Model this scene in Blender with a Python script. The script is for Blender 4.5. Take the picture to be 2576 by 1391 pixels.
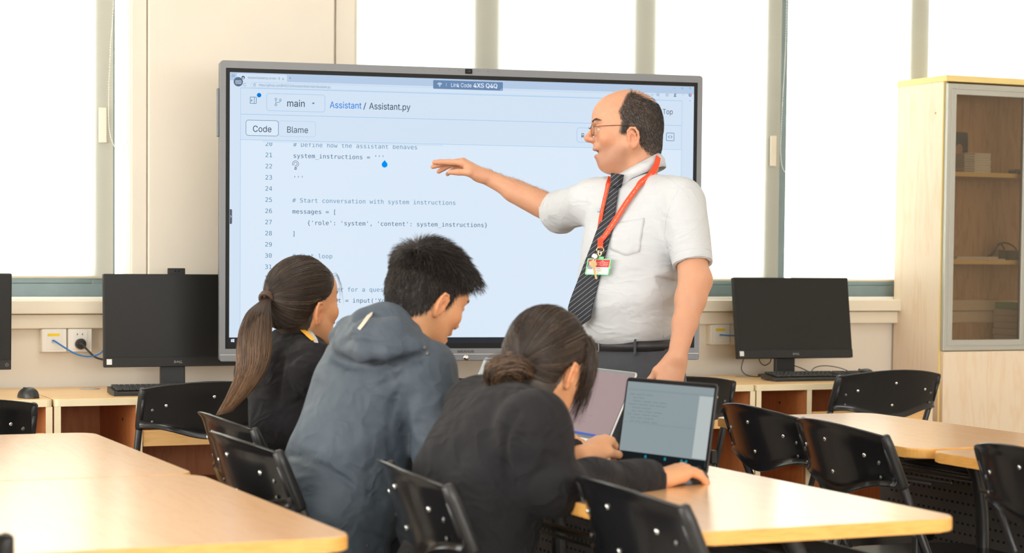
import bpy, bmesh, math, random
import numpy as np
from mathutils import Vector, Matrix, Euler

for _o in list(bpy.data.objects):
    bpy.data.objects.remove(_o)
scene = bpy.context.scene
COL = scene.collection
R = math.radians

# ------------------------------------------------------------------ camera
FPX, IW, IH = 5000.0, 2576.0, 1391.0      # focal length in pixels of the 2576 x 1391 frame
PPY = 870.0                               # optical axis row: the photo is the upper part of a taller frame
YAW, PITCH, ROLL, EYE = R(24.0), math.atan(230 / 5000), R(0.54), 1.25
_f0 = Vector((math.sin(YAW) * math.cos(PITCH), math.cos(YAW) * math.cos(PITCH), -math.sin(PITCH)))
_r0 = Vector((math.cos(YAW), -math.sin(YAW), 0))
_u0 = _r0.cross(_f0)
_r = _r0 * math.cos(ROLL) + _u0 * math.sin(ROLL)
_u = -_r0 * math.sin(ROLL) + _u0 * math.cos(ROLL)
cam_d = bpy.data.cameras.new('camera')
cam = bpy.data.objects.new('camera', cam_d)
COL.objects.link(cam)
cm = Matrix((_r, _u, -_f0)).transposed().to_4x4()
cm.translation = (0, 0, EYE)
cam.matrix_world = cm
cam_d.sensor_fit = 'HORIZONTAL'
cam_d.sensor_width = 36
cam_d.lens = FPX / IW * 36
cam_d.shift_y = (PPY - IH / 2) / IW
cam_d.clip_start = 0.05
cam_d.dof.use_dof = True
cam_d.dof.focus_distance = 6.3
cam_d.dof.aperture_fstop = 4.5
scene.camera = cam


def at(x, y, d):
    """world point seen at photo pixel (x, y) at distance d along the optical axis"""
    return Vector((0, 0, EYE)) + (_f0 + _r * ((x - IW / 2) / FPX) - _u * ((y - PPY) / FPX)) * d


# ------------------------------------------------------------------ world, exposure, lights
scene.view_settings.view_transform = 'Standard'
scene.view_settings.look = 'None'
scene.view_settings.exposure = 0.0
scene.view_settings.gamma = 1.0
scene.view_settings.use_curve_mapping = False
w = bpy.data.worlds.new('sky')
scene.world = w
w.use_nodes = True
bg = w.node_tree.nodes['Background']
bg.inputs[0].default_value = (1.0, 0.99, 0.96, 1)
bg.inputs[1].default_value = 10.3
scene.cycles.max_bounces = 8
scene.cycles.diffuse_bounces = 4
scene.cycles.glossy_bounces = 3
scene.cycles.transmission_bounces = 5
scene.cycles.transparent_max_bounces = 8
scene.cycles.caustics_reflective = False
scene.cycles.caustics_refractive = False
scene.cycles.sample_clamp_indirect = 6.0
LAMP = 5.5            # radiance of the ceiling panels
LAMP_COL = (1.0, 0.965, 0.92)


# ------------------------------------------------------------------ materials
def srgb(r, g, b):
    f = lambda c: (c / 255 / 12.92) if c / 255 <= 0.04045 else ((c / 255 + 0.055) / 1.055) ** 2.4
    return (f(r), f(g), f(b))


def node(nt, t, **k):
    n = nt.nodes.new(t)
    for a, v in k.items():
        setattr(n, a, v)
    return n


def mat(name, col=(0.8, 0.8, 0.8), rough=0.5, metal=0.0, spec=0.5, bump=0.0, bscale=200.0, var=0.0, vscale=6.0,
        emis=None, estr=0.0, coat=0.0, sheen=0.0, sss=0.0, trans=0.0, stretch=None, attr=None, rvar=0.0):
    m = bpy.data.materials.new(name)
    m.use_nodes = True
    nt = m.node_tree
    b = nt.nodes['Principled BSDF']
    b.inputs['Base Color'].default_value = (*col, 1)
    b.inputs['Roughness'].default_value = rough
    b.inputs['Metallic'].default_value = metal
    b.inputs['Specular IOR Level'].default_value = spec
    b.inputs['Coat Weight'].default_value = coat
    b.inputs['Coat Roughness'].default_value = 0.08
    b.inputs['Sheen Weight'].default_value = sheen
    b.inputs['Transmission Weight'].default_value = trans
    if sss:
        b.inputs['Subsurface Weight'].default_value = sss
        b.inputs['Subsurface Radius'].default_value = (0.012, 0.005, 0.003)
        b.inputs['Subsurface Scale'].default_value = 1.0
    if emis:
        b.inputs['Emission Color'].default_value = (*emis, 1)
        b.inputs['Emission Strength'].default_value = estr
    if bump or var or attr:
        tc = node(nt, 'ShaderNodeTexCoord')
        mp = node(nt, 'ShaderNodeMapping')
        nt.links.new(tc.outputs['Object'], mp.inputs[0])
        if stretch:
            mp.inputs['Scale'].default_value = stretch
    src = None
    if attr:
        a = node(nt, 'ShaderNodeAttribute', attribute_name=attr)
        src = a.outputs['Color']
        nt.links.new(src, b.inputs['Base Color'])
    if var:
        n = node(nt, 'ShaderNodeTexNoise')
        n.inputs['Scale'].default_value = vscale
        n.inputs['Detail'].default_value = 6
        nt.links.new(mp.outputs[0], n.inputs['Vector'])
        mr = node(nt, 'ShaderNodeMapRange')
        mr.inputs['From Min'].default_value = 0.25
        mr.inputs['From Max'].default_value = 0.75
        mr.inputs['To Min'].default_value = 1 - var
        mr.inputs['To Max'].default_value = 1 + var * 0.6
        nt.links.new(n.outputs[0], mr.inputs[0])
        mx = node(nt, 'ShaderNodeMix', data_type='RGBA', blend_type='MULTIPLY')
        mx.inputs['Factor'].default_value = 1
        if src:
            nt.links.new(src, mx.inputs[6])
        else:
            mx.inputs[6].default_value = (*col, 1)
        nt.links.new(mr.outputs[0], mx.inputs[7])
        nt.links.new(mx.outputs[2], b.inputs['Base Color'])
        if rvar:
            rr = node(nt, 'ShaderNodeMapRange')
            rr.inputs['To Min'].default_value = rough - rvar
            rr.inputs['To Max'].default_value = rough + rvar
            nt.links.new(n.outputs[0], rr.inputs[0])
            nt.links.new(rr.outputs[0], b.inputs['Roughness'])
    if bump:
        n2 = node(nt, 'ShaderNodeTexNoise')
        n2.inputs['Scale'].default_value = bscale
        n2.inputs['Detail'].default_value = 3
        nt.links.new(mp.outputs[0], n2.inputs['Vector'])
        bp = node(nt, 'ShaderNodeBump')
        bp.inputs['Strength'].default_value = bump
        bp.inputs['Distance'].default_value = 0.002
        nt.links.new(n2.outputs[0], bp.inputs['Height'])
        nt.links.new(bp.outputs[0], b.inputs['Normal'])
    return m


def wood(name, c1, c2, scale=(1, 1, 1), rough=0.35, dens=9.0, coat=0.0, spec=0.5):
    """laminate: long soft grain lines and a few cathedral arches"""
    m = bpy.data.materials.new(name)
    m.use_nodes = True
    nt = m.node_tree
    b = nt.nodes['Principled BSDF']
    tc = node(nt, 'ShaderNodeTexCoord')
    mp = node(nt, 'ShaderNodeMapping')
    mp.inputs['Scale'].default_value = scale
    nt.links.new(tc.outputs['Object'], mp.inputs[0])
    n = node(nt, 'ShaderNodeTexNoise')
    n.inputs['Scale'].default_value = 2.2
    n.inputs['Detail'].default_value = 3
    n.inputs['Distortion'].default_value = 0.6
    nt.links.new(mp.outputs[0], n.inputs['Vector'])
    ml = node(nt, 'ShaderNodeMath', operation='MULTIPLY')
    ml.inputs[1].default_value = dens
    nt.links.new(n.outputs[0], ml.inputs[0])
    fr = node(nt, 'ShaderNodeMath', operation='PINGPONG')
    fr.inputs[1].default_value = 0.5
    nt.links.new(ml.outputs[0], fr.inputs[0])
    n3 = node(nt, 'ShaderNodeTexNoise')
    n3.inputs['Scale'].default_value = 14
    n3.inputs['Detail'].default_value = 5
    nt.links.new(mp.outputs[0], n3.inputs['Vector'])
    ad = node(nt, 'ShaderNodeMath', operation='MULTIPLY_ADD')
    ad.inputs[1].default_value = 1.1
    nt.links.new(fr.outputs[0], ad.inputs[0])
    nt.links.new(n3.outputs[0], ad.inputs[2])
    cr = node(nt, 'ShaderNodeValToRGB')
    cr.color_ramp.elements[0].position = 0.35
    cr.color_ramp.elements[0].color = (*c2, 1)
    cr.color_ramp.elements[1].position = 0.85
    cr.color_ramp.elements[1].color = (*c1, 1)
    nt.links.new(ad.outputs[0], cr.inputs[0])
    nt.links.new(cr.outputs[0], b.inputs['Base Color'])
    b.inputs['Roughness'].default_value = rough
    b.inputs['Coat Weight'].default_value = coat
    b.inputs['Coat Roughness'].default_value = 0.22
    b.inputs['Specular IOR Level'].default_value = spec
    return m


def emit(name, col, s=1.0):
    m = bpy.data.materials.new(name)
    m.use_nodes = True
    nt = m.node_tree
    nt.nodes.remove(nt.nodes['Principled BSDF'])
    e = node(nt, 'ShaderNodeEmission')
    e.inputs[0].default_value = (*col, 1)
    e.inputs[1].default_value = s
    nt.links.new(e.outputs[0], nt.nodes['Material Output'].inputs[0])
    return m


def screen_glass(name, col, s, rough=0.35, spec=0.06):
    """a lit display: emission under a faintly glossy front"""
    return mat(name, (0.01, 0.01, 0.012), rough, spec=spec, emis=col, estr=s)


def blind_mat(name):
    m = bpy.data.materials.new(name)
    m.use_nodes = True
    nt = m.node_tree
    nt.nodes.remove(nt.nodes['Principled BSDF'])
    d = node(nt, 'ShaderNodeBsdfDiffuse')
    t = node(nt, 'ShaderNodeBsdfTranslucent')
    mx = node(nt, 'ShaderNodeMixShader')
    tc = node(nt, 'ShaderNodeTexCoord')
    wv = node(nt, 'ShaderNodeTexNoise')
    wv.inputs['Scale'].default_value = 90
    mp = node(nt, 'ShaderNodeMapping')
    mp.inputs['Scale'].default_value = (0.15, 1, 6)
    nt.links.new(tc.outputs['Object'], mp.inputs[0])
    nt.links.new(mp.outputs[0], wv.inputs['Vector'])
    cr = node(nt, 'ShaderNodeValToRGB')
    cr.color_ramp.elements[0].color = (*srgb(228, 222, 205), 1)
    cr.color_ramp.elements[1].color = (*srgb(240, 235, 220), 1)
    nt.links.new(wv.outputs[0], cr.inputs[0])
    nt.links.new(cr.outputs[0], d.inputs[0])
    t.inputs[0].default_value = (0.88, 0.87, 0.83, 1)
    mx.inputs[0].default_value = 0.5
    nt.links.new(d.outputs[0], mx.inputs[1])
    nt.links.new(t.outputs[0], mx.inputs[2])
    nt.links.new(mx.outputs[0], nt.nodes['Material Output'].inputs[0])
    return m


def pane_mat(name, tint, gl):
    m = bpy.data.materials.new(name)
    m.use_nodes = True
    nt = m.node_tree
    nt.nodes.remove(nt.nodes['Principled BSDF'])
    t = node(nt, 'ShaderNodeBsdfTransparent')
    t.inputs[0].default_value = (*tint, 1)
    g = node(nt, 'ShaderNodeBsdfGlossy')
    g.inputs['Roughness'].default_value = 0.03
    fz = node(nt, 'ShaderNodeFresnel')
    ml = node(nt, 'ShaderNodeMath', operation='MULTIPLY')
    ml.inputs[1].default_value = gl
    nt.links.new(fz.outputs[0], ml.inputs[0])
    mx = node(nt, 'ShaderNodeMixShader')
    nt.links.new(ml.outputs[0], mx.inputs[0])
    nt.links.new(t.outputs[0], mx.inputs[1])
    nt.links.new(g.outputs[0], mx.inputs[2])
    nt.links.new(mx.outputs[0], nt.nodes['Material Output'].inputs[0])
    return m


M = {}
M['wall'] = mat('wall paint', srgb(233, 224, 209), 0.75, var=0.03, vscale=3, bump=0.05, bscale=300)
M['wall_low'] = mat('wall paint lower', srgb(238, 226, 214), 0.7, var=0.03, vscale=3, bump=0.05, bscale=300)
M['trunk'] = mat('trunking plastic', srgb(236, 226, 206), 0.45)
M['white'] = mat('white plastic', srgb(240, 236, 228), 0.4)
M['ceil'] = mat('ceiling', srgb(242, 242, 238), 0.9, bump=0.05, bscale=400)
M['floor'] = mat('floor tile', srgb(172, 162, 150), 0.35, var=0.06, vscale=5)
M['teal'] = mat('painted window aluminium', srgb(128, 146, 148), 0.4, var=0.08, vscale=20)
M['reveal'] = mat('window reveal', srgb(236, 234, 226), 0.6)
M['blind'] = blind_mat('roller blind fabric')
M['pane'] = pane_mat('window pane', (0.93, 0.96, 0.95), 0.8)
M['cabglass'] = pane_mat('cabinet glass', (0.82, 0.76, 0.68), 0.9)
M['table'] = wood('table beech laminate', srgb(234, 184, 130), srgb(226, 170, 114), (9, 1.1, 9), 0.30, 5, coat=0.7, spec=0.7)
M['tedge'] = wood('table edge band', srgb(236, 178, 96), srgb(226, 160, 78), (3, 3, 30), 0.4, 5)
M['desk'] = wood('desk laminate', srgb(240, 200, 146), srgb(234, 190, 132), (1.1, 9, 9), 0.32, 5)
M['cream'] = mat('cream edging', srgb(236, 220, 184), 0.45, var=0.05, vscale=15)
M['carcass'] = wood('desk carcass', srgb(206, 132, 80), srgb(192, 116, 64), (9, 9, 1.0), 0.45, 5)
M['drawer'] = wood('drawer front', srgb(240, 192, 128), srgb(228, 174, 106), (1.2, 9, 14), 0.4, 6)
M['cab'] = wood('maple laminate', srgb(240, 220, 194), srgb(234, 208, 176), (5, 5, 0.7), 0.4, 5)
M['cabedge'] = mat('yellow edging', srgb(238, 212, 142), 0.45)
M['cabin'] = wood('cabinet back', srgb(214, 184, 148), srgb(196, 160, 122), (6, 6, 0.9), 0.5, 7)
M['alu'] = mat('brushed aluminium', srgb(190, 190, 184), 0.42, metal=0.55)
M['silver'] = mat('silver frame', srgb(122, 124, 128), 0.5, metal=0.25)
M['chrome'] = mat('chrome', (0.8, 0.8, 0.78), 0.15, metal=1)
M['brass'] = mat('pale brass', srgb(226, 200, 150), 0.25, metal=0.85)
M['black'] = mat('black gloss plastic', (0.009, 0.009, 0.010), 0.18, spec=0.45, coat=0.05)
M['blackm'] = mat('black satin plastic', (0.018, 0.018, 0.019), 0.38)
M['blacksteel'] = mat('black steel', (0.02, 0.02, 0.022), 0.35)
M['greysteel'] = mat('grey steel', (0.16, 0.16, 0.16), 0.35, metal=0.7)
M['perf'] = mat('modesty panel steel', (0.075, 0.077, 0.08), 0.45)
M['hole'] = mat('punched hole', (0.004, 0.004, 0.004), 0.8)
M['monitor'] = mat('monitor plastic', (0.018, 0.017, 0.017), 0.5, spec=0.35)
M['panel'] = mat('dark matt screen', (0.014, 0.0135, 0.0125), 0.42, spec=0.28)
M['key'] = mat('key cap', (0.03, 0.03, 0.031), 0.45)
M['bezel'] = mat('black bezel', (0.014, 0.014, 0.014), 0.4, spec=0.12)
M['logo'] = mat('grey print', srgb(150, 150, 150), 0.5)
M['ink'] = mat('dark print', (0.03, 0.03, 0.032), 0.6)
M['yellow'] = mat('yellow label', srgb(250, 214, 20), 0.5)
M['sticker'] = mat('white sticker', srgb(225, 228, 230), 0.4)
M['bluecable'] = mat('blue cable', srgb(28, 120, 200), 0.4)
M['blackcable'] = mat('black cable', (0.02, 0.02, 0.02), 0.4)
M['paper'] = mat('paper', srgb(236, 236, 230), 0.7)
M['navy'] = mat('navy card', srgb(66, 74, 94), 0.6)
M['green'] = mat('green cover', srgb(120, 190, 120), 0.6)


# ------------------------------------------------------------------ mesh builder
class MB:
    def __init__(s):
        s.bm = bmesh.new()
        s.slot = 0

    def _mat(s, faces):
        for f in faces:
            f.material_index = s.slot

    def box(s, c, size, bev=0.0, m=None, seg=2):
        mx = Matrix.LocRotScale(Vector(c), None, Vector(size))
        if m is not None:
            mx = m @ mx
        r = bmesh.ops.create_cube(s.bm, size=1.0, matrix=mx)
        vs = r['verts']
        fs = {f for v in vs for f in v.link_faces}
        s._mat(fs)
        if bev:
            es = list({e for v in vs for e in v.link_edges})
            r2 = bmesh.ops.bevel(s.bm, geom=es, offset=bev, segments=seg, affect='EDGES', profile=0.5)
            s._mat(r2['faces'])
        return s

    def tube(s, pts, r, n=10, closed=False, caps=True):
        pts = [Vector(p) for p in pts]
        k = len(pts)
        rs = r if hasattr(r, '__len__') else [r] * k
        rings = []
        prev = None
        for i, p in enumerate(pts):
            a = pts[i - 1] if (i or closed) else p
            b = pts[(i + 1) % k] if (i < k - 1 or closed) else p
            t = (b - a)
            t = t.normalized() if t.length > 1e-9 else Vector((0, 0, 1))
            if prev is None:
                x = t.orthogonal().normalized()
            else:
                x = prev - t * prev.dot(t)
                x = x.normalized() if x.length > 1e-6 else t.orthogonal().normalized()
            prev = x
            y = t.cross(x)
            rings.append([s.bm.verts.new(p + (x * math.cos(q) + y * math.sin(q)) * rs[i]) for q in (2 * math.pi * j / n for j in range(n))])
        fs = []
        for i in range(k if closed else k - 1):
            A, B = rings[i], rings[(i + 1) % k]
            for j in range(n):
                fs.append(s.bm.faces.new((A[j], A[(j + 1) % n], B[(j + 1) % n], B[j])))
        if caps and not closed:
            fs.append(s.bm.faces.new(rings[0][::-1]))
            fs.append(s.bm.faces.new(rings[-1]))
        for f in fs:
            f.smooth = True
        s._mat(fs)
        return s

    def cyl(s, a, b, r, n=16, r2=None):
        return s.tube([a, b], [r, r if r2 is None else r2], n)

    def lathe(s, prof, m=None, n=24):
        m = m or Matrix.Identity(4)
        rings = []
        for (r, z) in prof:
            rings.append([s.bm.verts.new(m @ Vector((max(r, 1e-5) * math.cos(2 * math.pi * j / n), max(r, 1e-5) * math.sin(2 * math.pi * j / n), z))) for j in range(n)])
        fs = []
        for A, B in zip(rings, rings[1:]):
            for j in range(n):
                fs.append(s.bm.faces.new((A[j], A[(j + 1) % n], B[(j + 1) % n], B[j])))
        fs.append(s.bm.faces.new(rings[0][::-1]))
        fs.append(s.bm.faces.new(rings[-1]))
        for f in fs:
            f.smooth = True
        s._mat(fs)
        return s

    def prism(s, poly, z0, z1, m=None, bev=0.0):
        """closed 2-D outline (x, y) raised from z0 to z1"""
        m = m or Matrix.Identity(4)
        A = [s.bm.verts.new(m @ Vector((x, y, z0))) for x, y in poly]
        B = [s.bm.verts.new(m @ Vector((x, y, z1))) for x, y in poly]
        n = len(poly)
        top, bot = s.bm.faces.new(B), s.bm.faces.new(A[::-1])
        fs = [top, bot]
        for j in range(n):
            fs.append(s.bm.faces.new((A[j], A[(j + 1) % n], B[(j + 1) % n], B[j])))
        s._mat(fs)
        if bev:
            es = list(top.edges) + list(bot.edges)
            r2 = bmesh.ops.bevel(s.bm, geom=es, offset=bev, segments=2, affect='EDGES', profile=0.5)
            s._mat(r2['faces'])
        return s

    def sheet(s, grid, smooth=True, closed_u=False):
        """grid[i][j] of points"""
        V = [[s.bm.verts.new(Vector(p)) for p in row] for row in grid]
        fs = []
        nu = len(V)
        for i in range(nu if closed_u else nu - 1):
            A, B = V[i], V[(i + 1) % nu]
            for j in range(len(A) - 1):
                fs.append(s.bm.faces.new((A[j], A[j + 1], B[j + 1], B[j])))
        for f in fs:
            f.smooth = smooth
        s._mat(fs)
        return s

    def flat(s, verts2, faces, m):
        V = [s.bm.verts.new(m @ Vector((x, y, 0))) for x, y in verts2]
        fs = []
        for f in faces:
            try:
                fs.append(s.bm.faces.new([V[i] for i in f]))
            except ValueError:
                pass
        s._mat(fs)
        return s

    def build(s, name, m, parent=None, thick=0.0, sub=0, smooth_angle=None):
        me = bpy.data.meshes.new(name)
        bmesh.ops.recalc_face_normals(s.bm, faces=s.bm.faces)
        s.bm.to_mesh(me)
        s.bm.free()
        for x in (m if isinstance(m, (list, tuple)) else [m]):
            me.materials.append(x)
        o = bpy.data.objects.new(name, me)
        COL.objects.link(o)
        if parent is not None:
            o.parent = parent
        if thick:
            md = o.modifiers.new('solid', 'SOLIDIFY')
            md.thickness = thick
            md.offset = 0
        if sub:
            md = o.modifiers.new('sub', 'SUBSURF')
            md.levels = md.render_levels = sub
        if smooth_angle:
            me.polygons.foreach_set('use_smooth', [True] * len(me.polygons))
            me.set_sharp_from_angle(angle=R(smooth_angle))
        return o


def thing(name, label, cat, loc=(0, 0, 0), rz=0.0, group=None):
    o = bpy.data.objects.new(name, None)
    o.empty_display_size = 0.1
    COL.objects.link(o)
    o.location = loc
    o.rotation_euler = (0, 0, rz)
    return tag(o, label, cat, group)


def tag(o, label, cat, group=None):
    o['label'] = label
    o['category'] = cat
    if group:
        o['group'] = group
    return o


def struct(o):
    o['kind'] = 'structure'
    return o


def dup(root, label, loc=None, rz=None):
    r = root.copy()
    COL.objects.link(r)
    if loc is not None:
        r.location = loc
    if rz is not None:
        r.rotation_euler = (0, 0, rz)
    r['label'] = label
    for ch in list(root.children):
        c = ch.copy()
        COL.objects.link(c)
        c.parent = r
        for g in list(ch.children):
            d = g.copy()
            COL.objects.link(d)
            d.parent = c
    return r


def rrect(x0, x1, y0, y1, r, n=6, corners=(1, 1, 1, 1)):
    """rounded rectangle outline, corner flags from lower left, counter-clockwise"""
    out = []
    for k, (cx, cy, a0) in enumerate(((x0, y0, 180), (x1, y0, 270), (x1, y1, 0), (x0, y1, 90))):
        rr = r if corners[k] else 0.0015
        px = cx + (rr if cx == x0 else -rr)
        py = cy + (rr if cy == y0 else -rr)
        for j in range(n + 1):
            a = R(a0 + 90 * j / n)
            out.append((px + rr * math.cos(a), py + rr * math.sin(a)))
    return out


def spline(pts, n=8):
    """Catmull-Rom through pts"""
    P = [Vector(p) for p in pts]
    P = [P[0] * 2 - P[1]] + P + [P[-1] * 2 - P[-2]]
    out = []
    for i in range(1, len(P) - 2):
        a, b, c, d = P[i - 1:i + 3]
        for j in range(n):
            t = j / n
            out.append(0.5 * ((2 * b) + (c - a) * t + (2 * a - 5 * b + 4 * c - d) * t * t + (3 * b - a - 3 * c + d) * t ** 3))
    out.append(P[-2])
    return out


# ------------------------------------------------------------------ lettering
def _font(fn):
    import os
    for base in (bpy.utils.resource_path('LOCAL'), bpy.utils.system_resource('DATAFILES')):
        for sub in ('datafiles/fonts', 'fonts'):
            p = os.path.join(base or '', sub, fn)
            if os.path.exists(p):
                try:
                    return bpy.data.fonts.load(p)
                except Exception:
                    pass
    return None


FONT = {'mono': _font('DejaVuSansMono.woff2'), 'sans': _font('Inter.woff2')}
_glyph = {}


def text2d(s, font='sans', bold=0.0):
    """(verts, faces, width) of one line of lettering at size 1, left-aligned on its baseline"""
    k = (s, font, bold)
    if k not in _glyph:
        cu = bpy.data.curves.new('lettering', 'FONT')
        cu.body = s
        if FONT.get(font):
            cu.font = FONT[font]
        cu.resolution_u = 3
        cu.offset = bold
        o = bpy.data.objects.new('lettering', cu)
        COL.objects.link(o)
        dg = bpy.context.evaluated_depsgraph_get()
        me = o.evaluated_get(dg).to_mesh()
        vs = [(v.co.x, v.co.y) for v in me.vertices]
        fs = [tuple(p.vertices) for p in me.polygons]
        o.evaluated_get(dg).to_mesh_clear()
        bpy.data.objects.remove(o)
        bpy.data.curves.remove(cu)
        _glyph[k] = (vs, fs)
    vs, fs = _glyph[k]
    xs = [v[0] for v in vs] or [0]
    return vs, fs, min(xs), max(xs)


def cap_h(font):
    k = ('cap', font)
    if k not in _glyph:
        _glyph[k] = max(v[1] for v in text2d('H', font)[0])
    return _glyph[k]


def write(mb, s, x, y, m, width=None, size=None, font='sans', bold=0.0, height=None):
    """letter s from x on baseline y of plane m; width and cap height stretch it to fit"""
    vs, fs, a, b = text2d(s, font, bold)
    sx = width / (b - a) if width else size
    sy = (height / cap_h(font)) if height else (size or sx)
    mb.flat([(x + (px - a) * sx, y + py * sy) for px, py in vs], fs, m)


def write_mono(mb, s, x, y, adv, cap, m, squeeze=1.04):
    em = cap / cap_h('mono')
    for i, c in enumerate(s):
        if c == ' ':
            continue
        vs, fs, a, b = text2d(c, 'mono')
        mb.flat([(x + i * adv + px * em * squeeze, y + py * em) for px, py in vs], fs, m)

# ================================================================== the room
WY = 7.35                       # inner face of the window wall
X0, X1, Y0, ZC = -3.4, 6.9, -3.0, 3.0
b = MB(); b.box(((X0 + X1) / 2, (Y0 + WY) / 2, -0.05), (X1 - X0 + 0.6, WY - Y0 + 0.6, 0.1)); struct(b.build('floor', M['floor']))
b = MB(); b.box(((X0 + X1) / 2, (Y0 + WY) / 2, ZC + 0.05), (X1 - X0 + 0.6, WY - Y0 + 0.6, 0.1)); struct(b.build('ceiling', M['ceil']))
b = MB(); b.box((X1 + 0.1, (Y0 + WY) / 2, ZC / 2), (0.2, WY - Y0, ZC)); struct(b.build('wall_right', M['wall']))
# wall behind the photographer, with one long unseen window added for frontal light
FW = (-1.6, 5.4, 0.95, 2.6)
b = MB()
b.box(((X0 + X1) / 2, Y0 - 0.1, FW[2] / 2), (X1 - X0 + 0.4, 0.2, FW[2]))
b.box(((X0 + X1) / 2, Y0 - 0.1, (FW[3] + ZC) / 2), (X1 - X0 + 0.4, 0.2, ZC - FW[3]))
for a, c in ((X0 - 0.2, FW[0]), (FW[1], X1 + 0.2)):
    b.box(((a + c) / 2, Y0 - 0.1, (FW[2] + FW[3]) / 2), (c - a, 0.2, FW[3] - FW[2]))
struct(b.build('wall_front', M['wall']))
b = MB()
for z in (FW[2] + 0.025, FW[3] - 0.025):
    b.box(((FW[0] + FW[1]) / 2, Y0 - 0.1, z), (FW[1] - FW[0], 0.06, 0.05))
for k in range(6):
    b.box((FW[0] + 0.025 + k * (FW[1] - FW[0] - 0.05) / 5, Y0 - 0.1, (FW[2] + FW[3]) / 2), (0.05, 0.06, FW[3] - FW[2]))
struct(b.build('window_3', M['teal']))
# left wall, with a row of uncovered windows
LW = (0.6, 6.4, 0.95, 2.6)
b = MB()
b.box((X0 - 0.1, (Y0 + WY) / 2, LW[2] / 2), (0.2, WY - Y0, LW[2]))
b.box((X0 - 0.1, (Y0 + WY) / 2, (LW[3] + ZC) / 2), (0.2, WY - Y0, ZC - LW[3]))
for a, c in ((Y0, LW[0]), (LW[1], WY)):
    b.box((X0 - 0.1, (a + c) / 2, (LW[2] + LW[3]) / 2), (0.2, c - a, LW[3] - LW[2]))
struct(b.build('wall_left', M['wall']))
b = MB()
for z in (LW[2] + 0.025, LW[3] - 0.025):
    b.box((X0 - 0.1, (LW[0] + LW[1]) / 2, z), (0.06, LW[1] - LW[0], 0.05))
for k in range(6):
    b.box((X0 - 0.1, LW[0] + 0.025 + k * (LW[1] - LW[0] - 0.05) / 5, (LW[2] + LW[3]) / 2), (0.06, 0.05, LW[3] - LW[2]))
struct(b.build('window_4', M['teal']))


def portal(wd, ht, loc, rz):
    """tells the renderer that sky light comes in through this opening"""
    ld = bpy.data.lights.new('window_portal', 'AREA')
    ld.shape = 'RECTANGLE'; ld.size = wd; ld.size_y = ht
    ld.cycles.is_portal = True
    o = bpy.data.objects.new('window_portal', ld); COL.objects.link(o)
    o.location = loc; o.rotation_euler = (R(90), 0, rz)


portal(FW[1] - FW[0], FW[3] - FW[2], ((FW[0] + FW[1]) / 2, Y0 - 0.2, (FW[2] + FW[3]) / 2), 0)
portal(LW[1] - LW[0], LW[3] - LW[2], (X0 - 0.2, (LW[0] + LW[1]) / 2, (LW[2] + LW[3]) / 2), R(-90))
SILL, HEAD, WT = 1.066, 2.85, 0.24     # window sill and head heights, wall thickness
WIN = [(-2.6, 1.712), (2.598, 6.75)]
b = MB()
b.box(((X0 + X1) / 2, WY + WT / 2, SILL / 2), (X1 - X0 + 0.4, WT, SILL))
b.box(((X0 + X1) / 2, WY + WT / 2, (HEAD + ZC) / 2), (X1 - X0 + 0.4, WT, ZC - HEAD))
for a, c in ((X0 - 0.2, WIN[0][0]), (WIN[0][1], WIN[1][0]), (WIN[1][1], X1 + 0.2)):
    b.box(((a + c) / 2, WY + WT / 2, (SILL + HEAD) / 2), (c - a, WT, HEAD - SILL))
struct(b.build('wall_back', M['wall']))
for a, c in WIN:
    portal(c - a, HEAD - SILL, ((a + c) / 2, WY + WT, (SILL + HEAD) / 2), R(180))
# pillar facing between the windows: a shallow boxed casing with a shadow joint
b = MB(); b.box(((1.775 + 2.500) / 2, WY - 0.012, (1.08 + ZC) / 2), (0.725, 0.024, ZC - 1.08), 0.004); struct(b.build('trim_1', M['wall']))
b = MB(); b.box((2.549, WY - 0.007, (1.08 + ZC) / 2), (0.078, 0.014, ZC - 1.08), 0.003); struct(b.build('trim_2', M['wall']))
b = MB(); b.box((1.742, WY - 0.007, (1.08 + ZC) / 2), (0.056, 0.014, ZC - 1.08), 0.003); struct(b.build('trim_3', M['wall']))
# sill board and the trunking under it
b = MB(); b.box(((X0 + X1) / 2, WY - 0.02, 1.0425), (X1 - X0, 0.10, 0.049), 0.004); struct(b.build('trim_4', M['trunk']))
b = MB(); b.box(((X0 + X1) / 2, WY - 0.022, 0.9895), (X1 - X0, 0.044, 0.052), 0.004); struct(b.build('trim_5', M['trunk']))
b = MB(); b.box(((X0 + X1) / 2, WY - 0.008, 0.05), (X1 - X0, 0.016, 0.1), 0.003); struct(b.build('baseboard_back', M['trunk']))
# windows: frames, sashes, panes
SASH = {0: [(-2.58, -2.46), (-1.25, -1.15), (0.08, 0.2), (1.585, 1.672)], 1: [(2.6, 2.625), (3.112, 3.232), (3.835, 3.947), (4.475, 4.598), (5.215, 5.325), (5.95, 6.06), (6.65, 6.75)]}
for k, (a, c) in enumerate(WIN):
    b = MB()
    y = WY + 0.10
    b.box(((a + c) / 2, y, SILL + 0.03), (c - a, 0.07, 0.06), 0.003)
    b.box(((a + c) / 2, y, SILL + 0.075), (c - a, 0.045, 0.03), 0.003)
    b.box(((a + c) / 2, y, HEAD - 0.03), (c - a, 0.07, 0.06), 0.003)
    for s0, s1 in SASH[k]:
        b.box(((s0 + s1) / 2, y, (SILL + HEAD) / 2), (s1 - s0, 0.06, HEAD - SILL), 0.004)
    f = struct(b.build('window_%d' % (k + 1), M['teal']))
    p = MB(); p.box(((a + c) / 2, y + 0.012, (SILL + HEAD) / 2), (c - a, 0.006, HEAD - SILL)); p.build('pane', M['pane'], f)
    s = MB(); s.box(((a + c) / 2, WY + 0.03, SILL + 0.006), (c - a, 0.06, 0.012), 0.003); s.build('sill', M['reveal'], f)


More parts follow.
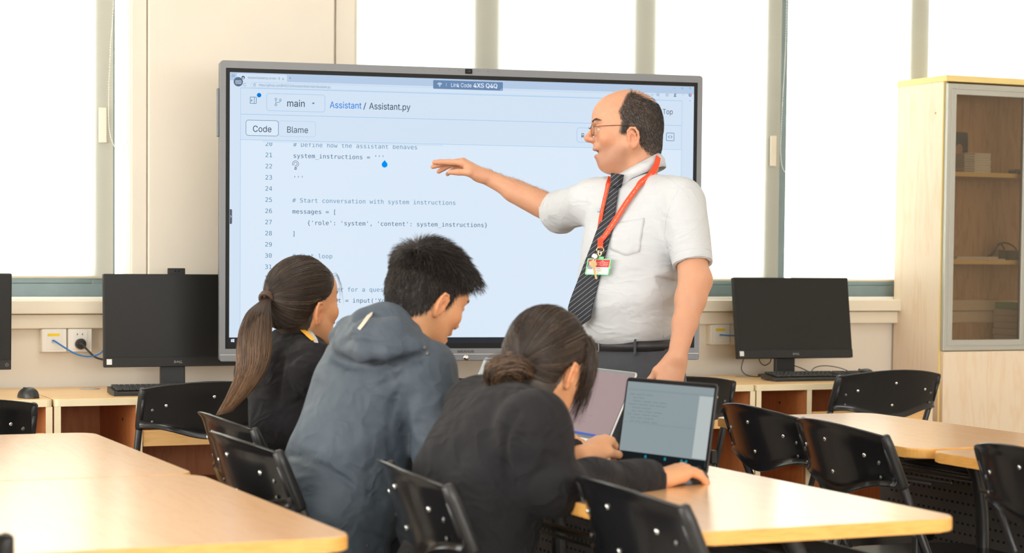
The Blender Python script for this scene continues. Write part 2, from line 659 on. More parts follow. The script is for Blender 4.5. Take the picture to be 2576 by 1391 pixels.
# roller blinds, each with its bottom bar and (where it shows) its bead chain loop
def blind(x0, x1, label, chain=None, tab=None):
    t = thing('roller_blind', label, 'blind', ((x0 + x1) / 2, WY + 0.052, 1.146), 0, 'roller blinds on the windows')
    h = HEAD - 1.146 - 0.02
    wv = (x1 - x0) / 2
    g = [[(-wv + 2 * wv * i / 12, 0.0016 * math.sin(i * 1.7) * math.sin(j * 0.9), 0.004 + (h - 0.004) * j / 8) for j in range(9)] for i in range(13)]
    bb = MB(); bb.sheet(g); bb.build('fabric', M['blind'], t)
    bb = MB(); bb.tube([(-wv, 0, 0.004), (wv, 0, 0.004)], 0.005, 8); bb.build('bottom_bar', M['trunk'], t)
    bb = MB(); bb.tube([(-wv, 0, h), (wv, 0, h)], 0.018, 12); bb.build('roller_tube', M['white'], t)
    if chain:
        bb = MB()
        cx = (x0 + x1) / 2
        path = spline([(px - cx, -0.045 - dy, pz - 1.146) for px, dy, pz in chain], 40)
        acc = 0.0
        last = path[0]
        for p in path:
            acc += (p - last).length
            last = p
            if acc >= 0.0062:
                acc = 0
                mm = Matrix.Translation(p)
                bb.lathe([(0.0, -0.0024), (0.002, -0.0014), (0.0024, 0), (0.002, 0.0014), (0.0, 0.0024)], mm, 6)
        bb.tube(path[::3], 0.0007, 5)
        bb.build('bead_chain', M['white'], t)
    if tab:
        bb = MB()
        bb.box((tab[0] - (x0 + x1) / 2, -0.012, tab[1] - 1.146), (0.03, 0.008, 0.13), 0.003)
        bb.build('chain_tensioner', M['trunk'], t)
    return t


blind(-0.62, 1.660, 'off-white roller blind on the left window, with a bead chain beside the pillar',
      [(1.652, 0, 2.7), (1.652, 0, 2.2), (1.640, 0, 2.0), (1.633, 0, 1.8), (1.638, 0.002, 1.68), (1.668, 0.003, 1.618), (1.694, 0.002, 1.634), (1.712, 0, 1.72), (1.708, 0, 1.9), (1.704, 0, 2.2), (1.703, 0, 2.7)], (1.618, 1.715))
blind(2.606, 4.553, 'wide off-white roller blind behind and above the large display',
      [(4.548, 0, 2.75), (4.547, 0, 2.2), (4.535, 0, 1.9), (4.53, 0, 1.7), (4.548, 0, 1.62), (4.585, 0, 1.63), (4.612, 0, 1.72), (4.606, 0, 1.9), (4.596, 0, 2.1), (4.594, 0, 2.75)], (4.512, 1.705))
blind(4.618, 5.318, 'off-white roller blind between the teal window post and the tall cabinet')
blind(5.345, 6.62, 'off-white roller blind partly hidden behind the top of the tall cabinet')

# ceiling light panels
LP = [(x, y) for x in (-1.6, 1.7, 5.0) for y in (-1.2, 1.9, 5.0)]
for x, y in LP:
    wx = ['left', 'middle', 'right'][(-1.6, 1.7, 5.0).index(x)]
    wy = ['at the back of the room', 'over the middle of the room', 'nearest the windows'][(-1.2, 1.9, 5.0).index(y)]
    t = thing('ceiling_light', 'flat white ceiling light panel of the %s row, %s' % (wx, wy), 'light', (x, y, ZC), 0, 'ceiling light panels')
    bb = MB()
    for sx in (-1, 1):
        bb.box((sx * 0.31, 0, -0.015), (0.02, 1.24, 0.03))
        bb.box((0, sx * 0.61, -0.015), (0.60, 0.02, 0.03))
    bb.build('frame', M['white'], t)
    bb = MB(); bb.box((0, 0, -0.012), (0.6, 1.2, 0.008)); bb.build('diffuser', emit('ceiling panel light', LAMP_COL, LAMP) if (x, y) == LP[0] else bpy.data.materials['ceiling panel light'], t)


# ================================================================== wall desks
def wall_desk(x0, x1, label, div=None, yf=6.70, yb=7.31, top=0.75):
    cx = (x0 + x1) / 2
    t = thing('computer_desk', label, 'desk', (cx, (yf + yb) / 2, 0), 0, 'computer desks along the window wall')
    hw, hd = (x1 - x0) / 2 - 0.002, (yb - yf) / 2
    bb = MB(); bb.slot = 0
    bb.prism(rrect(-hw, hw, -hd + 0.001, hd, 0.02, 4, (1, 1, 0, 0)), top - 0.024, top, bev=0.0015)
    bb.build('worktop', M['desk'], t)
    bb = MB(); bb.prism(rrect(-hw - 0.0005, hw + 0.0005, -hd - 0.002, -hd + 0.02, 0.018, 4, (1, 1, 0, 0)), top - 0.0245, top - 0.0015); bb.build('edge_band', M['cream'], t)
    def panel(x, nm='side_panel'):
        q = MB(); q.box((x, 0.01, (top - 0.025) / 2), (0.018, 2 * hd - 0.02, top - 0.025)); o = q.build(nm, M['carcass'], t)
        q = MB(); q.box((x, -hd + 0.0005, (top - 0.025) / 2), (0.022, 0.003, top - 0.025)); q.build('front_edging', M['cream'], o)
        if nm == 'side_panel':
            return o
        q = MB()
        for zz in (0.66, 0.55):
            q.cyl((x - 0.0095, -0.1, zz), (x - 0.0105, -0.1, zz), 0.006, 10)
        q.build('cam_fitting', M['ink'], o)
        return o
    panel(-hw + 0.011)
    panel(hw - 0.011)
    if div:
        panel(div - cx, 'divider_panel')
        a, c = div - cx + 0.012, hw - 0.022
    else:
        a, c = -hw + 0.022, hw - 0.022
    q = MB(); q.box((0, hd - 0.03, (top - 0.03) / 2 + 0.05), (2 * hw - 0.04, 0.012, top - 0.13)); q.build('back_panel', M['carcass'], t)
    d = MB(); d.box(((a + c) / 2, 0.02 - hd + 0.2, 0.590), (c - a - 0.006, 0.42, 0.012)); d.build('keyboard_tray', M['carcass'], t)
    d = MB(); d.box(((a + c) / 2, -hd + 0.012, 0.609), (c - a - 0.006, 0.018, 0.055), 0.001); d.build('tray_front', M['drawer'], t)
    g = MB(); g.lathe([(0.0, 0), (0.034, 0), (0.036, 0.002), (0.03, 0.003), (0.0, 0.003)], Matrix.Translation((-hw + 0.22 if div else 0.3, hd - 0.14, top)), 28); g.build('cable_grommet', M['alu'], t)
    if div:
        q = MB(); q.lathe([(0.0, 0), (0.018, 0), (0.018, 0.004), (0.0, 0.004)], Matrix.Translation((-hw + 0.2, hd - 0.036, 0.55)) @ Matrix.Rotation(R(90), 4, 'X'), 18); q.build('back_panel_cap', M['ink'], t)
    return t


wall_desk(0.415, 1.300, 'light wood computer desk at the left edge, under the cut-off monitor')
wall_desk(1.302, 2.20, 'light wood computer desk under the wall sockets and webcam-topped monitor', 1.592)
wall_desk(3.16, 4.028, 'light wood computer desk end showing behind the standing person, right of the display')
wall_desk(4.030, 4.868, 'light wood computer desk with the tilted monitor, beside the tall cabinet', 4.275)

# desk in front of the display, showing under the chin of the girl in front
t = thing('small_desk', 'small wooden desk showing just left of the open silver laptop', 'desk', (2.99, 6.17, 0))
b = MB(); b.prism(rrect(-0.195, 0.195, -0.22, 0.22, 0.01, 3), 0.72, 0.742, bev=0.0015); b.build('worktop', M['desk'], t)
b = MB(); b.box((0, -0.18, 0.41), (0.38, 0.016, 0.62)); b.build('front_panel', M['carcass'], t)
for sx in (-1, 1):
    b = MB(); b.box((sx * 0.182, 0, 0.36), (0.018, 0.38, 0.72)); b.build('side_panel', M['carcass'], t)
t = thing('document_camera', 'white desktop device with an oval opening on the small desk', 'device', (2.91, 6.06, 0.742))
b = MB(); b.prism(rrect(-0.09, 0.09, -0.06, 0.06, 0.03, 5), 0, 0.014, bev=0.003); b.build('base', M['white'], t)
b = MB()
b.tube([(0.075 * math.cos(q), -0.02 + 0.012 * math.sin(q), 0.040 + 0.024 * math.sin(q)) for q in np.linspace(0, 2 * math.pi, 24, endpoint=False)], 0.006, 8, closed=True)
b.build('ring', M['white'], t)
b = MB(); b.tube([(0.05, 0, 0.014), (0.055, 0.0, 0.06), (0.06, 0, 0.10)], [0.012, 0.01, 0.012], 10); b.build('stem', M['white'], t)


# ================================================================== training tables
def training_table(x0, x1, y0, y1, label, corner=(1, 1, 1, 1)):
    cx, cy = (x0 + x1) / 2, (y0 + y1) / 2
    hw, hl, top, rad = (x1 - x0) / 2, (y1 - y0) / 2, 0.75, 0.055
    t = thing('training_table', label, 'table', (cx, cy, 0), 0, 'beech folding tables')
    ol = rrect(-hw, hw, -hl, hl, rad, 8, corner)
    b = MB(); b.prism(ol, top - 0.003, top, bev=0.001); b.build('tabletop', M['table'], t)
    b = MB(); b.prism(rrect(-hw - 0.0012, hw + 0.0012, -hl - 0.0012, hl + 0.0012, rad, 8, corner), top - 0.027, top - 0.0012, bev=0.003); b.build('edge_band', M['tedge'], t)
    for s in (-1, 1):
        y = s * (hl - 0.16)
        b = MB()
        b.tube(spline([(hw - 0.30, y, top - 0.03), (hw - 0.26, y, top - 0.12), (0.05, y, 0.45), (0.03, y, 0.06)], 6), 0.019, 10)
        b.box((0.0, y, 0.045), (2 * hw - 0.1, 0.05, 0.03), 0.01)
        b.box((0, y, top - 0.036), (2 * hw - 0.12, 0.04, 0.018), 0.003)
        lg = b.build('leg', M['blacksteel'], t)
        for sx in (-1, 1):
            c = MB(); c.lathe([(0, -0.012), (0.024, -0.012), (0.026, 0), (0.024, 0.012), (0, 0.012)], Matrix.Translation((sx * (hw - 0.09), y, 0.027)) @ Matrix.Rotation(R(90), 4, 'Y'), 14); c.build('caster', M['blackm'], lg)
    b = MB(); b.tube([(0.06, -hl + 0.16, 0.66), (0.06, hl - 0.16, 0.66)], 0.016, 10); b.build('cross_beam', M['blacksteel'], t)
    b = MB()
    for k in range(5):
        xx = -0.2 + 0.07 * k
        b.tube([(xx, -hl + 0.16, 0.635), (xx, hl - 0.16, 0.635)], 0.0045, 6)
    b.tube([(-0.23, -hl + 0.15, 0.66), (-0.23, hl - 0.15, 0.66)], 0.006, 6)
    b.build('under_shelf', M['greysteel'], t)
    px = hw - 0.05
    b = MB(); b.box((px, 0, 0.485), (0.006, 2 * hl - 0.30, 0.33), 0.002); mp = b.build('modesty_panel', M['perf'], t)
    b = MB()
    for j in range(10):
        for k in range(int((2 * hl - 0.36) / 0.026)):
            yy = -hl + 0.19 + k * 0.026 + (0.013 if j % 2 else 0)
            zz = 0.345 + j * 0.03
            b.box((px - 0.0034, yy, zz), (0.0012, 0.009, 0.0065))
    b.build('perforation', M['hole'], mp)
    return t


GAP = 0.004
training_table(1.17 - 0.98, 1.17, 3.30, 4.355, 'nearest beech folding table at the lower left corner')
training_table(1.165 - 0.98, 1.165, 4.365, 5.455, 'beech folding table at the left, standing behind the nearest left table')
training_table(1.752, 2.357, 3.14, 4.262, 'beech folding table in front, carrying the black laptop')
training_table(1.752, 2.357, 4.270, 5.385, 'beech folding table behind the black laptop, carrying the silver laptops')
training_table(3.085, 3.665, 4.312, 5.392, 'beech folding table at the right, in front of the tall cabinet')
training_table(3.085, 3.665, 3.20, 4.268, 'beech folding table cut off at the right edge, behind the rightmost chair')


# ================================================================== folding chairs
def make_chair():
    t = thing('folding_chair', '', 'chair')
    def post_y(z):
        return -0.262 + (0.79 - z) * 0.43
    # backrest shell
    def bk(u, v):
        top = 0.800 + 0.024 * (1 - u * u)
        low = 0.668 - 0.040 * (0.5 + 0.5 * math.cos(math.pi * min(1, abs(u) / 0.92)))
        z = low + (top - low) * v
        lip = 0.010 * max(0, (v - 0.86) / 0.14) ** 2
        y = -0.262 - 0.052 * (1 - abs(u) ** 2.2) + (0.79 - z) * 0.30 - lip - 0.013 * max(0, (0.12 - v) / 0.12) ** 1.5
        return (0.232 * u, y, z)
    g = [[bk(-1 + 2 * i / 28, j / 12) for j in range(13)] for i in range(29)]
    b = MB(); b.sheet(g); o = b.build('backrest', M['black'], t, thick=0.006)
    md = o.modifiers.new('bev', 'BEVEL'); md.width = 0.0022; md.segments = 2; md.limit_method = 'ANGLE'; md.angle_limit = R(50)
    for u, v in ((-0.66, 0.55), (0.66, 0.55), (0.0, 0.74), (0.0, 0.30)):
        p = Vector(bk(u, v))
        n = (Vector(bk(u + 0.01, v)) - Vector(bk(u - 0.01, v))).cross(Vector(bk(u, v + 0.01)) - Vector(bk(u, v - 0.01))).normalized()
        if n.y > 0:
            n = -n
        rv = MB()
        for sg in (1, -1):
            q = n.to_track_quat('Z', 'Y').to_matrix().to_4x4() if sg > 0 else (-n).to_track_quat('Z', 'Y').to_matrix().to_4x4()
            rv.lathe([(0.0062, 0.0), (0.0058, 0.002), (0.004, 0.0035), (0.0, 0.0042)], Matrix.Translation(p + n * 0.003 * sg) @ q, 12)
        rv.build('rivet', M['chrome'], o)
    for s in (-1, 1):
        b = MB()
        x = s * 0.226
        b.tube([(x, post_y(0.79), 0.79), (x, post_y(0.40), 0.40), (x, post_y(0.012), 0.012)], 0.0115, 10)
        lg = b.build('front_leg', M['blacksteel'], t)
        b = MB(); b.cyl((x, post_y(0.02), 0.02), (x, post_y(0.0), 0.0), 0.016, 12); b.build('foot_cap', M['blackm'], lg)
        # plastic sleeve gripping the post
        b = MB()
        prof = [(0.801, 0.008), (0.797, 0.0125), (0.77, 0.0150), (0.70, 0.0150), (0.672, 0.0145), (0.664, 0.0125)]
        b.tube([(x, post_y(z), z) for z, r in prof], [r for z, r in prof], 12)
        b.tube([(x, post_y(0.76) - 0.0135, 0.765), (x, post_y(0.70) - 0.0135, 0.695)], 0.006, 8)
        sl = b.build('sleeve', M['blackm'], t)
        b = MB(); b.lathe([(0.0065, 0.0), (0.006, 0.0025), (0.0, 0.004)], Matrix.Translation((s * 0.194, post_y(0.728) - 0.027, 0.728)) @ Matrix.Rotation(R(90), 4, 'X'), 12)
        b.lathe([(0.005, 0.0), (0.0046, 0.0025), (0.0, 0.0035)], Matrix.Translation((s * 0.194, post_y(0.69) - 0.037, 0.690)) @ Matrix.Rotation(R(90), 4, 'X'), 12)
        b.build('bolt', M['greysteel'], sl)
        # rear leg with its hinge clip
        b = MB()
        b.tube([(s * 0.205, post_y(0.50) - 0.01, 0.50), (s * 0.205, -0.20, 0.28), (s * 0.205, -0.285, 0.012)], 0.0105, 10)
        rl = b.build('rear_leg', M['greysteel'], t)
        b = MB(); b.box((s * 0.206, post_y(0.50) - 0.012, 0.515), (0.024, 0.03, 0.05), 0.004); b.build('hinge_clip', M['blackm'], rl)
        b = MB(); b.cyl((s * 0.205, -0.282, 0.018), (s * 0.205, -0.2875, 0.0), 0.015, 12); b.build('foot_cap', M['blackm'], rl)
    # seat
    def st(x, y):
        return 0.445 + 0.012 * (y / 0.2) ** 2 * (1 if y < 0 else -1) - 0.012 * (1 - (x / 0.2) ** 2)
    ol = rrect(-0.195, 0.195, -0.16, 0.235, 0.07, 6)
    b = MB(); b.prism(ol, 0.428, 0.452, bev=0.008); b.build('seat', M['black'], t)
    b = MB(); b.box((0, post_y(0.43) + 0.005, 0.42), (0.43, 0.022, 0.018), 0.004); b.box((0, -0.15, 0.42), (0.40, 0.02, 0.016), 0.003); b.build('seat_support', M['blacksteel'], t)
    b = MB(); b.tube([(-0.205, -0.252, 0.12), (0.205, -0.252, 0.12)], 0.008, 8); b.build('stretcher', M['blacksteel'], t)
    return t


CH = make_chair()
CG = 'black folding chairs'
_first = [True]


def chair(x, y, face, label):
    """x, y: middle of the backrest on plan; face: direction the sitter looks, degrees from +Y clockwise"""
    rz = -R(face)
    off = Vector((0, 0.285, 0))
    off.rotate(Euler((0, 0, rz)))
    loc = (x + off.x, y + off.y, 0)
    if _first[0]:
        _first[0] = False
        CH.location = loc
        CH.rotation_euler = (0, 0, rz)
        CH['label'] = label
        CH['group'] = CG
        return CH
    return dup(CH, label, loc, rz)


chair(1.440, 5.12, 90, 'black folding chair behind the person with the ponytail, half hidden by the next chair')
chair(1.315, 4.54, 88, 'black folding chair at the back of the person in the blue-grey jacket')
chair(1.460, 3.80, 96, 'black folding chair between the left table and the person bending over the black laptop')
chair(1.725, 3.36, 92, 'empty black folding chair at the near corner of the front table')
chair(2.985, 4.96, 92, 'black folding chair farthest along the right table, touching the table corner')
chair(2.905, 4.43, 94, 'black folding chair in the middle of the row of three at the right tables')
chair(2.945, 3.68, 92, 'black folding chair cut off by the right edge of the picture')
chair(0.86, 5.84, -4, 'black folding chair cut off by the left edge, behind the left table')
chair(1.765, 6.40, 0, 'black folding chair at the desk under the webcam-topped monitor')
chair(2.52, 6.40, 180, 'black folding chair below the display, only its top showing between the students')
chair(3.42, 6.22, 4, 'black folding chair behind the standing person, beside his lowered hand')
chair(0.315, 3.15, 0, 'black folding chair cut off by the lower left corner, in front of the nearest table')
chair(4.43, 6.36, 0, 'black folding chair in front of the desk with the tilted monitor')

# ================================================================== all-in-one monitors
def monitor(x, y, label, rz=0.0, tilt=0.0, cam_up=False, logo=True, sticker=True, power=False, z=0.75):
    t = thing('computer_monitor', label, 'monitor', (x, y, z), rz, 'all-in-one computers on the wall desks')
    W, B, T = 0.54, 0.080, 0.417
    C0 = (B + T) / 2
    tm = Matrix.Translation((0, 0, C0)) @ Matrix.Rotation(-tilt, 4, 'X') @ Matrix.Translation((0, 0, -C0))
    b = MB()
    b.box((0, 0.012, C0), (W, 0.024, T - B), 0.004, tm)
    b.box((0, 0.036, C0 + 0.005), (W * 0.72, 0.03, (T - B) * 0.7), 0.012, tm)
    case = b.build('case', M['monitor'], t)
    b = MB(); b.box((0, -0.0006, B + 0.036 + (T - B - 0.040) / 2), (W - 0.008, 0.0016, T - B - 0.040), 0, tm); b.build('screen', M['panel'], t)
    b = MB(); b.box((0, -0.001, B + 0.018), (W - 0.002, 0.003, 0.034), 0.001, tm); ch = b.build('chin', M['monitor'], t)
    fm = tm @ Matrix.Translation((0, -0.0028, 0)) @ Matrix.Rotation(R(90), 4, 'X')
    if logo:
        b = MB(); write(b, 'D', -0.0145, B + 0.013, fm, width=0.0065, height=0.0085, bold=0.02)
        b.flat([(-0.0075, B + 0.0165), (-0.0015, B + 0.0215), (0.0035, B + 0.0175), (0.0035, B + 0.016), (-0.0015, B + 0.0195), (-0.006, B + 0.0155)], [(0, 1, 4, 5), (1, 2, 3, 4)], fm)
        b.flat([(-0.0045, B + 0.0145), (0.0, B + 0.0185), (0.004, B + 0.0145), (0.004, B + 0.013), (0.0, B + 0.017), (-0.0045, B + 0.013)], [(0, 1, 4, 5), (1, 2, 3, 4)], fm)
        write(b, 'LL', 0.0050, B + 0.013, fm, width=0.0105, height=0.0085, bold=0.02)
        b.build('logo', M['logo'], ch)
    if sticker:
        b = MB(); b.box((-W / 2 + 0.018, -0.0028, B + 0.020), (0.019, 0.0006, 0.020), 0, tm)
        st = b.build('processor_sticker', M['sticker'], ch)
    if power:
        b = MB()
        cx, cz = W / 2 - 0.016, B + 0.018
        pts = [(cx + 0.0055 * math.sin(a), cz + 0.0055 * math.cos(a)) for a in np.linspace(R(35), R(325), 16)]
        pts2 = [(cx + 0.0045 * math.sin(a), cz + 0.0045 * math.cos(a)) for a in np.linspace(R(35), R(325), 16)]
        b.flat(pts + pts2, [(i, i + 1, 17 + i, 16 + i) for i in range(15)], fm)
        b.flat([(cx - 0.0006, cz), (cx + 0.0006, cz), (cx + 0.0006, cz + 0.007), (cx - 0.0006, cz + 0.007)], [(0, 1, 2, 3)], fm)
        b.build('power_symbol', M['logo'], ch)
    if cam_up:
        b = MB(); b.box((0.0, 0.014, T + 0.010), (0.064, 0.012, 0.024), 0.002, tm)
        for k in (-1, 1):
            b.lathe([(0, 0), (0.004, 0), (0.004, 0.001), (0, 0.001)], tm @ Matrix.Translation((k * 0.006, 0.008, T + 0.012)) @ Matrix.Rotation(R(90), 4, 'X'), 14)
        b.build('webcam', M['monitor'], t)
    b = MB()
    b.box((0, 0.075, 0.13), (0.092, 0.022, 0.25), 0.004)
    b.box((0, 0.055, 0.23), (0.10, 0.05, 0.09), 0.006)
    b.build('stand_neck', M['blackm'], t)
    b = MB(); b.prism(rrect(-0.115, 0.115, -0.09, 0.10, 0.012, 4), 0, 0.011, bev=0.003); b.build('stand_base', M['blackm'], t)
    return t


monitor(1.832, 7.115, 'dark monitor with a webcam on top, partly hidden behind the large display', 0, R(2), cam_up=True)
monitor(4.425, 7.065, 'dark monitor tilted back on the desk right of the standing person', R(-3), R(9))
monitor(0.955, 7.05, 'dark monitor cut off by the left edge of the picture', 0, R(-3), logo=False, sticker=False, power=True)


def keyboard(x, y, label, rz=0.0):
    t = thing('keyboard', label, 'keyboard', (x, y, 0.75), rz, 'black keyboards on the wall desks')
    W, D = 0.44, 0.128
    b = MB()
    pr = [(-D / 2, 0.0), (-D / 2, 0.010), (-D / 2 + 0.006, 0.0155), (D / 2 - 0.02, 0.026), (D / 2, 0.026), (D / 2, 0.004)]
    mm = Matrix(((0, 0, 1, -W / 2), (1, 0, 0, 0), (0, 1, 0, 0), (0, 0, 0, 1)))
    b.prism(pr, 0, W, mm, bev=0.002)
    b.build('case', M['blackm'], t)
    b = MB()
    tilt = Matrix.Rotation(math.atan2(0.0105, D - 0.03), 4, 'X')
    for r_ in range(6):
        x = -W / 2 + 0.010
        widths = [[1.5] + [1] * 13 + [1.5], [1] * 13 + [2], [1.5] + [1] * 12 + [1.5], [1.75] + [1] * 11 + [2.25], [2.25] + [1] * 10 + [2.75], [1.25, 1.25, 1.25, 6.25, 1.25, 1.25, 1.25, 1.25]][5 - r_]
        un = 0.0187
        for wd in widths:
            b.box((x + wd * un / 2, -D / 2 + 0.018 + r_ * 0.0182, 0.0215 + r_ * 0.00185), (wd * un - 0.003, 0.0152, 0.006), 0.0012, None, 1)
            x += wd * un
        x += 0.008
        for k in range(3):
            b.box((x + 0.0187 * (k + 0.5), -D / 2 + 0.018 + r_ * 0.0182, 0.0215 + r_ * 0.00185), (0.0157, 0.0152, 0.006), 0.0012, None, 1)
        x += 0.0187 * 3 + 0.008
        for k in range(3):
            b.box((x + 0.0187 * (k + 0.5), -D / 2 + 0.018 + r_ * 0.0182, 0.0215 + r_ * 0.00185), (0.0157, 0.0152, 0.006), 0.0012, None, 1)
    b.build('keys', M['key'], t)
    return t


keyboard(1.745, 6.835, 'black keyboard in front of the webcam-topped monitor, behind a chair back', R(-2))
keyboard(4.425, 6.885, 'black keyboard in front of the tilted monitor right of the standing person', R(-4))


def mouse(x, y, z, label, rz=0.0, m=None):
    t = thing('computer_mouse', label, 'mouse', (x, y, z), rz)
    g = []
    for i in range(17):
        a = i / 16 * math.pi
        row = []
        for j in range(13):
            s = -1 + 2 * j / 12
            wdt = 0.031 * math.sqrt(max(0, 1 - abs(s) ** 2.6)) * (1 - 0.08 * s)
            hh = 0.036 * math.sqrt(max(0, 1 - abs(s) ** 2.4)) * (1 - 0.18 * s)
            row.append((wdt * math.cos(a), 0.056 * s, max(0.001, hh * math.sin(a) ** 0.8)))
        g.append(row)
    b = MB(); b.sheet(g); b.build('shell', m or M['blackm'], t)
    b = MB(); b.cyl((-0.003, 0.032, 0.027), (0.003, 0.032, 0.027), 0.007, 12); b.build('scroll_wheel', M['bezel'], t)
    return t


mouse(1.235, 6.80, 0.75, 'black mouse on the desk behind the chair at the left edge', R(10))
mouse(4.735, 7.00, 0.75, 'black mouse at the right end of the keyboard, half behind a chair back', R(5))


# ================================================================== sockets and cables on the wall
def plate(x0, x1, z0, z1, name, label, dep, y=WY):
    t = thing(name, label, 'socket', ((x0 + x1) / 2, y, (z0 + z1) / 2), 0, 'wall sockets under the windows')
    w_, h_ = x1 - x0, z1 - z0
    b = MB(); b.box((0, -dep / 2 + 0.002, 0), (w_ - 0.003, dep, h_ - 0.002), 0.002); b.build('back_box', M['trunk'], t)
    b = MB(); b.box((0.001, -dep - 0.003, 0), (w_ - 0.004, 0.008, h_ - 0.001), 0.0025); b.build('face_plate', M['white'], t)
    b = MB(); b.box((0, -dep - 0.0075, 0), (w_ * 0.6, 0.003, h_ * 0.74), 0.001); b.build('insert', M['white'], t)
    return t


def data_socket(x0, x1, label):
    t = plate(x0, x1, 0.877, 0.963, 'data_socket', label, 0.036)
    b = MB(); b.box((-0.002, -0.0455, 0.021), (0.044, 0.001, 0.010)); lb = b.build('yellow_label', M['yellow'], t)
    fm = Matrix.Translation((0, -0.0461, 0)) @ Matrix.Rotation(R(90), 4, 'X')
    b = MB(); b.box((-0.004, -0.046, -0.002), (0.017, 0.003, 0.013), 0.001); b.build('jack', M['sticker'], t)
    return t


def power_socket(x0, x1, label):
    t = plate(x0, x1, 0.877, 0.963, 'power_socket', label, 0.034)
    b = MB()
    for s in (-1, 1):
        b.box((s * 0.010, -0.0435, 0.022), (0.0018, 0.001, 0.007))
        b.box((s * 0.0085, -0.0435, 0.022), (0.004, 0.001, 0.0018))
    b.build('slots', M['ink'], t)
    b = MB()
    b.lathe([(0.016, 0.0), (0.0195, 0.003), (0.0205, 0.014), (0.017, 0.026), (0.009, 0.034), (0.0065, 0.040), (0.0, 0.041)], Matrix.Translation((0.001, -0.0425, -0.013)) @ Matrix.Rotation(R(90), 4, 'X'), 20)
    b.build('plug', M['blackm'], t)
    return t


data_socket(1.375, 1.469, 'data socket with a yellow label and blue cable, under the left window')
power_socket(1.470, 1.562, 'power socket with a round black plug, under the left window')
data_socket(4.168, 4.264, 'data socket with a yellow label, between the standing person and the tilted monitor')
power_socket(4.265, 4.360, 'power socket half hidden behind the tilted monitor')


def cable(name, label, pts, r, m, n=10):
    b = MB(); b.tube(spline(pts, n), r, 8)
    return tag(b.build(name, m), label, 'cable')


cable('network_cable', 'blue network cable from the left data socket to the webcam-topped monitor',
      [(1.416, 7.302, 0.920), (1.420, 7.285, 0.919), (1.452, 7.265, 0.896), (1.490, 7.25, 0.873), (1.535, 7.24, 0.864), (1.572, 7.23, 0.874), (1.598, 7.21, 0.905), (1.63, 7.19, 0.925), (1.68, 7.17, 0.92)], 0.0031, M['bluecable'])
cable('power_cable', 'black power cable from the left socket to the webcam-topped monitor',
      [(1.517, 7.275, 0.907), (1.519, 7.262, 0.904), (1.532, 7.245, 0.886), (1.556, 7.235, 0.862), (1.59, 7.22, 0.852), (1.64, 7.19, 0.850), (1.70, 7.17, 0.86)], 0.0036, M['blackcable'])
cable('network_cable', 'blue network cable from the right data socket to the tilted monitor',
      [(4.212, 7.302, 0.919), (4.218, 7.285, 0.919), (4.25, 7.27, 0.917), (4.29, 7.25, 0.918), (4.34, 7.22, 0.928), (4.39, 7.18, 0.92)], 0.0031, M['bluecable'])
cable('power_cable', 'thin black cable hanging from the back corner of the tilted monitor',
      [(4.235, 7.125, 0.845), (4.218, 7.12, 0.82), (4.205, 7.11, 0.785), (4.222, 7.10, 0.762), (4.265, 7.10, 0.754), (4.31, 7.12, 0.754)], 0.0022, M['blackcable'])
cable('usb_cable', 'thin black cable looping up behind the keyboard right of the standing person',
      [(4.45, 6.99, 0.754), (4.48, 7.02, 0.768), (4.53, 7.06, 0.790), (4.59, 7.07, 0.796), (4.65, 7.05, 0.786), (4.69, 7.02, 0.766), (4.715, 7.01, 0.756)], 0.002, M['blackcable'])
cable('usb_cable', 'thin black cable bent in a low loop beside the mouse and keyboard',
      [(4.50, 7.03, 0.754), (4.56, 7.00, 0.757), (4.60, 7.02, 0.77), (4.64, 7.04, 0.772), (4.67, 7.04, 0.762), (4.69, 7.06, 0.754)], 0.002, M['blackcable'])
cable('usb_cable', 'thin black cable from the monitor stand down to the keyboard back',
      [(4.46, 7.14, 0.80), (4.49, 7.10, 0.785), (4.52, 7.06, 0.765), (4.56, 7.03, 0.754), (4.60, 7.0, 0.754)], 0.002, M['blackcable'])
cable('usb_cable', 'black cable loop under the left bottom corner of the tilted monitor',
      [(4.285, 7.11, 0.835), (4.29, 7.10, 0.812), (4.31, 7.10, 0.800), (4.34, 7.11, 0.810), (4.355, 7.12, 0.83)], 0.0022, M['blackcable'])


# ================================================================== tall cabinet and its contents
CX0, CX1, CY0, CY1, CT = 5.110, 6.010, 7.0, 7.335, 2.026
t = thing('tall_cabinet', 'tall maple cabinet with an aluminium framed glass door, at the right edge', 'cabinet', ((CX0 + CX1) / 2, (CY0 + CY1) / 2, 0))
ox, oy = t.location.x, t.location.y
def cbox(name, x0, x1, y0, y1, z0, z1, m, par=None, bev=0.0):
    b = MB(); b.box(((x0 + x1) / 2 - ox, (y0 + y1) / 2 - oy, (z0 + z1) / 2), (x1 - x0, y1 - y0, z1 - z0), bev)
    return b.build(name, m, par or t)
for nm, x0, x1 in (('side_panel', CX0, CX0 + 0.018), ('side_panel', CX1 - 0.018, CX1)):
    sp = cbox(nm, x0, x1, CY0 + 0.003, CY1, 0, CT - 0.026, M['cab'])
    cbox('front_edging', x0 - 0.0005, x1 + 0.0005, CY0 + 0.0, CY0 + 0.003, 0, CT - 0.026, M['cabedge'], sp)
    if x0 == CX0:
        b = MB(); b.cyl((CX0 - 0.0005 - ox, 7.055 - oy, 1.87), (CX0 + 0.001 - ox, 7.055 - oy, 1.87), 0.005, 12); b.build('dowel_hole', M['carcass'], sp)
cbox('top_board', CX0 - 0.004, CX1 + 0.004, CY0 - 0.024, CY1, CT - 0.026, CT, M['cabedge'], None, 0.001)
cbox('back_panel', CX0 + 0.018, CX1 - 0.018, CY1 - 0.012, CY1 - 0.004, 0.06, CT - 0.03, M['cabin'])
MIDX = 5.565
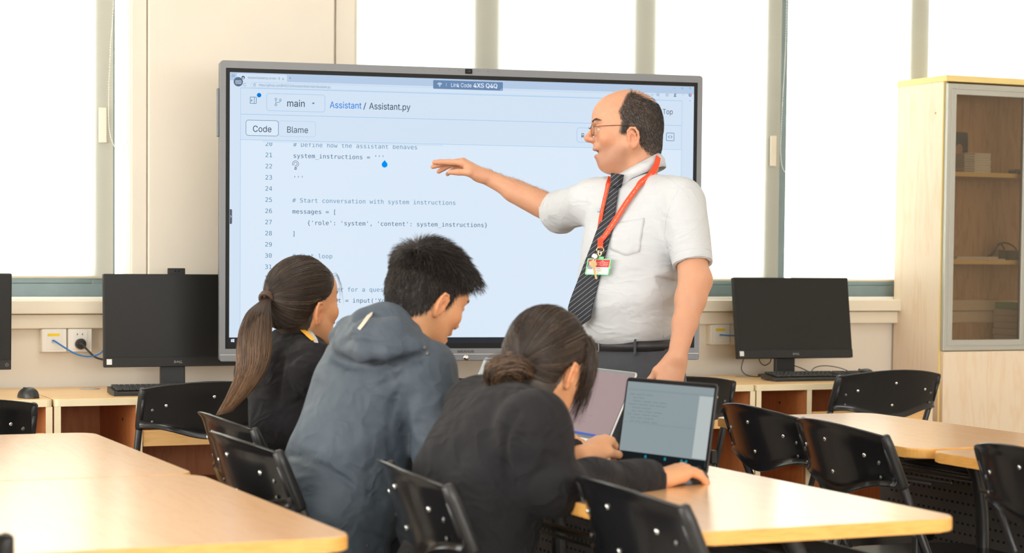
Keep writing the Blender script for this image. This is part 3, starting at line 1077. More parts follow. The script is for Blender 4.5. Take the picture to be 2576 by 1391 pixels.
for z in (1.236, 1.612, 0.845):
    for x0, x1 in ((CX0 + 0.018, CX1 - 0.018),):
        s = cbox('shelf', x0, x1, CY0 + 0.03, CY1 - 0.012, z - 0.009, z + 0.009, M['cabin'])
        cbox('front_edging', x0, x1, CY0 + 0.027, CY0 + 0.03, z - 0.0095, z + 0.0095, M['cabedge'], s)
def glass_door(x0, x1, z0, z1):
    y0, y1, st = CY0 - 0.022, CY0 - 0.002, 0.046
    d = cbox('glass_door', x0 + st - 0.004, x1 - st + 0.004, y0 + 0.008, y0 + 0.012, z0 + st - 0.004, z1 - st + 0.004, M['cabglass'])
    b = MB()
    for a, c, e, f in ((x0, x0 + st, z0, z1), (x1 - st, x1, z0, z1), (x0 + st, x1 - st, z0, z0 + st), (x0 + st, x1 - st, z1 - st, z1)):
        b.box(((a + c) / 2 - ox, (y0 + y1) / 2 - oy, (e + f) / 2), (c - a, y1 - y0, f - e), 0.0015)
    for a, c, e, f in ((x0 + 0.02, x0 + 0.024, z0 + 0.02, z1 - 0.02), (x1 - 0.024, x1 - 0.02, z0 + 0.02, z1 - 0.02), (x0 + 0.02, x1 - 0.02, z0 + 0.02, z0 + 0.024), (x0 + 0.02, x1 - 0.02, z1 - 0.024, z1 - 0.02)):
        b.box(((a + c) / 2 - ox, y0 - oy - 0.001, (e + f) / 2), (c - a, 0.003, f - e), 0.001)
    b.build('door_frame', M['alu'], d)
glass_door(CX0 + 0.006, MIDX - 0.001, 0.857, 1.992)
glass_door(MIDX + 0.001, CX1 - 0.004, 0.857, 1.992)
cbox('lower_door', CX0 + 0.010, MIDX - 0.001, CY0 - 0.02, CY0 - 0.002, 0.06, 0.853, M['cab'], None, 0.0008)
cbox('lower_door', MIDX + 0.001, CX1 - 0.004, CY0 - 0.02, CY0 - 0.002, 0.06, 0.853, M['cab'], None, 0.0008)
cbox('plinth', CX0 + 0.018, CX1 - 0.018, CY0 + 0.02, CY0 + 0.035, 0, 0.06, M['cab'])

# a stack of flat cases on the upper shelf, each its own thing
cs = None
NAMES = ['bottom', 'second', 'third', 'fourth', 'fifth', 'sixth', 'seventh', 'top']
for k in range(8):
    lab = 'clear flat disc case, %s of the stack of eight in the cabinet' % (NAMES[k] if k in (0, 7) else NAMES[k] + ' from the bottom')
    loc = (5.330 + 0.0015 * math.sin(k * 2.1), 7.11, 1.6212 + k * 0.0106)
    if cs is None:
        cs = thing('disc_case', lab, 'case', loc, 0, 'disc cases in the cabinet')
        b = MB(); b.box((0, 0, 0.0052), (0.138, 0.124, 0.0096), 0.0008); b.build('case_body', M['paper'], cs)
        b = MB(); b.box((-0.042, -0.0622, 0.0052), (0.050, 0.0006, 0.0055)); b.build('spine_print', M['logo'], cs)
    else:
        dup(cs, lab, loc)
b = MB()
ol = [(-0.044, 0), (-0.020, 0)] + [(-0.020 + 0.020 * (1 - math.cos(a)), 0.118 + 0.026 * math.sin(a)) for a in np.linspace(0, math.pi, 12)] + [(0.020, 0), (0.044, 0)] + rrect(-0.044, 0.044, 0, 0.182, 0.012, 5)[14:]
ol = [(-0.044, 0), (-0.020, 0)] + [(-0.020 * math.cos(a), 0.112 + 0.020 * math.sin(a)) for a in np.linspace(0, math.pi, 12)] + [(0.020, 0), (0.044, 0), (0.044, 0.174), (0.040, 0.181), (0.034, 0.183), (-0.034, 0.183), (-0.040, 0.181), (-0.044, 0.174)]
b.prism(ol, -0.002, 0.002, Matrix.Translation((0, 0, 0)) @ Matrix.Rotation(R(90), 4, 'X'))
o = tag(b.build('card_holder', M['navy']), 'navy card with an arched cut-out standing behind the disc cases', 'card')
o.location = (5.345, 7.20, 1.621)
b = MB(); b.prism(rrect(-0.135, 0.135, -0.07, 0.07, 0.01, 3), 0, 0.006, bev=0.002); o = tag(b.build('white_tray', M['paper']), 'thin white tray lying flat on the middle cabinet shelf', 'tray'); o.location = (5.36, 7.12, 1.245)
b = MB(); b.prism(rrect(-0.11, 0.11, -0.05, 0.05, 0.006, 3), 0, 0.008, bev=0.002); o = tag(b.build('white_board', M['white']), 'white slab lying on the white tray in the cabinet', 'slab'); o.location = (5.355, 7.115, 1.2515)
b = MB(); b.box((0, 0, 0.022), (0.09, 0.055, 0.044), 0.005); o = tag(b.build('power_adapter', M['blackm']), 'black power adapter on the middle cabinet shelf', 'adapter'); o.location = (5.645, 7.22, 1.245)
b = MB(); b.tube(spline([(5.50, 7.22, 1.25), (5.54, 7.22, 1.268), (5.58, 7.23, 1.305), (5.62, 7.24, 1.322), (5.655, 7.24, 1.318), (5.69, 7.24, 1.30), (5.70, 7.23, 1.27)], 8), 0.004, 8)
b.tube(spline([(5.55, 7.26, 1.25), (5.585, 7.262, 1.27), (5.615, 7.262, 1.318), (5.64, 7.262, 1.305), (5.65, 7.262, 1.28)], 8), 0.0035, 8)
tag(b.build('adapter_cable', M['blackcable']), 'looped black cable beside the adapter in the cabinet', 'cable')
b = MB(); b.box((0, 0, 0.014), (0.05, 0.06, 0.028), 0.008); o = tag(b.build('small_gadget', M['blackm']), 'small black gadget at the right end of the upper cabinet shelf', 'gadget'); o.location = (5.655, 7.20, 1.6212)
for k in range(7):
    lab = 'thick pale book, %s of the pile at the bottom of the cabinet' % ['lowest', 'second lowest', 'third from below', 'middle', 'third from the top', 'second from the top', 'green topped last'][k]
    b = MB(); b.box((0, 0, 0.0145), (0.10, 0.20, 0.0275), 0.002); o = b.build('book', M['paper'] if k < 6 else M['green'])
    o.location = (5.665 + 0.003 * math.sin(k * 2.4), 7.19, 0.8545 + k * 0.0288)
    tag(o, lab, 'book', 'books in the cabinet')


# ================================================================== interactive display on its stand
DX, DY = 1.908, 6.827
DR = math.atan2(6.519 - 6.827, 3.668 - 1.908)
DWID = 1.787
t = thing('interactive_display', 'large interactive display showing program code, in front of the windows', 'display', (DX, DY, 0), DR)
b = MB()
B0, B1 = 0.862, 1.921
b.box((DWID / 2, 0.040, (B0 + B1) / 2), (DWID - 0.004, 0.072, B1 - B0 - 0.004), 0.006)
b.build('rear_case', M['blackm'], t)
def ring(u0, u1, v0, v1, i0, i1, j0, j1, y0, y1, nm, m, rad=0.012):
    b = MB()
    o = rrect(u0, u1, v0, v1, rad, 4)
    n = len(o)
    i = [(min(max(x, i0), i1), min(max(y, j0), j1)) for x, y in rrect(i0, i1, j0, j1, 0.001, 4)]
    V = {}
    for kk, ring_, y in ((0, o, y0), (1, i, y0), (2, o, y1), (3, i, y1)):
        V[kk] = [b.bm.verts.new((x, y, z)) for x, z in ring_]
    for q in range(n):
        p = (q + 1) % n
        b.bm.faces.new((V[0][q], V[0][p], V[1][p], V[1][q]))
        b.bm.faces.new((V[2][q], V[3][q], V[3][p], V[2][p]))
        b.bm.faces.new((V[0][q], V[2][q], V[2][p], V[0][p]))
        b.bm.faces.new((V[1][q], V[1][p], V[3][p], V[3][q]))
    return b.build(nm, m, t)
fr = ring(0, DWID, B0, B1, 0.020, DWID - 0.019, 0.907, 1.895, -0.006, 0.03, 'frame', M['silver'])
b = MB(); b.box((DWID / 2, -0.0075, 0.8860), (DWID - 0.004, 0.004, 0.0022)); b.build('frame_groove', M['alu'], fr)
b = MB(); b.box((DWID / 2, -0.009, 0.8735), (DWID - 0.006, 0.006, 0.021), 0.002); b.build('lower_bar', M['silver'], t)
b = MB(); b.box((DWID / 2, -0.0005, 1.401), (DWID - 0.036, 0.005, 0.992)); b.build('bezel', M['bezel'], t)
fm = Matrix.Translation((0, -0.0093, 0)) @ Matrix.Rotation(R(90), 4, 'X')
b = MB()
for dx in (0, 0.0005):
    write(b, 'MAXHUB', 0.8605 + dx, 0.8915, fm @ Matrix.Translation((0, 0, -0.0027 + dx * 0.2)), width=0.060, height=0.0088)
b.build('brand_lettering', M['ink'], fr)
b = MB()
b.lathe([(0, 0), (0.010, 0), (0.0105, 0.003), (0.009, 0.0045), (0, 0.005)], Matrix.Translation((0.8905, -0.011, 0.8735)) @ Matrix.Rotation(R(90), 4, 'X'), 24)
b.build('power_button', M['chrome'], t)
b = MB(); b.box((0.893, -0.0075, 1.9095), (0.026, 0.006, 0.0175), 0.002); wc = b.build('webcam', M['bezel'], t)
b = MB(); b.lathe([(0, 0), (0.006, 0), (0.006, 0.0012), (0.0035, 0.0014), (0.003, 0.0006), (0, 0.0008)], Matrix.Translation((0.893, -0.0105, 1.9095)) @ Matrix.Rotation(R(90), 4, 'X'), 18); b.build('lens', M['black'], wc)
b = MB()
for k in (-3, -2, -1, 1, 2, 3):
    b.cyl((0.893 + k * 0.036, -0.0063, 1.912), (0.893 + k * 0.036, -0.0058, 1.912), 0.0012, 8)
b.build('microphone_hole', M['ink'], fr)
b = MB(); b.box((-0.004, 0.03, 1.74), (0.010, 0.02, 0.17), 0.003); b.build('side_pen_rail', M['silver'], t)
# stand: two columns and a low base behind the display
b = MB()
for s in (-0.17, 0.17):
    b.box((0.90 + s, 0.115, 0.80), (0.07, 0.05, 1.55), 0.006)
b.box((0.90, 0.105, 1.40), (0.62, 0.05, 0.36), 0.006)
b.build('stand_column', M['blacksteel'], t)
b = MB(); b.box((0.90, 0.06, 0.075), (0.56, 0.46, 0.05), 0.008); sb = b.build('stand_base', M['blacksteel'], t)
for sx in (-0.24, 0.24):
    for sy in (-0.14, 0.26):
        b = MB(); b.cyl((0.90 + sx - 0.012, sy, 0.027), (0.90 + sx + 0.012, sy, 0.027), 0.026, 16); b.build('caster', M['blackm'], sb)

# ---- the picture on the display
def E_(r, g, b_): return srgb(r, g, b_)
SC = {
    'page': screen_glass('screen page light', E_(220, 235, 250), 0.97),
    'panel': screen_glass('screen header light', E_(211, 228, 246), 0.97),
    'strip': screen_glass('screen tab strip light', E_(180, 203, 230), 0.97),
    'line': emit('screen rule light', E_(160, 200, 235)),
    'ink': emit('screen dark text light', E_(34, 62, 84)),
    'code': emit('screen code text light', E_(38, 84, 122)),
    'comment': emit('screen comment text light', E_(92, 142, 176)),
    'number': emit('screen line number light', E_(78, 128, 160)),
    'blue': emit('screen blue light', E_(0, 124, 222)),
    'drop': emit('screen cursor light', E_(0, 146, 246)),
    'grey': emit('screen grey text light', E_(112, 136, 160)),
    'pill': emit('screen code pill light', E_(108, 138, 178)),
    'white': emit('screen white light', E_(235, 244, 255)),
    'task': screen_glass('screen taskbar light', E_(34, 40, 48), 0.8),
}
L0 = -0.0032
def layer(k): return Matrix.Translation((0, L0 - 0.0004 * k, 0)) @ Matrix.Rotation(R(90), 4, 'X')
U0, U1, V0, V1 = 0.034, 1.7545, 0.9475, 1.8805
def rect(b, x0, x1, y0, y1, m): b.flat([(x0, y0), (x1, y0), (x1, y1), (x0, y1)], [(0, 1, 2, 3)], m)
def frame_line(b, x0, x1, y0, y1, r_, th, m):
    o = rrect(x0, x1, y0, y1, r_, 5); i = rrect(x0 + th, x1 - th, y0 + th, y1 - th, max(r_ - th, 0.001), 5); n = len(o)
    b.flat(o + i, [(q, (q + 1) % n, n + (q + 1) % n, n + q) for q in range(n)], m)
def poly(b, pts, m): b.flat(pts, [tuple(range(len(pts)))], m)
def stroke(b, pts, th, m, closed=False):
    n = len(pts); V = []; F = []
    for q in range(n if closed else n - 1):
        (xa, ya), (xb, yb) = pts[q], pts[(q + 1) % n]
        dx, dy = xb - xa, yb - ya; l = math.hypot(dx, dy) or 1; nx, ny = -dy / l * th / 2, dx / l * th / 2
        ex, ey = dx / l * th * 0.3, dy / l * th * 0.3
        k = len(V); V += [(xa + nx - ex, ya + ny - ey), (xa - nx - ex, ya - ny - ey), (xb - nx + ex, yb - ny + ey), (xb + nx + ex, yb + ny + ey)]; F.append((k, k + 1, k + 2, k + 3))
    b.flat(V, F, m)
def circ(cx, cy, r_, n=24, a0=0, a1=360): return [(cx + r_ * math.cos(R(a)), cy + r_ * math.sin(R(a))) for a in np.linspace(a0, a1, n, endpoint=(a1 - a0) < 360)]
b = MB(); rect(b, U0, U1, V0, V1, layer(0)); SCR = b.build('screen', SC['page'], t)
b = MB(); rect(b, 0.072, 1.708, 1.648, 1.826, layer(1)); rect(b, U0, 0.072, V0, 1.826, layer(1)); rect(b, 1.708, U1, V0, 1.826, layer(1)); b.build('page_header', SC['panel'], SCR)
b = MB(); rect(b, U0, U1, 1.852, V1, layer(1)); b.build('tab_strip', SC['strip'], SCR)
b = MB(); poly(b, rrect(0.0575, 0.235, 1.846, 1.877, 0.005, 3, (0, 0, 1, 1)), layer(2)); b.build('active_tab', SC['panel'], SCR)
b = MB(); rect(b, U0, U1, 1.826, 1.852, layer(2)); b.build('address_bar', SC['panel'], SCR)
b = MB(); rect(b, U0, U1, 0.9265, V0, layer(1)); b.build('taskbar', SC['task'], SCR)
b = MB()
for v in (1.8255, 1.7335, 1.6445):
    rect(b, 0.072, 1.708, v, v + 0.0018, layer(3))
rect(b, 0.0712, 0.0724, V0, 1.826, layer(3)); rect(b, 1.7072, 1.7084, V0, 1.826, layer(3))
frame_line(b, 0.1625, 0.3715, 1.7485, 1.8105, 0.010, 0.0016, layer(3))
frame_line(b, 0.2055, 0.3375, 1.6595, 1.715, 0.009, 0.0010, layer(3))
frame_line(b, 1.3018, 1.62, 1.6635, 1.7175, 0.010, 0.0016, layer(3))
frame_line(b, 0.1065, 1.62, 1.8285, 1.8475, 0.009, 0.0008, layer(3))
b.build('rule_lines', SC['line'], SCR)
b = MB(); poly(b, rrect(0.0905, 0.2055, 1.6600, 1.7145, 0.009, 4), layer(3)); b.build('code_button', SC['page'], SCR)
b = MB(); frame_line(b, 0.0900, 0.2060, 1.6595, 1.7150, 0.0095, 0.0016, layer(4))
# branch mark
for cx, cy in ((0.196, 1.770), (0.196, 1.790), (0.212, 1.788)):
    stroke(b, circ(cx, cy, 0.0034, 14), 0.0015, layer(4), True)
stroke(b, [(0.196, 1.7735), (0.196, 1.7865)], 0.0016, layer(4))
stroke(b, [(0.2118, 1.7845), (0.2105, 1.781), (0.205, 1.779), (0.198, 1.778)], 0.0016, layer(4))
# side panel mark
frame_line(b, 0.1045, 0.1275, 1.772, 1.796, 0.002, 0.0018, layer(4)); stroke(b, [(0.1195, 1.772), (0.1195, 1.794)], 0.0016, layer(4)); poly(b, [(0.1085, 1.779), (0.1135, 1.7835), (0.1085, 1.788)], layer(4))
poly(b, [(0.3230, 1.7815), (0.3290, 1.7755), (0.3350, 1.7815)], layer(4))
# code view mark at right
frame_line(b, 1.6473, 1.6788, 1.6766, 1.7068, 0.003, 0.002, layer(4)); stroke(b, [(1.6605, 1.6962), (1.6555, 1.6917), (1.6605, 1.6872)], 0.002, layer(4)); stroke(b, [(1.6655, 1.6962), (1.6705, 1.6917), (1.6655, 1.6872)], 0.002, layer(4))
b.build('page_icons', SC['number'], SCR)
b = MB(); poly(b, circ(0.1365, 1.8025, 0.0078), layer(5)); b.build('notice_dot', SC['blue'], SCR)
b = MB(); poly(b, [(0.5872 + 0.0105 * math.cos(R(a)), 1.5675 + 0.0105 * math.sin(R(a))) for a in np.linspace(128, 412, 24)] + [(0.5872, 1.5835)], layer(4)); b.build('touch_marker', SC['drop'], SCR)
b = MB()
write(b, 'main', 0.2361, 1.7656, layer(5), width=0.0622, height=0.0235, bold=0.003)
write(b, '/', 0.5085, 1.7645, layer(5), width=0.0105, height=0.0215)
write(b, 'Assistant.py', 0.5297, 1.7640, layer(5), width=0.1500, height=0.0225, bold=0.003)
write(b, 'Code', 0.1155, 1.6735, layer(5), width=0.0650, height=0.0215, bold=0.003)
write(b, 'Blame', 0.2364, 1.6735, layer(5), width=0.0740, height=0.0215)
write(b, 'Top', 1.6324, 1.7755, layer(5), width=0.0390, height=0.0185)
write(b, 'R', 1.3204, 1.6805, layer(5), width=0.0105, height=0.0165)
b.build('page_lettering', SC['ink'], SCR)
b = MB(); write(b, 'Assistant', 0.3879, 1.7645, layer(5), width=0.1140, height=0.0225, bold=0.003); b.build('link_lettering', SC['blue'], SCR)
VL = lambda n: 1.6245 - (n - 20) * 0.03945           # baseline of a code line
ADV, EM = 0.01322, 0.0152
b = MB()
for n_ in range(20, 31):
    write_mono(b, str(n_), 0.1585, VL(n_) + 0.0005, ADV, EM, layer(4))
write_mono(b, '31', 0.1585, VL(31), ADV, EM, layer(4)); write_mono(b, '3', 0.1585, VL(32), ADV, EM, layer(4))
b.build('line_numbers', SC['number'], SCR)
b = MB()
for n_, x, s in ((20, 0.2580, '# Define how the assistant behaves'), (25, 0.2555, '# Start conversation with system instructions'), (30, 0.2555, '# Chat loop'), (33, 0.4013, 'ser for a quest'), (36, 0.4149, 'ondi')):
    write_mono(b, s, x, VL(n_), ADV, EM, layer(4))
b.build('comment_lettering', SC['comment'], SCR)
b = MB()
for n_, x, s in ((21, 0.2575, "system_instructions = '''"), (23, 0.2575, "'''"), (26, 0.2555, 'messages = ['), (27, 0.2555, "    {'role': 'system', 'content': system_instructions}"), (28, 0.2555, ']'), (34, 0.4202, "t = input('Yo"), (37, 0.3549, 'ser')):
    write_mono(b, s, x, VL(n_), ADV, EM, layer(4))
# outlined question mark
stroke(b, circ(0.2668, 1.5635, 0.0085, 12, 200, -30) + [(0.2685, 1.5555), (0.2672, 1.5515)], 0.0062, layer(4)); poly(b, circ(0.2668, 1.5465, 0.0042, 14), layer(4))
b.build('code_lettering', SC['code'], SCR)
b = MB()
stroke(b, circ(0.2668, 1.5635, 0.0085, 12, 200, -30) + [(0.2685, 1.5555), (0.2672, 1.5520)], 0.0032, layer(5)); poly(b, circ(0.2668, 1.5465, 0.0022, 12), layer(5))
b.build('question_mark_fill', SC['white'], SCR)
b = MB(); rect(b, 0.150, 0.80, 1.6370, 1.6440, layer(6)); b.build('scrolled_edge', SC['panel'], SCR)
b = MB()
write(b, 'Assistant/Assistant.py at main - D', 0.0965, 1.8592, layer(5), width=0.1135, height=0.0082)
write(b, 'https://github.com/DHSZCS/Assistant/blob/main/Assistant.py', 0.136, 1.8342, layer(5), width=0.2545, height=0.0085)
stroke(b, [(0.218, 1.8585), (0.2235, 1.8645)], 0.0012, layer(5)); stroke(b, [(0.218, 1.8645), (0.2235, 1.8585)], 0.0012, layer(5))
stroke(b, [(0.242, 1.8655), (0.250, 1.8655)], 0.0011, layer(5)); stroke(b, [(0.246, 1.8615), (0.246, 1.8695)], 0.0011, layer(5))
frame_line(b, 0.1165, 0.1245, 1.8335, 1.841, 0.001, 0.001, layer(5)); stroke(b, circ(0.1205, 1.841, 0.0025, 8, 0, 180), 0.001, layer(5))
stroke(b, circ(0.0865, 1.838, 0.0048, 16, 40, 330), 0.0011, layer(5))
frame_line(b, 0.0405, 0.0495, 1.864, 1.872, 0.001, 0.0012, layer(5))
# window buttons and toolbar marks at the right
stroke(b, [(1.6725, 1.8723), (1.6795, 1.8723)], 0.001, layer(5)); frame_line(b, 1.7045, 1.7100, 1.8700, 1.8755, 0.001, 0.001, layer(5))
stroke(b, [(1.7355, 1.8710), (1.7410, 1.8770)], 0.001, layer(5)); stroke(b, [(1.7355, 1.8770), (1.7410, 1.8710)], 0.001, layer(5))
write(b, 'A', 1.588, 1.8415, layer(5), width=0.0060, height=0.0065)
for cx in (1.6128, 1.6485):
    stroke(b, [(cx + (0.0062 if q % 2 == 0 else 0.0028) * math.sin(q * math.pi / 5), 1.8462 + (0.0062 if q % 2 == 0 else 0.0028) * math.cos(q * math.pi / 5)) for q in range(10)], 0.0010, layer(5), True)
poly(b, circ(1.6795, 1.8495, 0.0032, 12), layer(5)); poly(b, circ(1.6795, 1.8405, 0.0055, 12, 0, 180), layer(5))
for q in range(3):
    poly(b, circ(1.7075 + q * 0.0032, 1.8480, 0.0008, 8), layer(5))
poly(b, [(1.7355, 1.8260), (1.7385, 1.8290), (1.7415, 1.8260)], layer(5))
b.build('toolbar_lettering', SC['grey'], SCR)
b = MB(); poly(b, circ(0.0805, 1.8625, 0.0058, 20), layer(5)); b.build('tab_icon', SC['ink'], SCR)
b = MB(); poly(b, circ(0.0805, 1.8612, 0.0032, 16), layer(6)); b.build('tab_icon_inner', SC['panel'], SCR)
b = MB(); poly(b, circ(1.684, 1.8520, 0.0014, 10), layer(6)); b.build('profile_dot', emit('screen red light', E_(226, 60, 70)), SCR)
ico = [emit('screen teal light', E_(60, 170, 190)), emit('screen violet light', E_(150, 110, 220)), emit('screen pink light', E_(240, 120, 140))]
for q, m_ in enumerate(ico):
    b = MB(); poly(b, circ(1.7387, 1.8486, 0.0062, 10, 90 + q * 120, 210 + q * 120) + circ(1.7387, 1.8486, 0.0022, 6, 210 + q * 120, 90 + q * 120), layer(5)); b.build('assistant_icon', m_, SCR)
b = MB(); poly(b, circ(0.0633, 1.8473, 0.0165, 32), layer(6)); b.build('keyboard_bubble', emit('screen bubble light', E_(96, 116, 142)), SCR)
b = MB(); frame_line(b, 0.0535, 0.0735, 1.8405, 1.8520, 0.002, 0.0010, layer(7))
for q in range(3):
    stroke(b, [(0.0560, 1.8432 + q * 0.003), (0.0710, 1.8432 + q * 0.003)], 0.0009, layer(7))
b.build('keyboard_symbol', SC['white'], SCR)
b = MB(); poly(b, rrect(0.7626, 1.0210, 1.8435, 1.8745, 0.003, 3), layer(6)); b.build('link_code_box', SC['pill'], SCR)
b = MB()
write(b, 'Link Code', 0.8287, 1.8520, layer(7), width=0.0755, height=0.0145)
for dx in (0, 0.0006, 0.0012):
    write(b, '4XS Q4Q', 0.9112 + dx, 1.8520, layer(7 + dx * 100), width=0.0880, height=0.0160)
for r_ in (0.0045, 0.0080, 0.0115):
    stroke(b, circ(0.7865, 1.8535, r_, 9, 45, 135), 0.0017, layer(7))
poly(b, circ(0.7865, 1.8530, 0.0018, 10), layer(7))
stroke(b, [(0.8105, 1.8530), (0.8105, 1.8660)], 0.0008, layer(7))
stroke(b, [(1.0120, 1.8455), (1.0175, 1.8510)], 0.0008, layer(7)); stroke(b, [(1.0145, 1.8455), (1.0175, 1.8485)], 0.0008, layer(7))
b.build('link_code_lettering', SC['white'], SCR)
b = MB(); poly(b, rrect(0.0345, 0.0430, 1.348, 1.400, 0.004, 3, (0, 1, 1, 0)), layer(4)); b.build('side_tab', emit('screen side tab light', E_(92, 100, 112)), SCR)
b = MB(); stroke(b, [(0.0375, 1.3775), (0.0402, 1.3740), (0.0375, 1.3705)], 0.0012, layer(5)); b.build('side_tab_arrow', SC['white'], SCR)
b = MB()
for x0_, x1_, y0_, y1_ in ((0, 0.46, 0.54, 1), (0.54, 1, 0.54, 1), (0, 0.46, 0, 0.46), (0.54, 1, 0, 0.46)):
    k_ = lambda x, y: (0.0405 + 0.0115 * x, 0.9365 + 0.0115 * ((y - 0.5) * (0.78 + 0.22 * x)))
    poly(b, [k_(x0_, y0_), k_(x1_, y0_), k_(x1_, y1_), k_(x0_, y1_)], layer(3))
b.build('start_symbol', SC['white'], SCR)


# ================================================================== laptops on the front tables
def laptop(x, y, rz, label, lean, W, D, H, body, screen_m, deck, z=0.75, extras=None, edge=0.007, base_m=None):
    t = thing('laptop', label, 'laptop', (x, y, z), rz)
    b = MB(); b.prism(rrect(-W / 2, W / 2, -D, 0, 0.012, 4), 0, 0.014, bev=0.002); base = b.build('base', base_m or body, t)
    b = MB()
    for r_ in range(5):
        for k in range(14):
            b.box((-W * 0.42 + (k + 0.5) * W * 0.84 / 14, -0.035 - r_ * 0.0185, 0.0148), (W * 0.84 / 14 - 0.003, 0.0155, 0.0016), 0.0004, None, 1)
    b.build('keys', deck, base)
    b = MB(); b.box((0, -D + 0.045, 0.0143), (0.10, 0.06, 0.0008)); b.build('touchpad', M['greysteel'] if deck is M['key'] else M['alu'], base)
    lm = Matrix.Translation((0, 0.002, 0.012)) @ Matrix.Rotation(-lean, 4, 'X')
    b = MB(); b.prism(rrect(-W / 2, W / 2, 0, H, 0.010, 4), -0.0055, 0, lm @ Matrix.Rotation(R(90), 4, 'X'), bev=0.0015); lid = b.build('lid', body, t)
    b = MB(); b.prism(rrect(-W / 2 + 0.002, W / 2 - 0.002, 0.008, H - 0.002, 0.008, 4), 0.0, 0.0006, lm @ Matrix.Rotation(R(90), 4, 'X')); b.build('bezel', M['bezel'] if body is M['blackm'] else M['silver'], lid)
    fm = lm @ Matrix.Translation((0, -0.0009, 0)) @ Matrix.Rotation(R(90), 4, 'X')
    b = MB(); rect(b, -W / 2 + edge, W / 2 - edge, 0.016, H - 0.010, fm); sc_ = b.build('screen', screen_m, lid)
    if extras:
        extras(sc_, lm, W, H, edge)
    return t


def ex_black(sc_, lm, W, H, e):
    L = lambda k: lm @ Matrix.Translation((0, -0.0009 - 0.0003 * k, 0)) @ Matrix.Rotation(R(90), 4, 'X')
    g = emit('laptop grey text', E_(128, 140, 143)); d = emit('laptop taskbar', E_(26, 30, 32)); tl = emit('laptop teal icon', E_(30, 130, 150)); bd = emit('laptop panel line', E_(136, 150, 154)); li = emit('laptop side panel', E_(182, 190, 190))
    b = MB(); rect(b, -W / 2 + e, W / 2 - e, 0.016, 0.032, L(1)); b.build('taskbar', d, sc_)
    b = MB(); rect(b, W * 0.33, W / 2 - e, 0.034, H - 0.03, L(1)); b.build('side_pane', li, sc_)
    b = MB(); rect(b, -W / 2 + e, W / 2 - e, H - 0.030, H - 0.026, L(2)); rect(b, -W / 2 + e, W * 0.33, H * 0.48, H * 0.48 + 0.003, L(2)); rect(b, W * 0.325, W * 0.33, 0.034, H - 0.03, L(2)); b.build('window_border', bd, sc_)
    b = MB()
    rnd = random.Random(4)
    for k in range(9):
        y_ = H - 0.040 - k * 0.0078
        x_ = -W / 2 + 0.02 + (0.012 if k % 3 else 0)
        for j in range(rnd.randint(2, 5)):
            w_ = rnd.uniform(0.012, 0.035); rect(b, x_, x_ + w_, y_, y_ + 0.0022, L(2)); x_ += w_ + 0.005
    b.build('faint_text_rows', g, sc_)
    b = MB()
    for k in (0.0, 0.03, 0.055, 0.062):
        poly(b, circ(-W * 0.17 + k * 2.2, 0.024, 0.004, 10), L(2))
    b.build('taskbar_icons', tl, sc_)


def ex_silver(sc_, lm, W, H, e):
    L = lambda k: lm @ Matrix.Translation((0, -0.0009 - 0.0003 * k, 0)) @ Matrix.Rotation(R(90), 4, 'X')
    bl = emit('laptop status bar', E_(84, 110, 196)); g = emit('laptop code text', E_(176, 150, 152))
    b = MB(); rect(b, -W / 2 + e, W / 2 - e, 0.016, 0.022, L(1)); b.build('status_bar', bl, sc_)
    b = MB(); rnd = random.Random(7)
    for k in range(15):
        y_ = H - 0.03 - k * 0.0095
        x_ = -W / 2 + 0.03 + rnd.choice((0, 0.01, 0.02))
        for j in range(rnd.randint(1, 4)):
            w_ = rnd.uniform(0.012, 0.04); rect(b, x_, x_ + w_, y_, y_ + 0.0018, L(2)); x_ += w_ + 0.005
    b.build('faint_code_rows', g, sc_)


silver_body = mat('silver laptop body', srgb(196, 198, 200), 0.35, metal=0.7)
laptop(2.155, 4.005, R(-75.6), 'black laptop with a grey screen, in front of the nearest seated person', R(9), 0.305, 0.215, 0.205, M['blackm'], screen_glass('black laptop screen light', E_(150, 164, 168), 0.85, 0.3), M['key'], extras=ex_black, base_m=silver_body)
laptop(2.292, 4.715, R(-88), 'silver laptop with a pinkish code screen, leaning back behind the black laptop', R(25), 0.31, 0.215, 0.205, silver_body, screen_glass('silver laptop screen light', E_(150, 116, 122), 0.8, 0.06, 0.2), M['key'], extras=ex_silver, edge=0.005)
laptop(2.200, 5.175, R(-90), 'pale laptop with only a corner showing, left of the nearest seated head', R(24), 0.31, 0.215, 0.205, silver_body, screen_glass('pale laptop screen light', E_(212, 216, 208), 0.9, 0.3), M['key'])

# ================================================================== smooth-union field modelling for bodies and clothes
_rs = np.random.RandomState(5)
_LAT = _rs.rand(32, 32, 32).astype(np.float32)


def vnoise(P, scale, off=0.0):
    q = P * scale + off
    i = np.floor(q).astype(np.int32)
    f = q - i
    f = f * f * (3 - 2 * f)
    i &= 31
    j = (i + 1) & 31
    x0, y0, z0, x1, y1, z1 = i[..., 0], i[..., 1], i[..., 2], j[..., 0], j[..., 1], j[..., 2]
    fx, fy, fz = f[..., 0], f[..., 1], f[..., 2]
    L = _LAT
    a = L[x0, y0, z0] * (1 - fx) + L[x1, y0, z0] * fx
    b = L[x0, y1, z0] * (1 - fx) + L[x1, y1, z0] * fx
    c = L[x0, y0, z1] * (1 - fx) + L[x1, y0, z1] * fx
    d = L[x0, y1, z1] * (1 - fx) + L[x1, y1, z1] * fx
    return ((a * (1 - fy) + b * fy) * (1 - fz) + (c * (1 - fy) + d * fy) * fz) - 0.5


def V3(p):
    return np.array(p, np.float32)


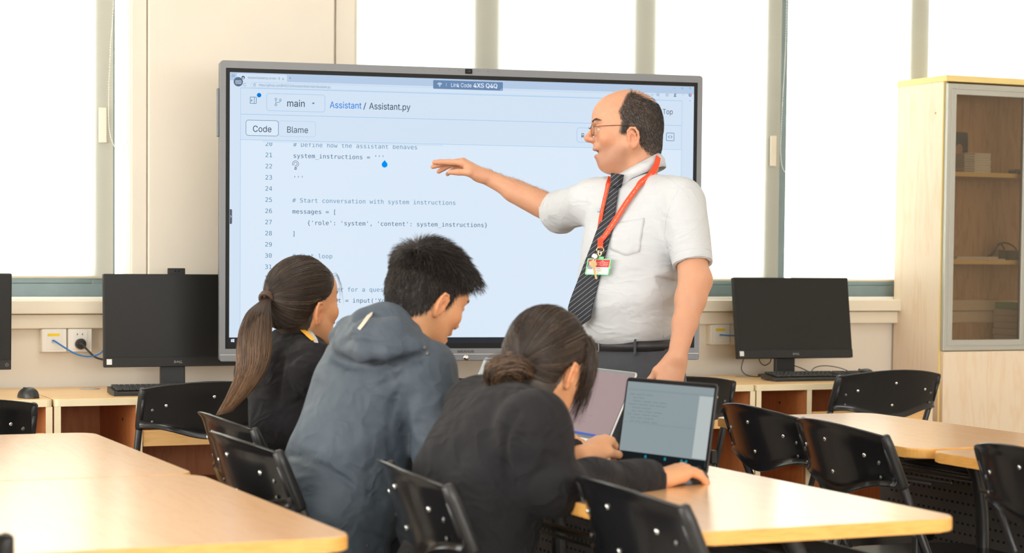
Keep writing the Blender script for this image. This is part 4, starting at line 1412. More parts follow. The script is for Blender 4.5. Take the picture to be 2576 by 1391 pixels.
class Field:
    """a distance field on a grid; shapes are melted into it and the skin is taken where it crosses zero"""
    def __init__(s, lo, hi, res):
        s.lo, s.res = V3(lo), res
        n = np.ceil((V3(hi) - s.lo) / res).astype(int) + 1
        s.n = n
        ax = [s.lo[a] + np.arange(n[a], dtype=np.float32) * res for a in range(3)]
        s.P = np.stack(np.meshgrid(*ax, indexing='ij'), -1)
        s.d = np.full(n, 0.5, np.float32)

    def _blk(s, lo, hi, m):
        a = np.clip(np.floor((V3(lo) - m - s.lo) / s.res).astype(int), 0, s.n)
        b = np.clip(np.ceil((V3(hi) + m - s.lo) / s.res).astype(int) + 1, 0, s.n)
        if (b <= a).any():
            return None
        return tuple(slice(a[i], b[i]) for i in range(3))

    def _mix(s, blk, e, k, sub):
        d = s.d[blk]
        if sub:
            e = -e
            if k > 0:
                h = np.clip(0.5 - 0.5 * (d - e) / k, 0, 1)
                s.d[blk] = d * (1 - h) + e * h + k * h * (1 - h)
            else:
                s.d[blk] = np.maximum(d, e)
        else:
            if k > 0:
                h = np.clip(0.5 + 0.5 * (d - e) / k, 0, 1)
                s.d[blk] = d * (1 - h) + e * h - k * h * (1 - h)
            else:
                s.d[blk] = np.minimum(d, e)

    def rc(s, a, b, ra, rb=None, k=0.01, sub=False, squash=None):
        """round cone from a to b; squash = (axis, factor) flattens the section along an axis"""
        rb = ra if rb is None else rb
        a, b = V3(a), V3(b)
        r = max(ra, rb)
        blk = s._blk(np.minimum(a, b) - r, np.maximum(a, b) + r, k + 4 * s.res + 0.01)
        if blk is None:
            return s
        p = s.P[blk] - a
        ba = b - a
        t = np.clip((p @ ba) / max(float(ba @ ba), 1e-12), 0, 1)
        q = p - t[..., None] * ba
        if squash is not None:
            ax = V3(squash[0]); ax = ax / np.linalg.norm(ax)
            c = q @ ax
            q = q + (c * (1 / squash[1] - 1))[..., None] * ax
        e = np.sqrt((q * q).sum(-1)) - (ra + (rb - ra) * t)
        if squash is not None and squash[1] < 1:
            e = e * (0.5 + 0.5 * squash[1])
        s._mix(blk, e, k, sub)
        return s

    def path(s, pts, rs, k=0.01, **kw):
        rs = rs if hasattr(rs, '__len__') else [rs] * len(pts)
        for i in range(len(pts) - 1):
            s.rc(pts[i], pts[i + 1], rs[i], rs[i + 1], k, **kw)
        return s

    def ell(s, c, r, k=0.02, rot=None, sub=False):
        """ellipsoid; rot = 3x3 whose columns are its axes"""
        c, r = V3(c), V3(r)
        R_ = np.eye(3, dtype=np.float32) if rot is None else np.array(rot, np.float32)
        ext = np.sqrt(((R_ * r) ** 2).sum(1))
        blk = s._blk(c - ext, c + ext, k + 4 * s.res + 0.01)
        if blk is None:
            return s
        q = (s.P[blk] - c) @ R_
        k0 = np.sqrt(((q / r) ** 2).sum(-1))
        k1 = np.sqrt(((q / (r * r)) ** 2).sum(-1)) + 1e-9
        s._mix(blk, k0 * (k0 - 1) / k1, k, sub)
        return s

    def cut(s, p, n, k=0.004):
        """remove everything on the +n side of the plane through p"""
        n = V3(n); n = n / np.linalg.norm(n)
        e = (s.P - V3(p)) @ n
        s.d = np.maximum(s.d, e) if k <= 0 else np.maximum(s.d, e)
        return s

    def bump(s, fn):
        m = np.abs(s.d) < 0.03
        s.d[m] += fn(s.P[m])
        return s

    def shell(s, th):
        s.d = np.abs(s.d + th / 2) - th / 2
        return s

    def sample(s, P):
        q = np.clip((P - s.lo) / s.res, 0, s.n - 1.001)
        i = np.floor(q).astype(int); f = (q - i)
        d = s.d
        out = 0
        for dx in (0, 1):
            for dy in (0, 1):
                for dz in (0, 1):
                    w_ = (f[:, 0] if dx else 1 - f[:, 0]) * (f[:, 1] if dy else 1 - f[:, 1]) * (f[:, 2] if dz else 1 - f[:, 2])
                    out = out + w_ * d[i[:, 0] + dx, i[:, 1] + dy, i[:, 2] + dz]
        return out

    def grad(s, P):
        e = s.res
        g = np.stack([s.sample(P + V3(v) * e) - s.sample(P - V3(v) * e) for v in ((1, 0, 0), (0, 1, 0), (0, 0, 1))], -1)
        return g / (np.linalg.norm(g, axis=1, keepdims=True) + 1e-9)

    def skin(s, smooth=1):
        d = s.d
        nx, ny, nz = d.shape
        ins = d < 0
        c = np.zeros((nx - 1, ny - 1, nz - 1), np.int8)
        co = [(x, y, z) for x in (0, 1) for y in (0, 1) for z in (0, 1)]
        for x, y, z in co:
            c += ins[x:nx - 1 + x, y:ny - 1 + y, z:nz - 1 + z]
        I = np.argwhere((c > 0) & (c < 8))
        if not len(I):
            return np.zeros((0, 3)), np.zeros((0, 4), int)
        vals = np.stack([d[I[:, 0] + x, I[:, 1] + y, I[:, 2] + z] for x, y, z in co], 1)
        acc = np.zeros((len(I), 3), np.float32); cnt = np.zeros(len(I), np.float32)
        for a in range(8):
            for b in range(a + 1, 8):
                if sum(abs(co[a][i] - co[b][i]) for i in range(3)) != 1:
                    continue
                m = (vals[:, a] < 0) != (vals[:, b] < 0)
                t = vals[m, a] / (vals[m, a] - vals[m, b])
                acc[m] += V3(co[a]) + t[:, None] * (V3(co[b]) - V3(co[a]))
                cnt[m] += 1
        V = s.lo + s.res * (I + acc / cnt[:, None])
        idx = np.full(c.shape, -1, np.int64)
        idx[I[:, 0], I[:, 1], I[:, 2]] = np.arange(len(I))
        F = []
        for ax in range(3):
            u, v = (ax + 1) % 3, (ax + 2) % 3
            A = [slice(None)] * 3; B = [slice(None)] * 3
            A[ax], B[ax] = slice(0, -1), slice(1, None)
            ch = ins[tuple(A)] != ins[tuple(B)]
            E = np.argwhere(ch)
            ok = (E[:, u] >= 1) & (E[:, v] >= 1) & (E[:, u] < d.shape[u] - 1) & (E[:, v] < d.shape[v] - 1)
            E = E[ok]
            inn = ins[E[:, 0], E[:, 1], E[:, 2]]
            def cell(du, dv):
                q = E.copy(); q[:, u] += du; q[:, v] += dv
                return idx[q[:, 0], q[:, 1], q[:, 2]]
            quad = np.stack([cell(-1, -1), cell(0, -1), cell(0, 0), cell(-1, 0)], 1)
            quad[~inn] = quad[~inn][:, ::-1]
            F.append(quad)
        F = np.concatenate(F)
        F = F[(F >= 0).all(1)]
        for _ in range(smooth):
            s_ = np.zeros_like(V); n_ = np.zeros(len(V), np.float32)
            for a in range(4):
                b = (a + 1) % 4
                np.add.at(s_, F[:, a], V[F[:, b]]); np.add.at(n_, F[:, a], 1)
                np.add.at(s_, F[:, b], V[F[:, a]]); np.add.at(n_, F[:, b], 1)
            V = 0.5 * V + 0.5 * s_ / np.maximum(n_, 1)[:, None]
        return V, F


def mesh_np(name, V, F, m, parent=None, col=None, origin=None, tri=False):
    V = np.asarray(V, np.float32)
    F = np.asarray(F)
    if origin is not None:
        V = V - V3(origin)
    k = F.shape[1]
    me = bpy.data.meshes.new(name)
    me.vertices.add(len(V)); me.vertices.foreach_set('co', V.ravel())
    me.loops.add(F.size); me.loops.foreach_set('vertex_index', F.ravel().astype(np.int32))
    me.polygons.add(len(F))
    me.polygons.foreach_set('loop_start', np.arange(0, F.size, k, dtype=np.int32))
    me.polygons.foreach_set('loop_total', np.full(len(F), k, np.int32))
    me.polygons.foreach_set('use_smooth', np.ones(len(F), bool))
    me.update(calc_edges=True)
    if col is not None:
        a = me.attributes.new('tone', 'FLOAT_COLOR', 'POINT')
        c4 = np.concatenate([np.asarray(col, np.float32), np.ones((len(V), 1), np.float32)], 1)
        a.data.foreach_set('color', c4.ravel())
    me.materials.append(m)
    o = bpy.data.objects.new(name, me)
    COL.objects.link(o)
    if parent is not None:
        o.parent = parent
    return o


def merge(pieces):
    Vs, Fs, Cs, n = [], [], [], 0
    for V, F, C in pieces:
        Vs.append(V); Fs.append(F + n); Cs.append(C); n += len(V)
    return np.concatenate(Vs), np.concatenate(Fs), np.concatenate(Cs)


def strands(paths, rad, cols, n=3, tip=0.35):
    """thin tubes along paths (N, K, 3); rad scalar or (N,), cols (N, 3) or (N, K, 3)"""
    P = np.asarray(paths, np.float32)
    N, K, _ = P.shape
    t = np.gradient(P, axis=1)
    t /= np.linalg.norm(t, axis=2, keepdims=True) + 1e-9
    ref = np.tile(V3((0.31, 0.53, 0.79)), (N, K, 1))
    x = np.cross(t, ref); x /= np.linalg.norm(x, axis=2, keepdims=True) + 1e-9
    y = np.cross(t, x)
    r = np.broadcast_to(np.asarray(rad, np.float32).reshape(-1, 1), (N, K)) * (1 - (1 - tip) * np.linspace(0, 1, K) ** 2)[None]
    ang = np.arange(n) * 2 * np.pi / n
    V = P[:, :, None] + r[:, :, None, None] * (x[:, :, None] * np.cos(ang)[None, None, :, None] + y[:, :, None] * np.sin(ang)[None, None, :, None])
    base = (np.arange(N)[:, None, None] * K + np.arange(K - 1)[None, :, None]) * n
    j = np.arange(n)[None, None]
    F = np.stack([base + j, base + (j + 1) % n, base + n + (j + 1) % n, base + n + j], -1).reshape(-1, 4)
    C = np.asarray(cols, np.float32)
    if C.ndim == 2:
        C = np.repeat(C[:, None], K, 1)
    C = np.repeat(C[:, :, None], n, 2).reshape(-1, 3)
    return V.reshape(-1, 3), F, C


def resample(P, k):
    P = np.asarray(P, np.float32)
    s = np.concatenate([[0], np.cumsum(np.linalg.norm(np.diff(P, axis=0), axis=1))])
    t = np.linspace(0, s[-1], k)
    return np.stack([np.interp(t, s, P[:, i]) for i in range(3)], 1)


def cdir(x, y, z):
    """direction given as seen in the photograph: right, up, away"""
    return np.array((_r * x + _u * y + _f0 * z).normalized(), np.float32)


def pt(x, y, d):
    return np.array(at(x, y, d), np.float32)


def unit(v):
    v = np.asarray(v, np.float32)
    return v / np.linalg.norm(v)


def frame(f, up):
    """rows of a person's frame: right, forward, up"""
    f = unit(f)
    rgt = unit(np.cross(f, up))
    return np.stack([rgt, f, np.cross(rgt, f)])


# ------------------------------------------------------------------ heads
def head_field(neck_to, neck_r=(0.056, 0.062), male=True, mouth_open=0.0, res=0.0026, nose=None, chub=1.0, lo=None):
    """head in its own frame: x to the person's right, y forward, z up, origin midway between the eyes and the nape"""
    S = Field(lo or (-0.12, -0.16, -0.24), (0.12, 0.15, 0.145), res)
    S.ell((0, -0.002, 0.030), (0.077, 0.104, 0.090), 0.0)
    S.ell((0, -0.045, -0.012), (0.062, 0.057, 0.062), 0.03)
    S.ell((0, 0.048, 0.040), (0.061, 0.052, 0.052), 0.02)
    S.ell((0, 0.036, -0.022), (0.0645, 0.062, 0.074), 0.02)
    S.ell((0, 0.034, -0.070), (0.055 * chub, 0.050, 0.050), 0.02)
    for sx in (-1, 1):
        S.rc((sx * 0.055 * chub, -0.006, -0.052), (sx * 0.020, 0.066, -0.102), 0.020 * chub, 0.016, 0.022)
        S.ell((sx * 0.044, 0.062, -0.030), (0.022, 0.024, 0.022), 0.018)
        if male:
            S.rc((sx * 0.010, 0.096, 0.022), (sx * 0.040, 0.085, 0.026), 0.0095, 0.0095, 0.012)
    S.ell((0, 0.072, -0.100), (0.021, 0.016, 0.018), 0.014)
    # eyes
    for sx in (-1, 1):
        S.ell((sx * 0.032, 0.102, 0.000), (0.0165, 0.013, 0.0105), 0.011, sub=True)
        S.ell((sx * 0.032, 0.0862, 0.0042), (0.0152, 0.0105, 0.0070), 0.003)
        S.ell((sx * 0.032, 0.0855, -0.0088), (0.0142, 0.0097, 0.0052), 0.003)
    # nose
    ns = nose or (1.0 if male else 0.78)
    S.rc((0, 0.0965, 0.012), (0, 0.098 + 0.021 * ns, -0.024), 0.0075, 0.0095, 0.010)
    S.ell((0, 0.098 + 0.021 * ns, -0.0265), (0.0105, 0.0118, 0.0105), 0.007)
    for sx in (-1, 1):
        S.ell((sx * 0.0125, 0.1055, -0.0315), (0.0078, 0.0115, 0.0078), 0.005)
        S.ell((sx * 0.0065, 0.1095, -0.0395), (0.0035, 0.006, 0.004), 0.003, sub=True)
    S.rc((0, 0.116, -0.033), (0, 0.102, -0.0375), 0.0055, 0.0055, 0.005)
    # lips
    S.ell((0, 0.086, -0.053), (0.026, 0.0165, 0.016), 0.012)
    S.ell((0, 0.082, -0.084), (0.024, 0.0150, 0.014), 0.012)
    if mouth_open > 0:
        S.ell((0, 0.094, -0.0705), (0.0185, 0.022, 0.0035 + 0.006 * mouth_open), 0.005, sub=True)
    else:
        S.ell((0, 0.104, -0.0680), (0.020, 0.010, 0.0016), 0.004, sub=True)
    S.ell((0, 0.0985, -0.0590), (0.0200, 0.0078, 0.0055), 0.005)
    S.ell((0, 0.0935, -0.0790 - 0.003 * mouth_open), (0.0175, 0.0082, 0.0062), 0.005)
    # ears
    for sx in (-1, 1):
        tilt = R(-12)
        ca, sa = math.cos(tilt), math.sin(tilt)
        def e(y, z, x):      # point in the ear's plane
            return (sx * (0.0745 + x), -0.010 + y * ca - z * sa, -0.034 + y * sa + z * ca)
        S.ell(e(0, 0, 0.004), (0.0085, 0.0155, 0.0285), 0.006, rot=np.array([[1, 0, 0], [0, ca, -sa], [0, sa, ca]]))
        S.ell(e(0.004, -0.003, 0.0135), (0.0085, 0.0085, 0.0150), 0.004, sub=True)
        rim = [e(0.014, 0.008, 0.004), e(0.011, 0.022, 0.008), e(0.001, 0.030, 0.011), e(-0.011, 0.026, 0.014), e(-0.0165, 0.012, 0.0165), e(-0.0155, -0.004, 0.0155), e(-0.010, -0.018, 0.012), e(-0.002, -0.026, 0.008)]
        S.path(rim, [0.0034, 0.0036, 0.0036, 0.0038, 0.004, 0.0038, 0.004, 0.0048], 0.003)
        S.path([e(0.0005, 0.018, 0.009), e(-0.007, 0.008, 0.0115), e(-0.007, -0.006, 0.0105), e(0.000, -0.013, 0.008)], [0.003, 0.003, 0.003, 0.003], 0.003)
        S.ell(e(0.003, -0.026, 0.004), (0.0055, 0.0075, 0.0085), 0.005)
        S.ell(e(0.014, -0.003, 0.005), (0.004, 0.004, 0.006), 0.003)
    # neck
    S.rc((0, -0.022, -0.065), neck_to, neck_r[0], neck_r[1], 0.028)
    return S


EYE_W = mat('eye white', srgb(196, 186, 178), 0.25)
EYE_I = mat('eye iris', (0.03, 0.018, 0.01), 0.1)


def hand(S, W, F, N, T, size=1.0, curl=((0.15, 0.2, 0.12),) * 4, thumb=((0.55, 0.45), 0.0), spread=0.05, k=0.010):
    """palm, four unequal fingers and a thumb: W wrist, F towards the fingers, N back of the hand, T thumb side"""
    F, N, T = unit(F), unit(N), unit(T)
    N = unit(N - F * (N @ F)); T2 = np.cross(F, N); T = T2 if T2 @ T > 0 else -T2
    W = V3(W)
    def q(t, f, n):
        return W + (T * t + F * f + N * n) * size
    kn = [(0.030, 0.088, 0.002), (0.0105, 0.092, 0.006), (-0.0105, 0.087, 0.005), (-0.0295, 0.078, -0.001)]
    ln = [(0.042, 0.026, 0.021), (0.046, 0.030, 0.022), (0.042, 0.028, 0.022), (0.033, 0.021, 0.019)]
    rd = [0.0096, 0.0098, 0.0092, 0.0082]
    wr = [(0.016, 0.004, 0.0), (0.006, 0.002, 0.002), (-0.006, 0.002, 0.002), (-0.016, 0.004, 0.0)]
    for i in range(4):
        S.rc(q(*wr[i]), q(*kn[i]), 0.0145 * size, 0.0118 * size, 0.014 * size)
    S.rc(q(0.018, 0.030, -0.010), q(-0.016, 0.060, -0.008), 0.016 * size, 0.012 * size, 0.012 * size)
    S.rc(q(-0.022, 0.018, -0.008), q(-0.027, 0.060, -0.008), 0.013 * size, 0.010 * size, 0.012 * size)
    S.rc(q(0.018, 0.016, -0.010), q(0.040, 0.052, -0.012), 0.0165 * size, 0.0135 * size, 0.014 * size)
    for i in range(4):
        p = q(*kn[i]); ang = 0.0
        sp = spread * (1.5 - i)
        for j in range(3):
            ang += curl[i][j]
            d = F * math.cos(ang) - N * math.sin(ang) + T * sp
            e = p + unit(d) * ln[i][j] * size
            r0 = rd[i] * (1 - 0.07 * j) * size
            S.rc(p, e, r0 * (1.04 if j else 1.10), r0 * 0.92, 0.0035 * size)
            p = e
    (a, b), drop = thumb
    p = q(0.040, 0.052, -0.013)
    d = unit(F * math.cos(a) + T * math.sin(a) - N * drop)
    e = p + d * 0.034 * size
    S.rc(p, e, 0.0122 * size, 0.0098 * size, 0.008 * size)
    d = unit(F * math.cos(b) + T * math.sin(b) - N * (drop + 0.05))
    S.rc(e, e + d * 0.027 * size, 0.0102 * size, 0.0082 * size, 0.004 * size)
    return S


def tone(V, base, amp=0.05, sc=25.0):
    n = vnoise(np.asarray(V, np.float32), sc)[:, None] * 2
    n2 = vnoise(np.asarray(V, np.float32), sc * 5, 3.7)[:, None] * 2
    return np.clip(np.array(base)[None] * (1 + amp * n * np.array([0.4, 1.0, 1.1]) + amp * 0.5 * n2 * np.array([0.3, 1, 1])), 0, 1)


def ear_free(P):
    """0 on the ears, 1 elsewhere"""
    q = np.stack([(np.abs(P[:, 0]) - 0.086) / 0.0195, (P[:, 1] + 0.008) / 0.0255, (P[:, 2] + 0.034) / 0.0405], 1)
    return np.clip(((q * q).sum(1) - 0.92) / 0.2, 0, 1)


SKIN = mat('skin', (0.8, 0.5, 0.36), 0.46, spec=0.4, sss=0.12, bump=0.10, bscale=700, attr='tone')
HAIRM = mat('hair', (0.05, 0.03, 0.02), 0.42, spec=0.45, attr='tone')


def cloth_mat(name, col, rough=0.85, sheen=0.02, bump=0.25, bscale=900, var=0.05, fold=0.0, fscale=14, fdir=(1, 1, 0.35), frot=(0, 0, 0)):
    m = _cloth(name, col, rough, sheen, bump, bscale, var)
    if fold:
        # soft drawn folds: stretched noise creased into valleys
        nt = m.node_tree
        tc = node(nt, 'ShaderNodeTexCoord')
        mp = node(nt, 'ShaderNodeMapping')
        mp.inputs['Scale'].default_value = fdir
        mp.inputs['Rotation'].default_value = frot
        n = node(nt, 'ShaderNodeTexNoise')
        n.inputs['Scale'].default_value = fscale
        n.inputs['Detail'].default_value = 2
        n.inputs['Distortion'].default_value = 0.4
        mr = node(nt, 'ShaderNodeMath', operation='PINGPONG')
        mr.inputs[1].default_value = 0.5
        bp = node(nt, 'ShaderNodeBump')
        bp.inputs['Strength'].default_value = 1.0
        bp.inputs['Distance'].default_value = fold
        nt.links.new(tc.outputs['Object'], mp.inputs[0])
        nt.links.new(mp.outputs[0], n.inputs['Vector'])
        nt.links.new(n.outputs[0], mr.inputs[0])
        nt.links.new(mr.outputs[0], bp.inputs['Height'])
        b = nt.nodes['Principled BSDF']
        old = b.inputs['Normal'].links[0].from_node
        nt.links.new(bp.outputs[0], old.inputs['Normal'])
    return m


def _cloth(name, col, rough, sheen, bump, bscale, var):
    return mat(name, col, rough, spec=0.25, sheen=sheen, bump=bump, bscale=bscale, var=var, vscale=60)


def ribbon(name, pts, width, m, parent, normal_fn, th=0.0012, origin=(0, 0, 0), n=60):
    """a flat band along pts, lying on the surface whose outward normal normal_fn gives"""
    P = resample(pts, n)
    t = np.gradient(P, axis=0); t /= np.linalg.norm(t, axis=1, keepdims=True)
    N = normal_fn(P)
    sd = np.cross(t, N); sd /= np.linalg.norm(sd, axis=1, keepdims=True)
    N = np.cross(sd, t)
    w_ = np.asarray(width if hasattr(width, '__len__') else [width] * n)
    if len(w_) != n:
        w_ = np.interp(np.linspace(0, 1, n), np.linspace(0, 1, len(w_)), w_)
    V = []
    for u_, o in ((-0.5, 0), (0.5, 0), (0.5, th), (-0.5, th)):
        V.append(P + sd * (w_[:, None] * u_) + N * o)
    V = np.stack(V, 1).reshape(-1, 3)
    F = []
    for i in range(n - 1):
        for j in range(4):
            F.append((i * 4 + j, i * 4 + (j + 1) % 4, i * 4 + 4 + (j + 1) % 4, i * 4 + 4 + j))
    F += [(0, 3, 2, 1), ((n - 1) * 4, (n - 1) * 4 + 1, (n - 1) * 4 + 2, (n - 1) * 4 + 3)]
    o = mesh_np(name, V, np.array(F), m, parent, origin=origin)
    o.data.polygons.foreach_set('use_smooth', np.zeros(len(F), bool))
    return o, P, sd, N, t


def cut_local(S, p, n, rad):
    n = unit(n)
    rel = S.P - V3(p)
    h = rel @ n
    rad2 = ((rel - h[..., None] * n) ** 2).sum(-1)
    m = (rad2 < rad * rad) & (h > -0.02) & (h < rad)
    S.d[m] = np.maximum(S.d[m], h[m])
    return S


def hit(S, x, y, d0, d1, off=0.0, fall=None):
    """first point of field S met along the photo ray through (x, y) between distances d0 and d1"""
    ds = np.arange(d0, d1, 0.003)
    a, b = pt(x, y, d0), pt(x, y, d1)
    P = a[None] + (b - a)[None] * ((ds - d0) / (d1 - d0))[:, None]
    v = S.sample(P)
    i = np.argmax(v < 0)
    if v[i] >= 0:
        i = np.argmin(v) if fall is None else np.argmin(np.abs(ds - fall))
    p = P[i]
    if off:
        p = p + S.grad(p[None])[0] * off
    return p


class Person:
    def __init__(s, label, floor):
        assert len(label.split()) <= 16, label
        s.o = V3((floor[0], floor[1], 0))
        s.root = thing('person', label, 'person', tuple(s.o))
        s.body, s.via = [], []

    def skin(s, V, F, col, via=()):
        s.body.append((V, F, col))
        s.via.append([V3(q) for q in via])

    def part(s, name, VF, m, col=None, parent=None):
        return mesh_np(name, VF[0], VF[1], m, parent or s.root, col, s.o)

    def finish(s):
        # join the arms to the trunk inside the clothes so that the body is one continuous mesh
        V, F, C = merge(s.body)
        n0 = len(s.body[0][0])
        neck = int(np.argmin(s.body[0][0][:, 2]))
        off, extra, vs = n0, [], []
        e0 = s.body[0][1][(s.body[0][1] == neck).any(1)][0]
        nv = len(V)
        for (v, f, c), via in zip(s.body[1:], s.via[1:]):
            goal = via[-1] if via else s.body[0][0][neck]
            far = int(np.argmin(np.linalg.norm(v - goal, axis=1)))
            e1 = f[(f == far).any(1)][0] + off
            last = (e0[0], e0[1])
            for q in via:
                vs += [q, q + V3((0, 0, 0.002))]
                cur = (nv, nv + 1); nv += 2
                extra.append([last[0], last[1], cur[1], cur[0]]); last = cur
            extra.append([last[0], last[1], e1[1], e1[0]])
            off += len(v)
        if vs:
            V = np.concatenate([V, np.array(vs, np.float32)]); C = np.concatenate([C, np.tile(C[:1], (len(vs), 1))])
        if extra:
            F = np.concatenate([F, np.array(extra)])
        return mesh_np('body', V, F, SKIN, s.root, C, s.o)

    def mb(s, b, name, m, parent=None, **k):
        """a mesh builder worked in world coordinates"""
        b.bm.transform(Matrix.Translation(-Vector(s.o)))
        return b.build(name, m, parent or s.root, **k)


def eyes(p, org, fr, sc, look=(0, 1, 0)):
    for sx in (-1, 1):
        b = MB()
        c = V3(org) + (V3((sx * 0.032, 0.0835, -0.0015)) * sc) @ fr
        mm = Matrix.Translation(Vector(c)) @ Matrix(np.array(fr).T.tolist()).to_4x4() @ Matrix.Rotation(R(-90), 4, 'X')
        r_ = 0.0116 * sc
        pr = [(r_ * math.sin(a), -r_ * math.cos(a)) for a in np.linspace(0, math.pi, 12)]
        b.lathe(pr, mm, 16)
        b.slot = 1
        b.lathe([(0, r_ * 1.012), (0.005 * sc, r_ * 0.925), (0.0053 * sc, r_ * 0.90), (0, r_ * 0.90)], mm, 14)
        p.mb(b, 'eye', [EYE_W, EYE_I])


UPZ = V3((0, 0, 1))


def brows(p, S, o, f, sc, col, n, rng):
    out = []
    for sx in (-1, 1):
        for k in range(n):
            u = rng.rand()
            c = V3((sx * (0.014 + 0.034 * u), 0.106 - 0.020 * u ** 1.5, 0.0215 + 0.006 * math.sin(u * 2.6) + rng.normal(0, 0.0016)))
            for _ in range(4):
                c = c - S.grad(c[None])[0] * S.sample(c[None])[0]
            g = S.grad(c[None])[0]
            d = V3((sx, -0.2, 0.15 - 0.4 * u)); d = unit(d - g * (d @ g))
            out.append([c, c + d * 0.004 + g * 0.0012, c + d * 0.008 + g * 0.001])
    sv, sf, c_ = strands((np.array(out) * sc) @ f + o, 0.0004, np.tile([col], (len(out), 1)))
    p.part('eyebrows', (sv, sf), HAIRM, c_)

# ================================================================== the teacher
TS, TF = cdir(0.74, 0, -0.67), cdir(-0.67, 0, -0.74)
TS[2] = TF[2] = 0
TS, TF = unit(TS), unit(TF)
tb = pt(1592, 860, 6.03); tb[2] = 0
teacher = Person('standing person in white short-sleeved shirt, dark tie and red lanyard, pointing at the display', (tb[0], tb[1]))


def tp(s_, f_, z):
    return tb + TS * s_ + TF * f_ + UPZ * z


# head
h0, hf = pt(1577, 325, 6.05), frame(cdir(-1, -0.02, -0.04), cdir(0.0, 1, 0))
S = head_field((0.0, -0.034, -0.20), (0.055, 0.056), True, 0.85, 0.0025, chub=1.10, lo=(-0.125, -0.16, -0.225))
S.ell((0, 0.030, -0.108), (0.047, 0.047, 0.030), 0.03)
S.rc((0, -0.060, -0.06), (0, -0.058, -0.105), 0.040, 0.036, 0.03)
TH = S
V, F = S.skin(1)


def t_hair(P):
    """0..1 density of the cropped hair in head coordinates"""
    x, y, z = np.abs(P[:, 0]), P[:, 1], P[:, 2]
    front = np.interp(z, [-0.05, -0.025, -0.015, 0.02, 0.046, 0.075, 0.092, 0.112], [0.004, 0.010, 0.032, 0.026, 0.034, 0.020, 0.012, -0.004])
    a = np.clip((front - y) / 0.008, 0, 1)
    low = np.interp(y, [-0.11, -0.075, -0.055, -0.03, -0.012, 0.0, 0.012, 0.03], [-0.085, -0.088, -0.082, -0.055, -0.002, 0.004, -0.024, -0.024])
    a *= np.clip((z - low) / 0.010, 0, 1)
    crown = np.clip(1 - ((x / 0.050) ** 2 + ((y + 0.050) / 0.055) ** 2 + ((z - 0.100) / 0.050) ** 2), 0, 1)
    top = np.clip((z - 0.088) / 0.02, 0, 1) * np.clip((0.052 - x) / 0.02, 0, 1)
    a = a * ear_free(P)
    return a * (1 - 0.93 * np.clip(crown * 3, 0, 1)) * (1 - 0.72 * top)


def face_tone(V, base, hair=None, lips=(0.62, 0.27, 0.24), beard=0.0, hair_col=(0.10, 0.08, 0.07)):
    C = tone(V, base, 0.09, 28)
    x, y, z = np.abs(V[:, 0]), V[:, 1], V[:, 2]
    def blob(c, r, col, a):
        nonlocal C
        w_ = np.clip(1 - (((V - V3(c)) / V3(r)) ** 2).sum(1), 0, 1)[:, None] ** 0.7 * a
        C = C * (1 - w_) + np.array(col)[None] * w_
    for sx in (-1, 1):
        blob((sx * 0.05, 0.062, -0.035), (0.03, 0.03, 0.028), (base[0] * 0.98, base[1] * 0.78, base[2] * 0.72), 0.5)
        blob((sx * 0.085, -0.012, -0.034), (0.02, 0.03, 0.04), (base[0] * 0.98, base[1] * 0.76, base[2] * 0.70), 0.7)
    blob((0, 0.118, -0.028), (0.022, 0.022, 0.02), (base[0] * 0.95, base[1] * 0.70, base[2] * 0.66), 0.6)
    blob((0, 0.101, -0.059), (0.021, 0.012, 0.0065), lips, 0.85)
    blob((0, 0.096, -0.081), (0.019, 0.013, 0.0075), lips, 0.85)
    if beard:
        w_ = np.clip((-0.045 - z) / 0.02, 0, 1) * np.clip((y + 0.005) / 0.02, 0, 1) * np.clip((z + 0.13) / 0.02, 0, 1) * beard
        C = C * (1 - w_[:, None]) + (C * np.array([0.80, 0.78, 0.80])) * w_[:, None]
    if hair is not None:
        w_ = hair(V)[:, None]
        C = C * (1 - w_) + np.array(hair_col)[None] * w_
    return C


FAIR = srgb(204, 150, 119)
C = face_tone(V, FAIR, lambda P: t_hair(P) * 0.82, beard=1.3)
teacher.skin(V @ hf + h0, F, C)
eyes(teacher, h0, hf, 1.0)
rng = np.random.RandomState(11)


def scalp_roots(V, F, dens, n, rng):
    q = V[F]
    ar = 0.5 * np.linalg.norm(np.cross(q[:, 2] - q[:, 0], q[:, 3] - q[:, 1]), axis=1)
    cen = q.mean(1)
    w_ = ar * dens(cen)
    i = rng.choice(len(F), n, p=w_ / w_.sum())
    u = rng.rand(n, 1); v = rng.rand(n, 1)
    return (q[i, 0] * (1 - u) + q[i, 1] * u) * (1 - v) + (q[i, 3] * (1 - u) + q[i, 2] * u) * v


Rt = scalp_roots(V, F, t_hair, 17000, rng)
Nn = S.grad(Rt)
flow = np.stack([0 * Rt[:, 0], -0.35 - 0 * Rt[:, 0], -1.0 + 0 * Rt[:, 0]], 1)
flow += rng.normal(0, 0.28, flow.shape)
flow -= Nn * (flow * Nn).sum(1, keepdims=True)
flow /= np.linalg.norm(flow, axis=1, keepdims=True) + 1e-6
dirn = flow * 0.8 + Nn * 0.6
ln = (0.0065 + 0.003 * rng.rand(len(Rt)))[:, None] * (0.6 + 0.4 * np.clip((Rt[:, 2:3] + 0.08) / 0.06, 0, 1))
pa = np.stack([Rt - Nn * 0.001, Rt + dirn * ln * 0.55, Rt + dirn * ln * 0.9 + flow * ln * 0.25], 1)
g = rng.rand(len(Rt), 1)
col = np.where(g < 0.10, np.array([[0.30, 0.28, 0.26]]), np.array([[0.070, 0.063, 0.058]])) * (0.6 + 0.8 * rng.rand(len(Rt), 1))
sv, sf, sc_ = strands(pa @ hf + h0, 0.00028 + 0.00016 * rng.rand(len(Rt)), col)
teacher.part('hair', (sv, sf), HAIRM, sc_)
brows(teacher, TH, h0, hf, 1.0, (0.06, 0.045, 0.04), 150, rng)
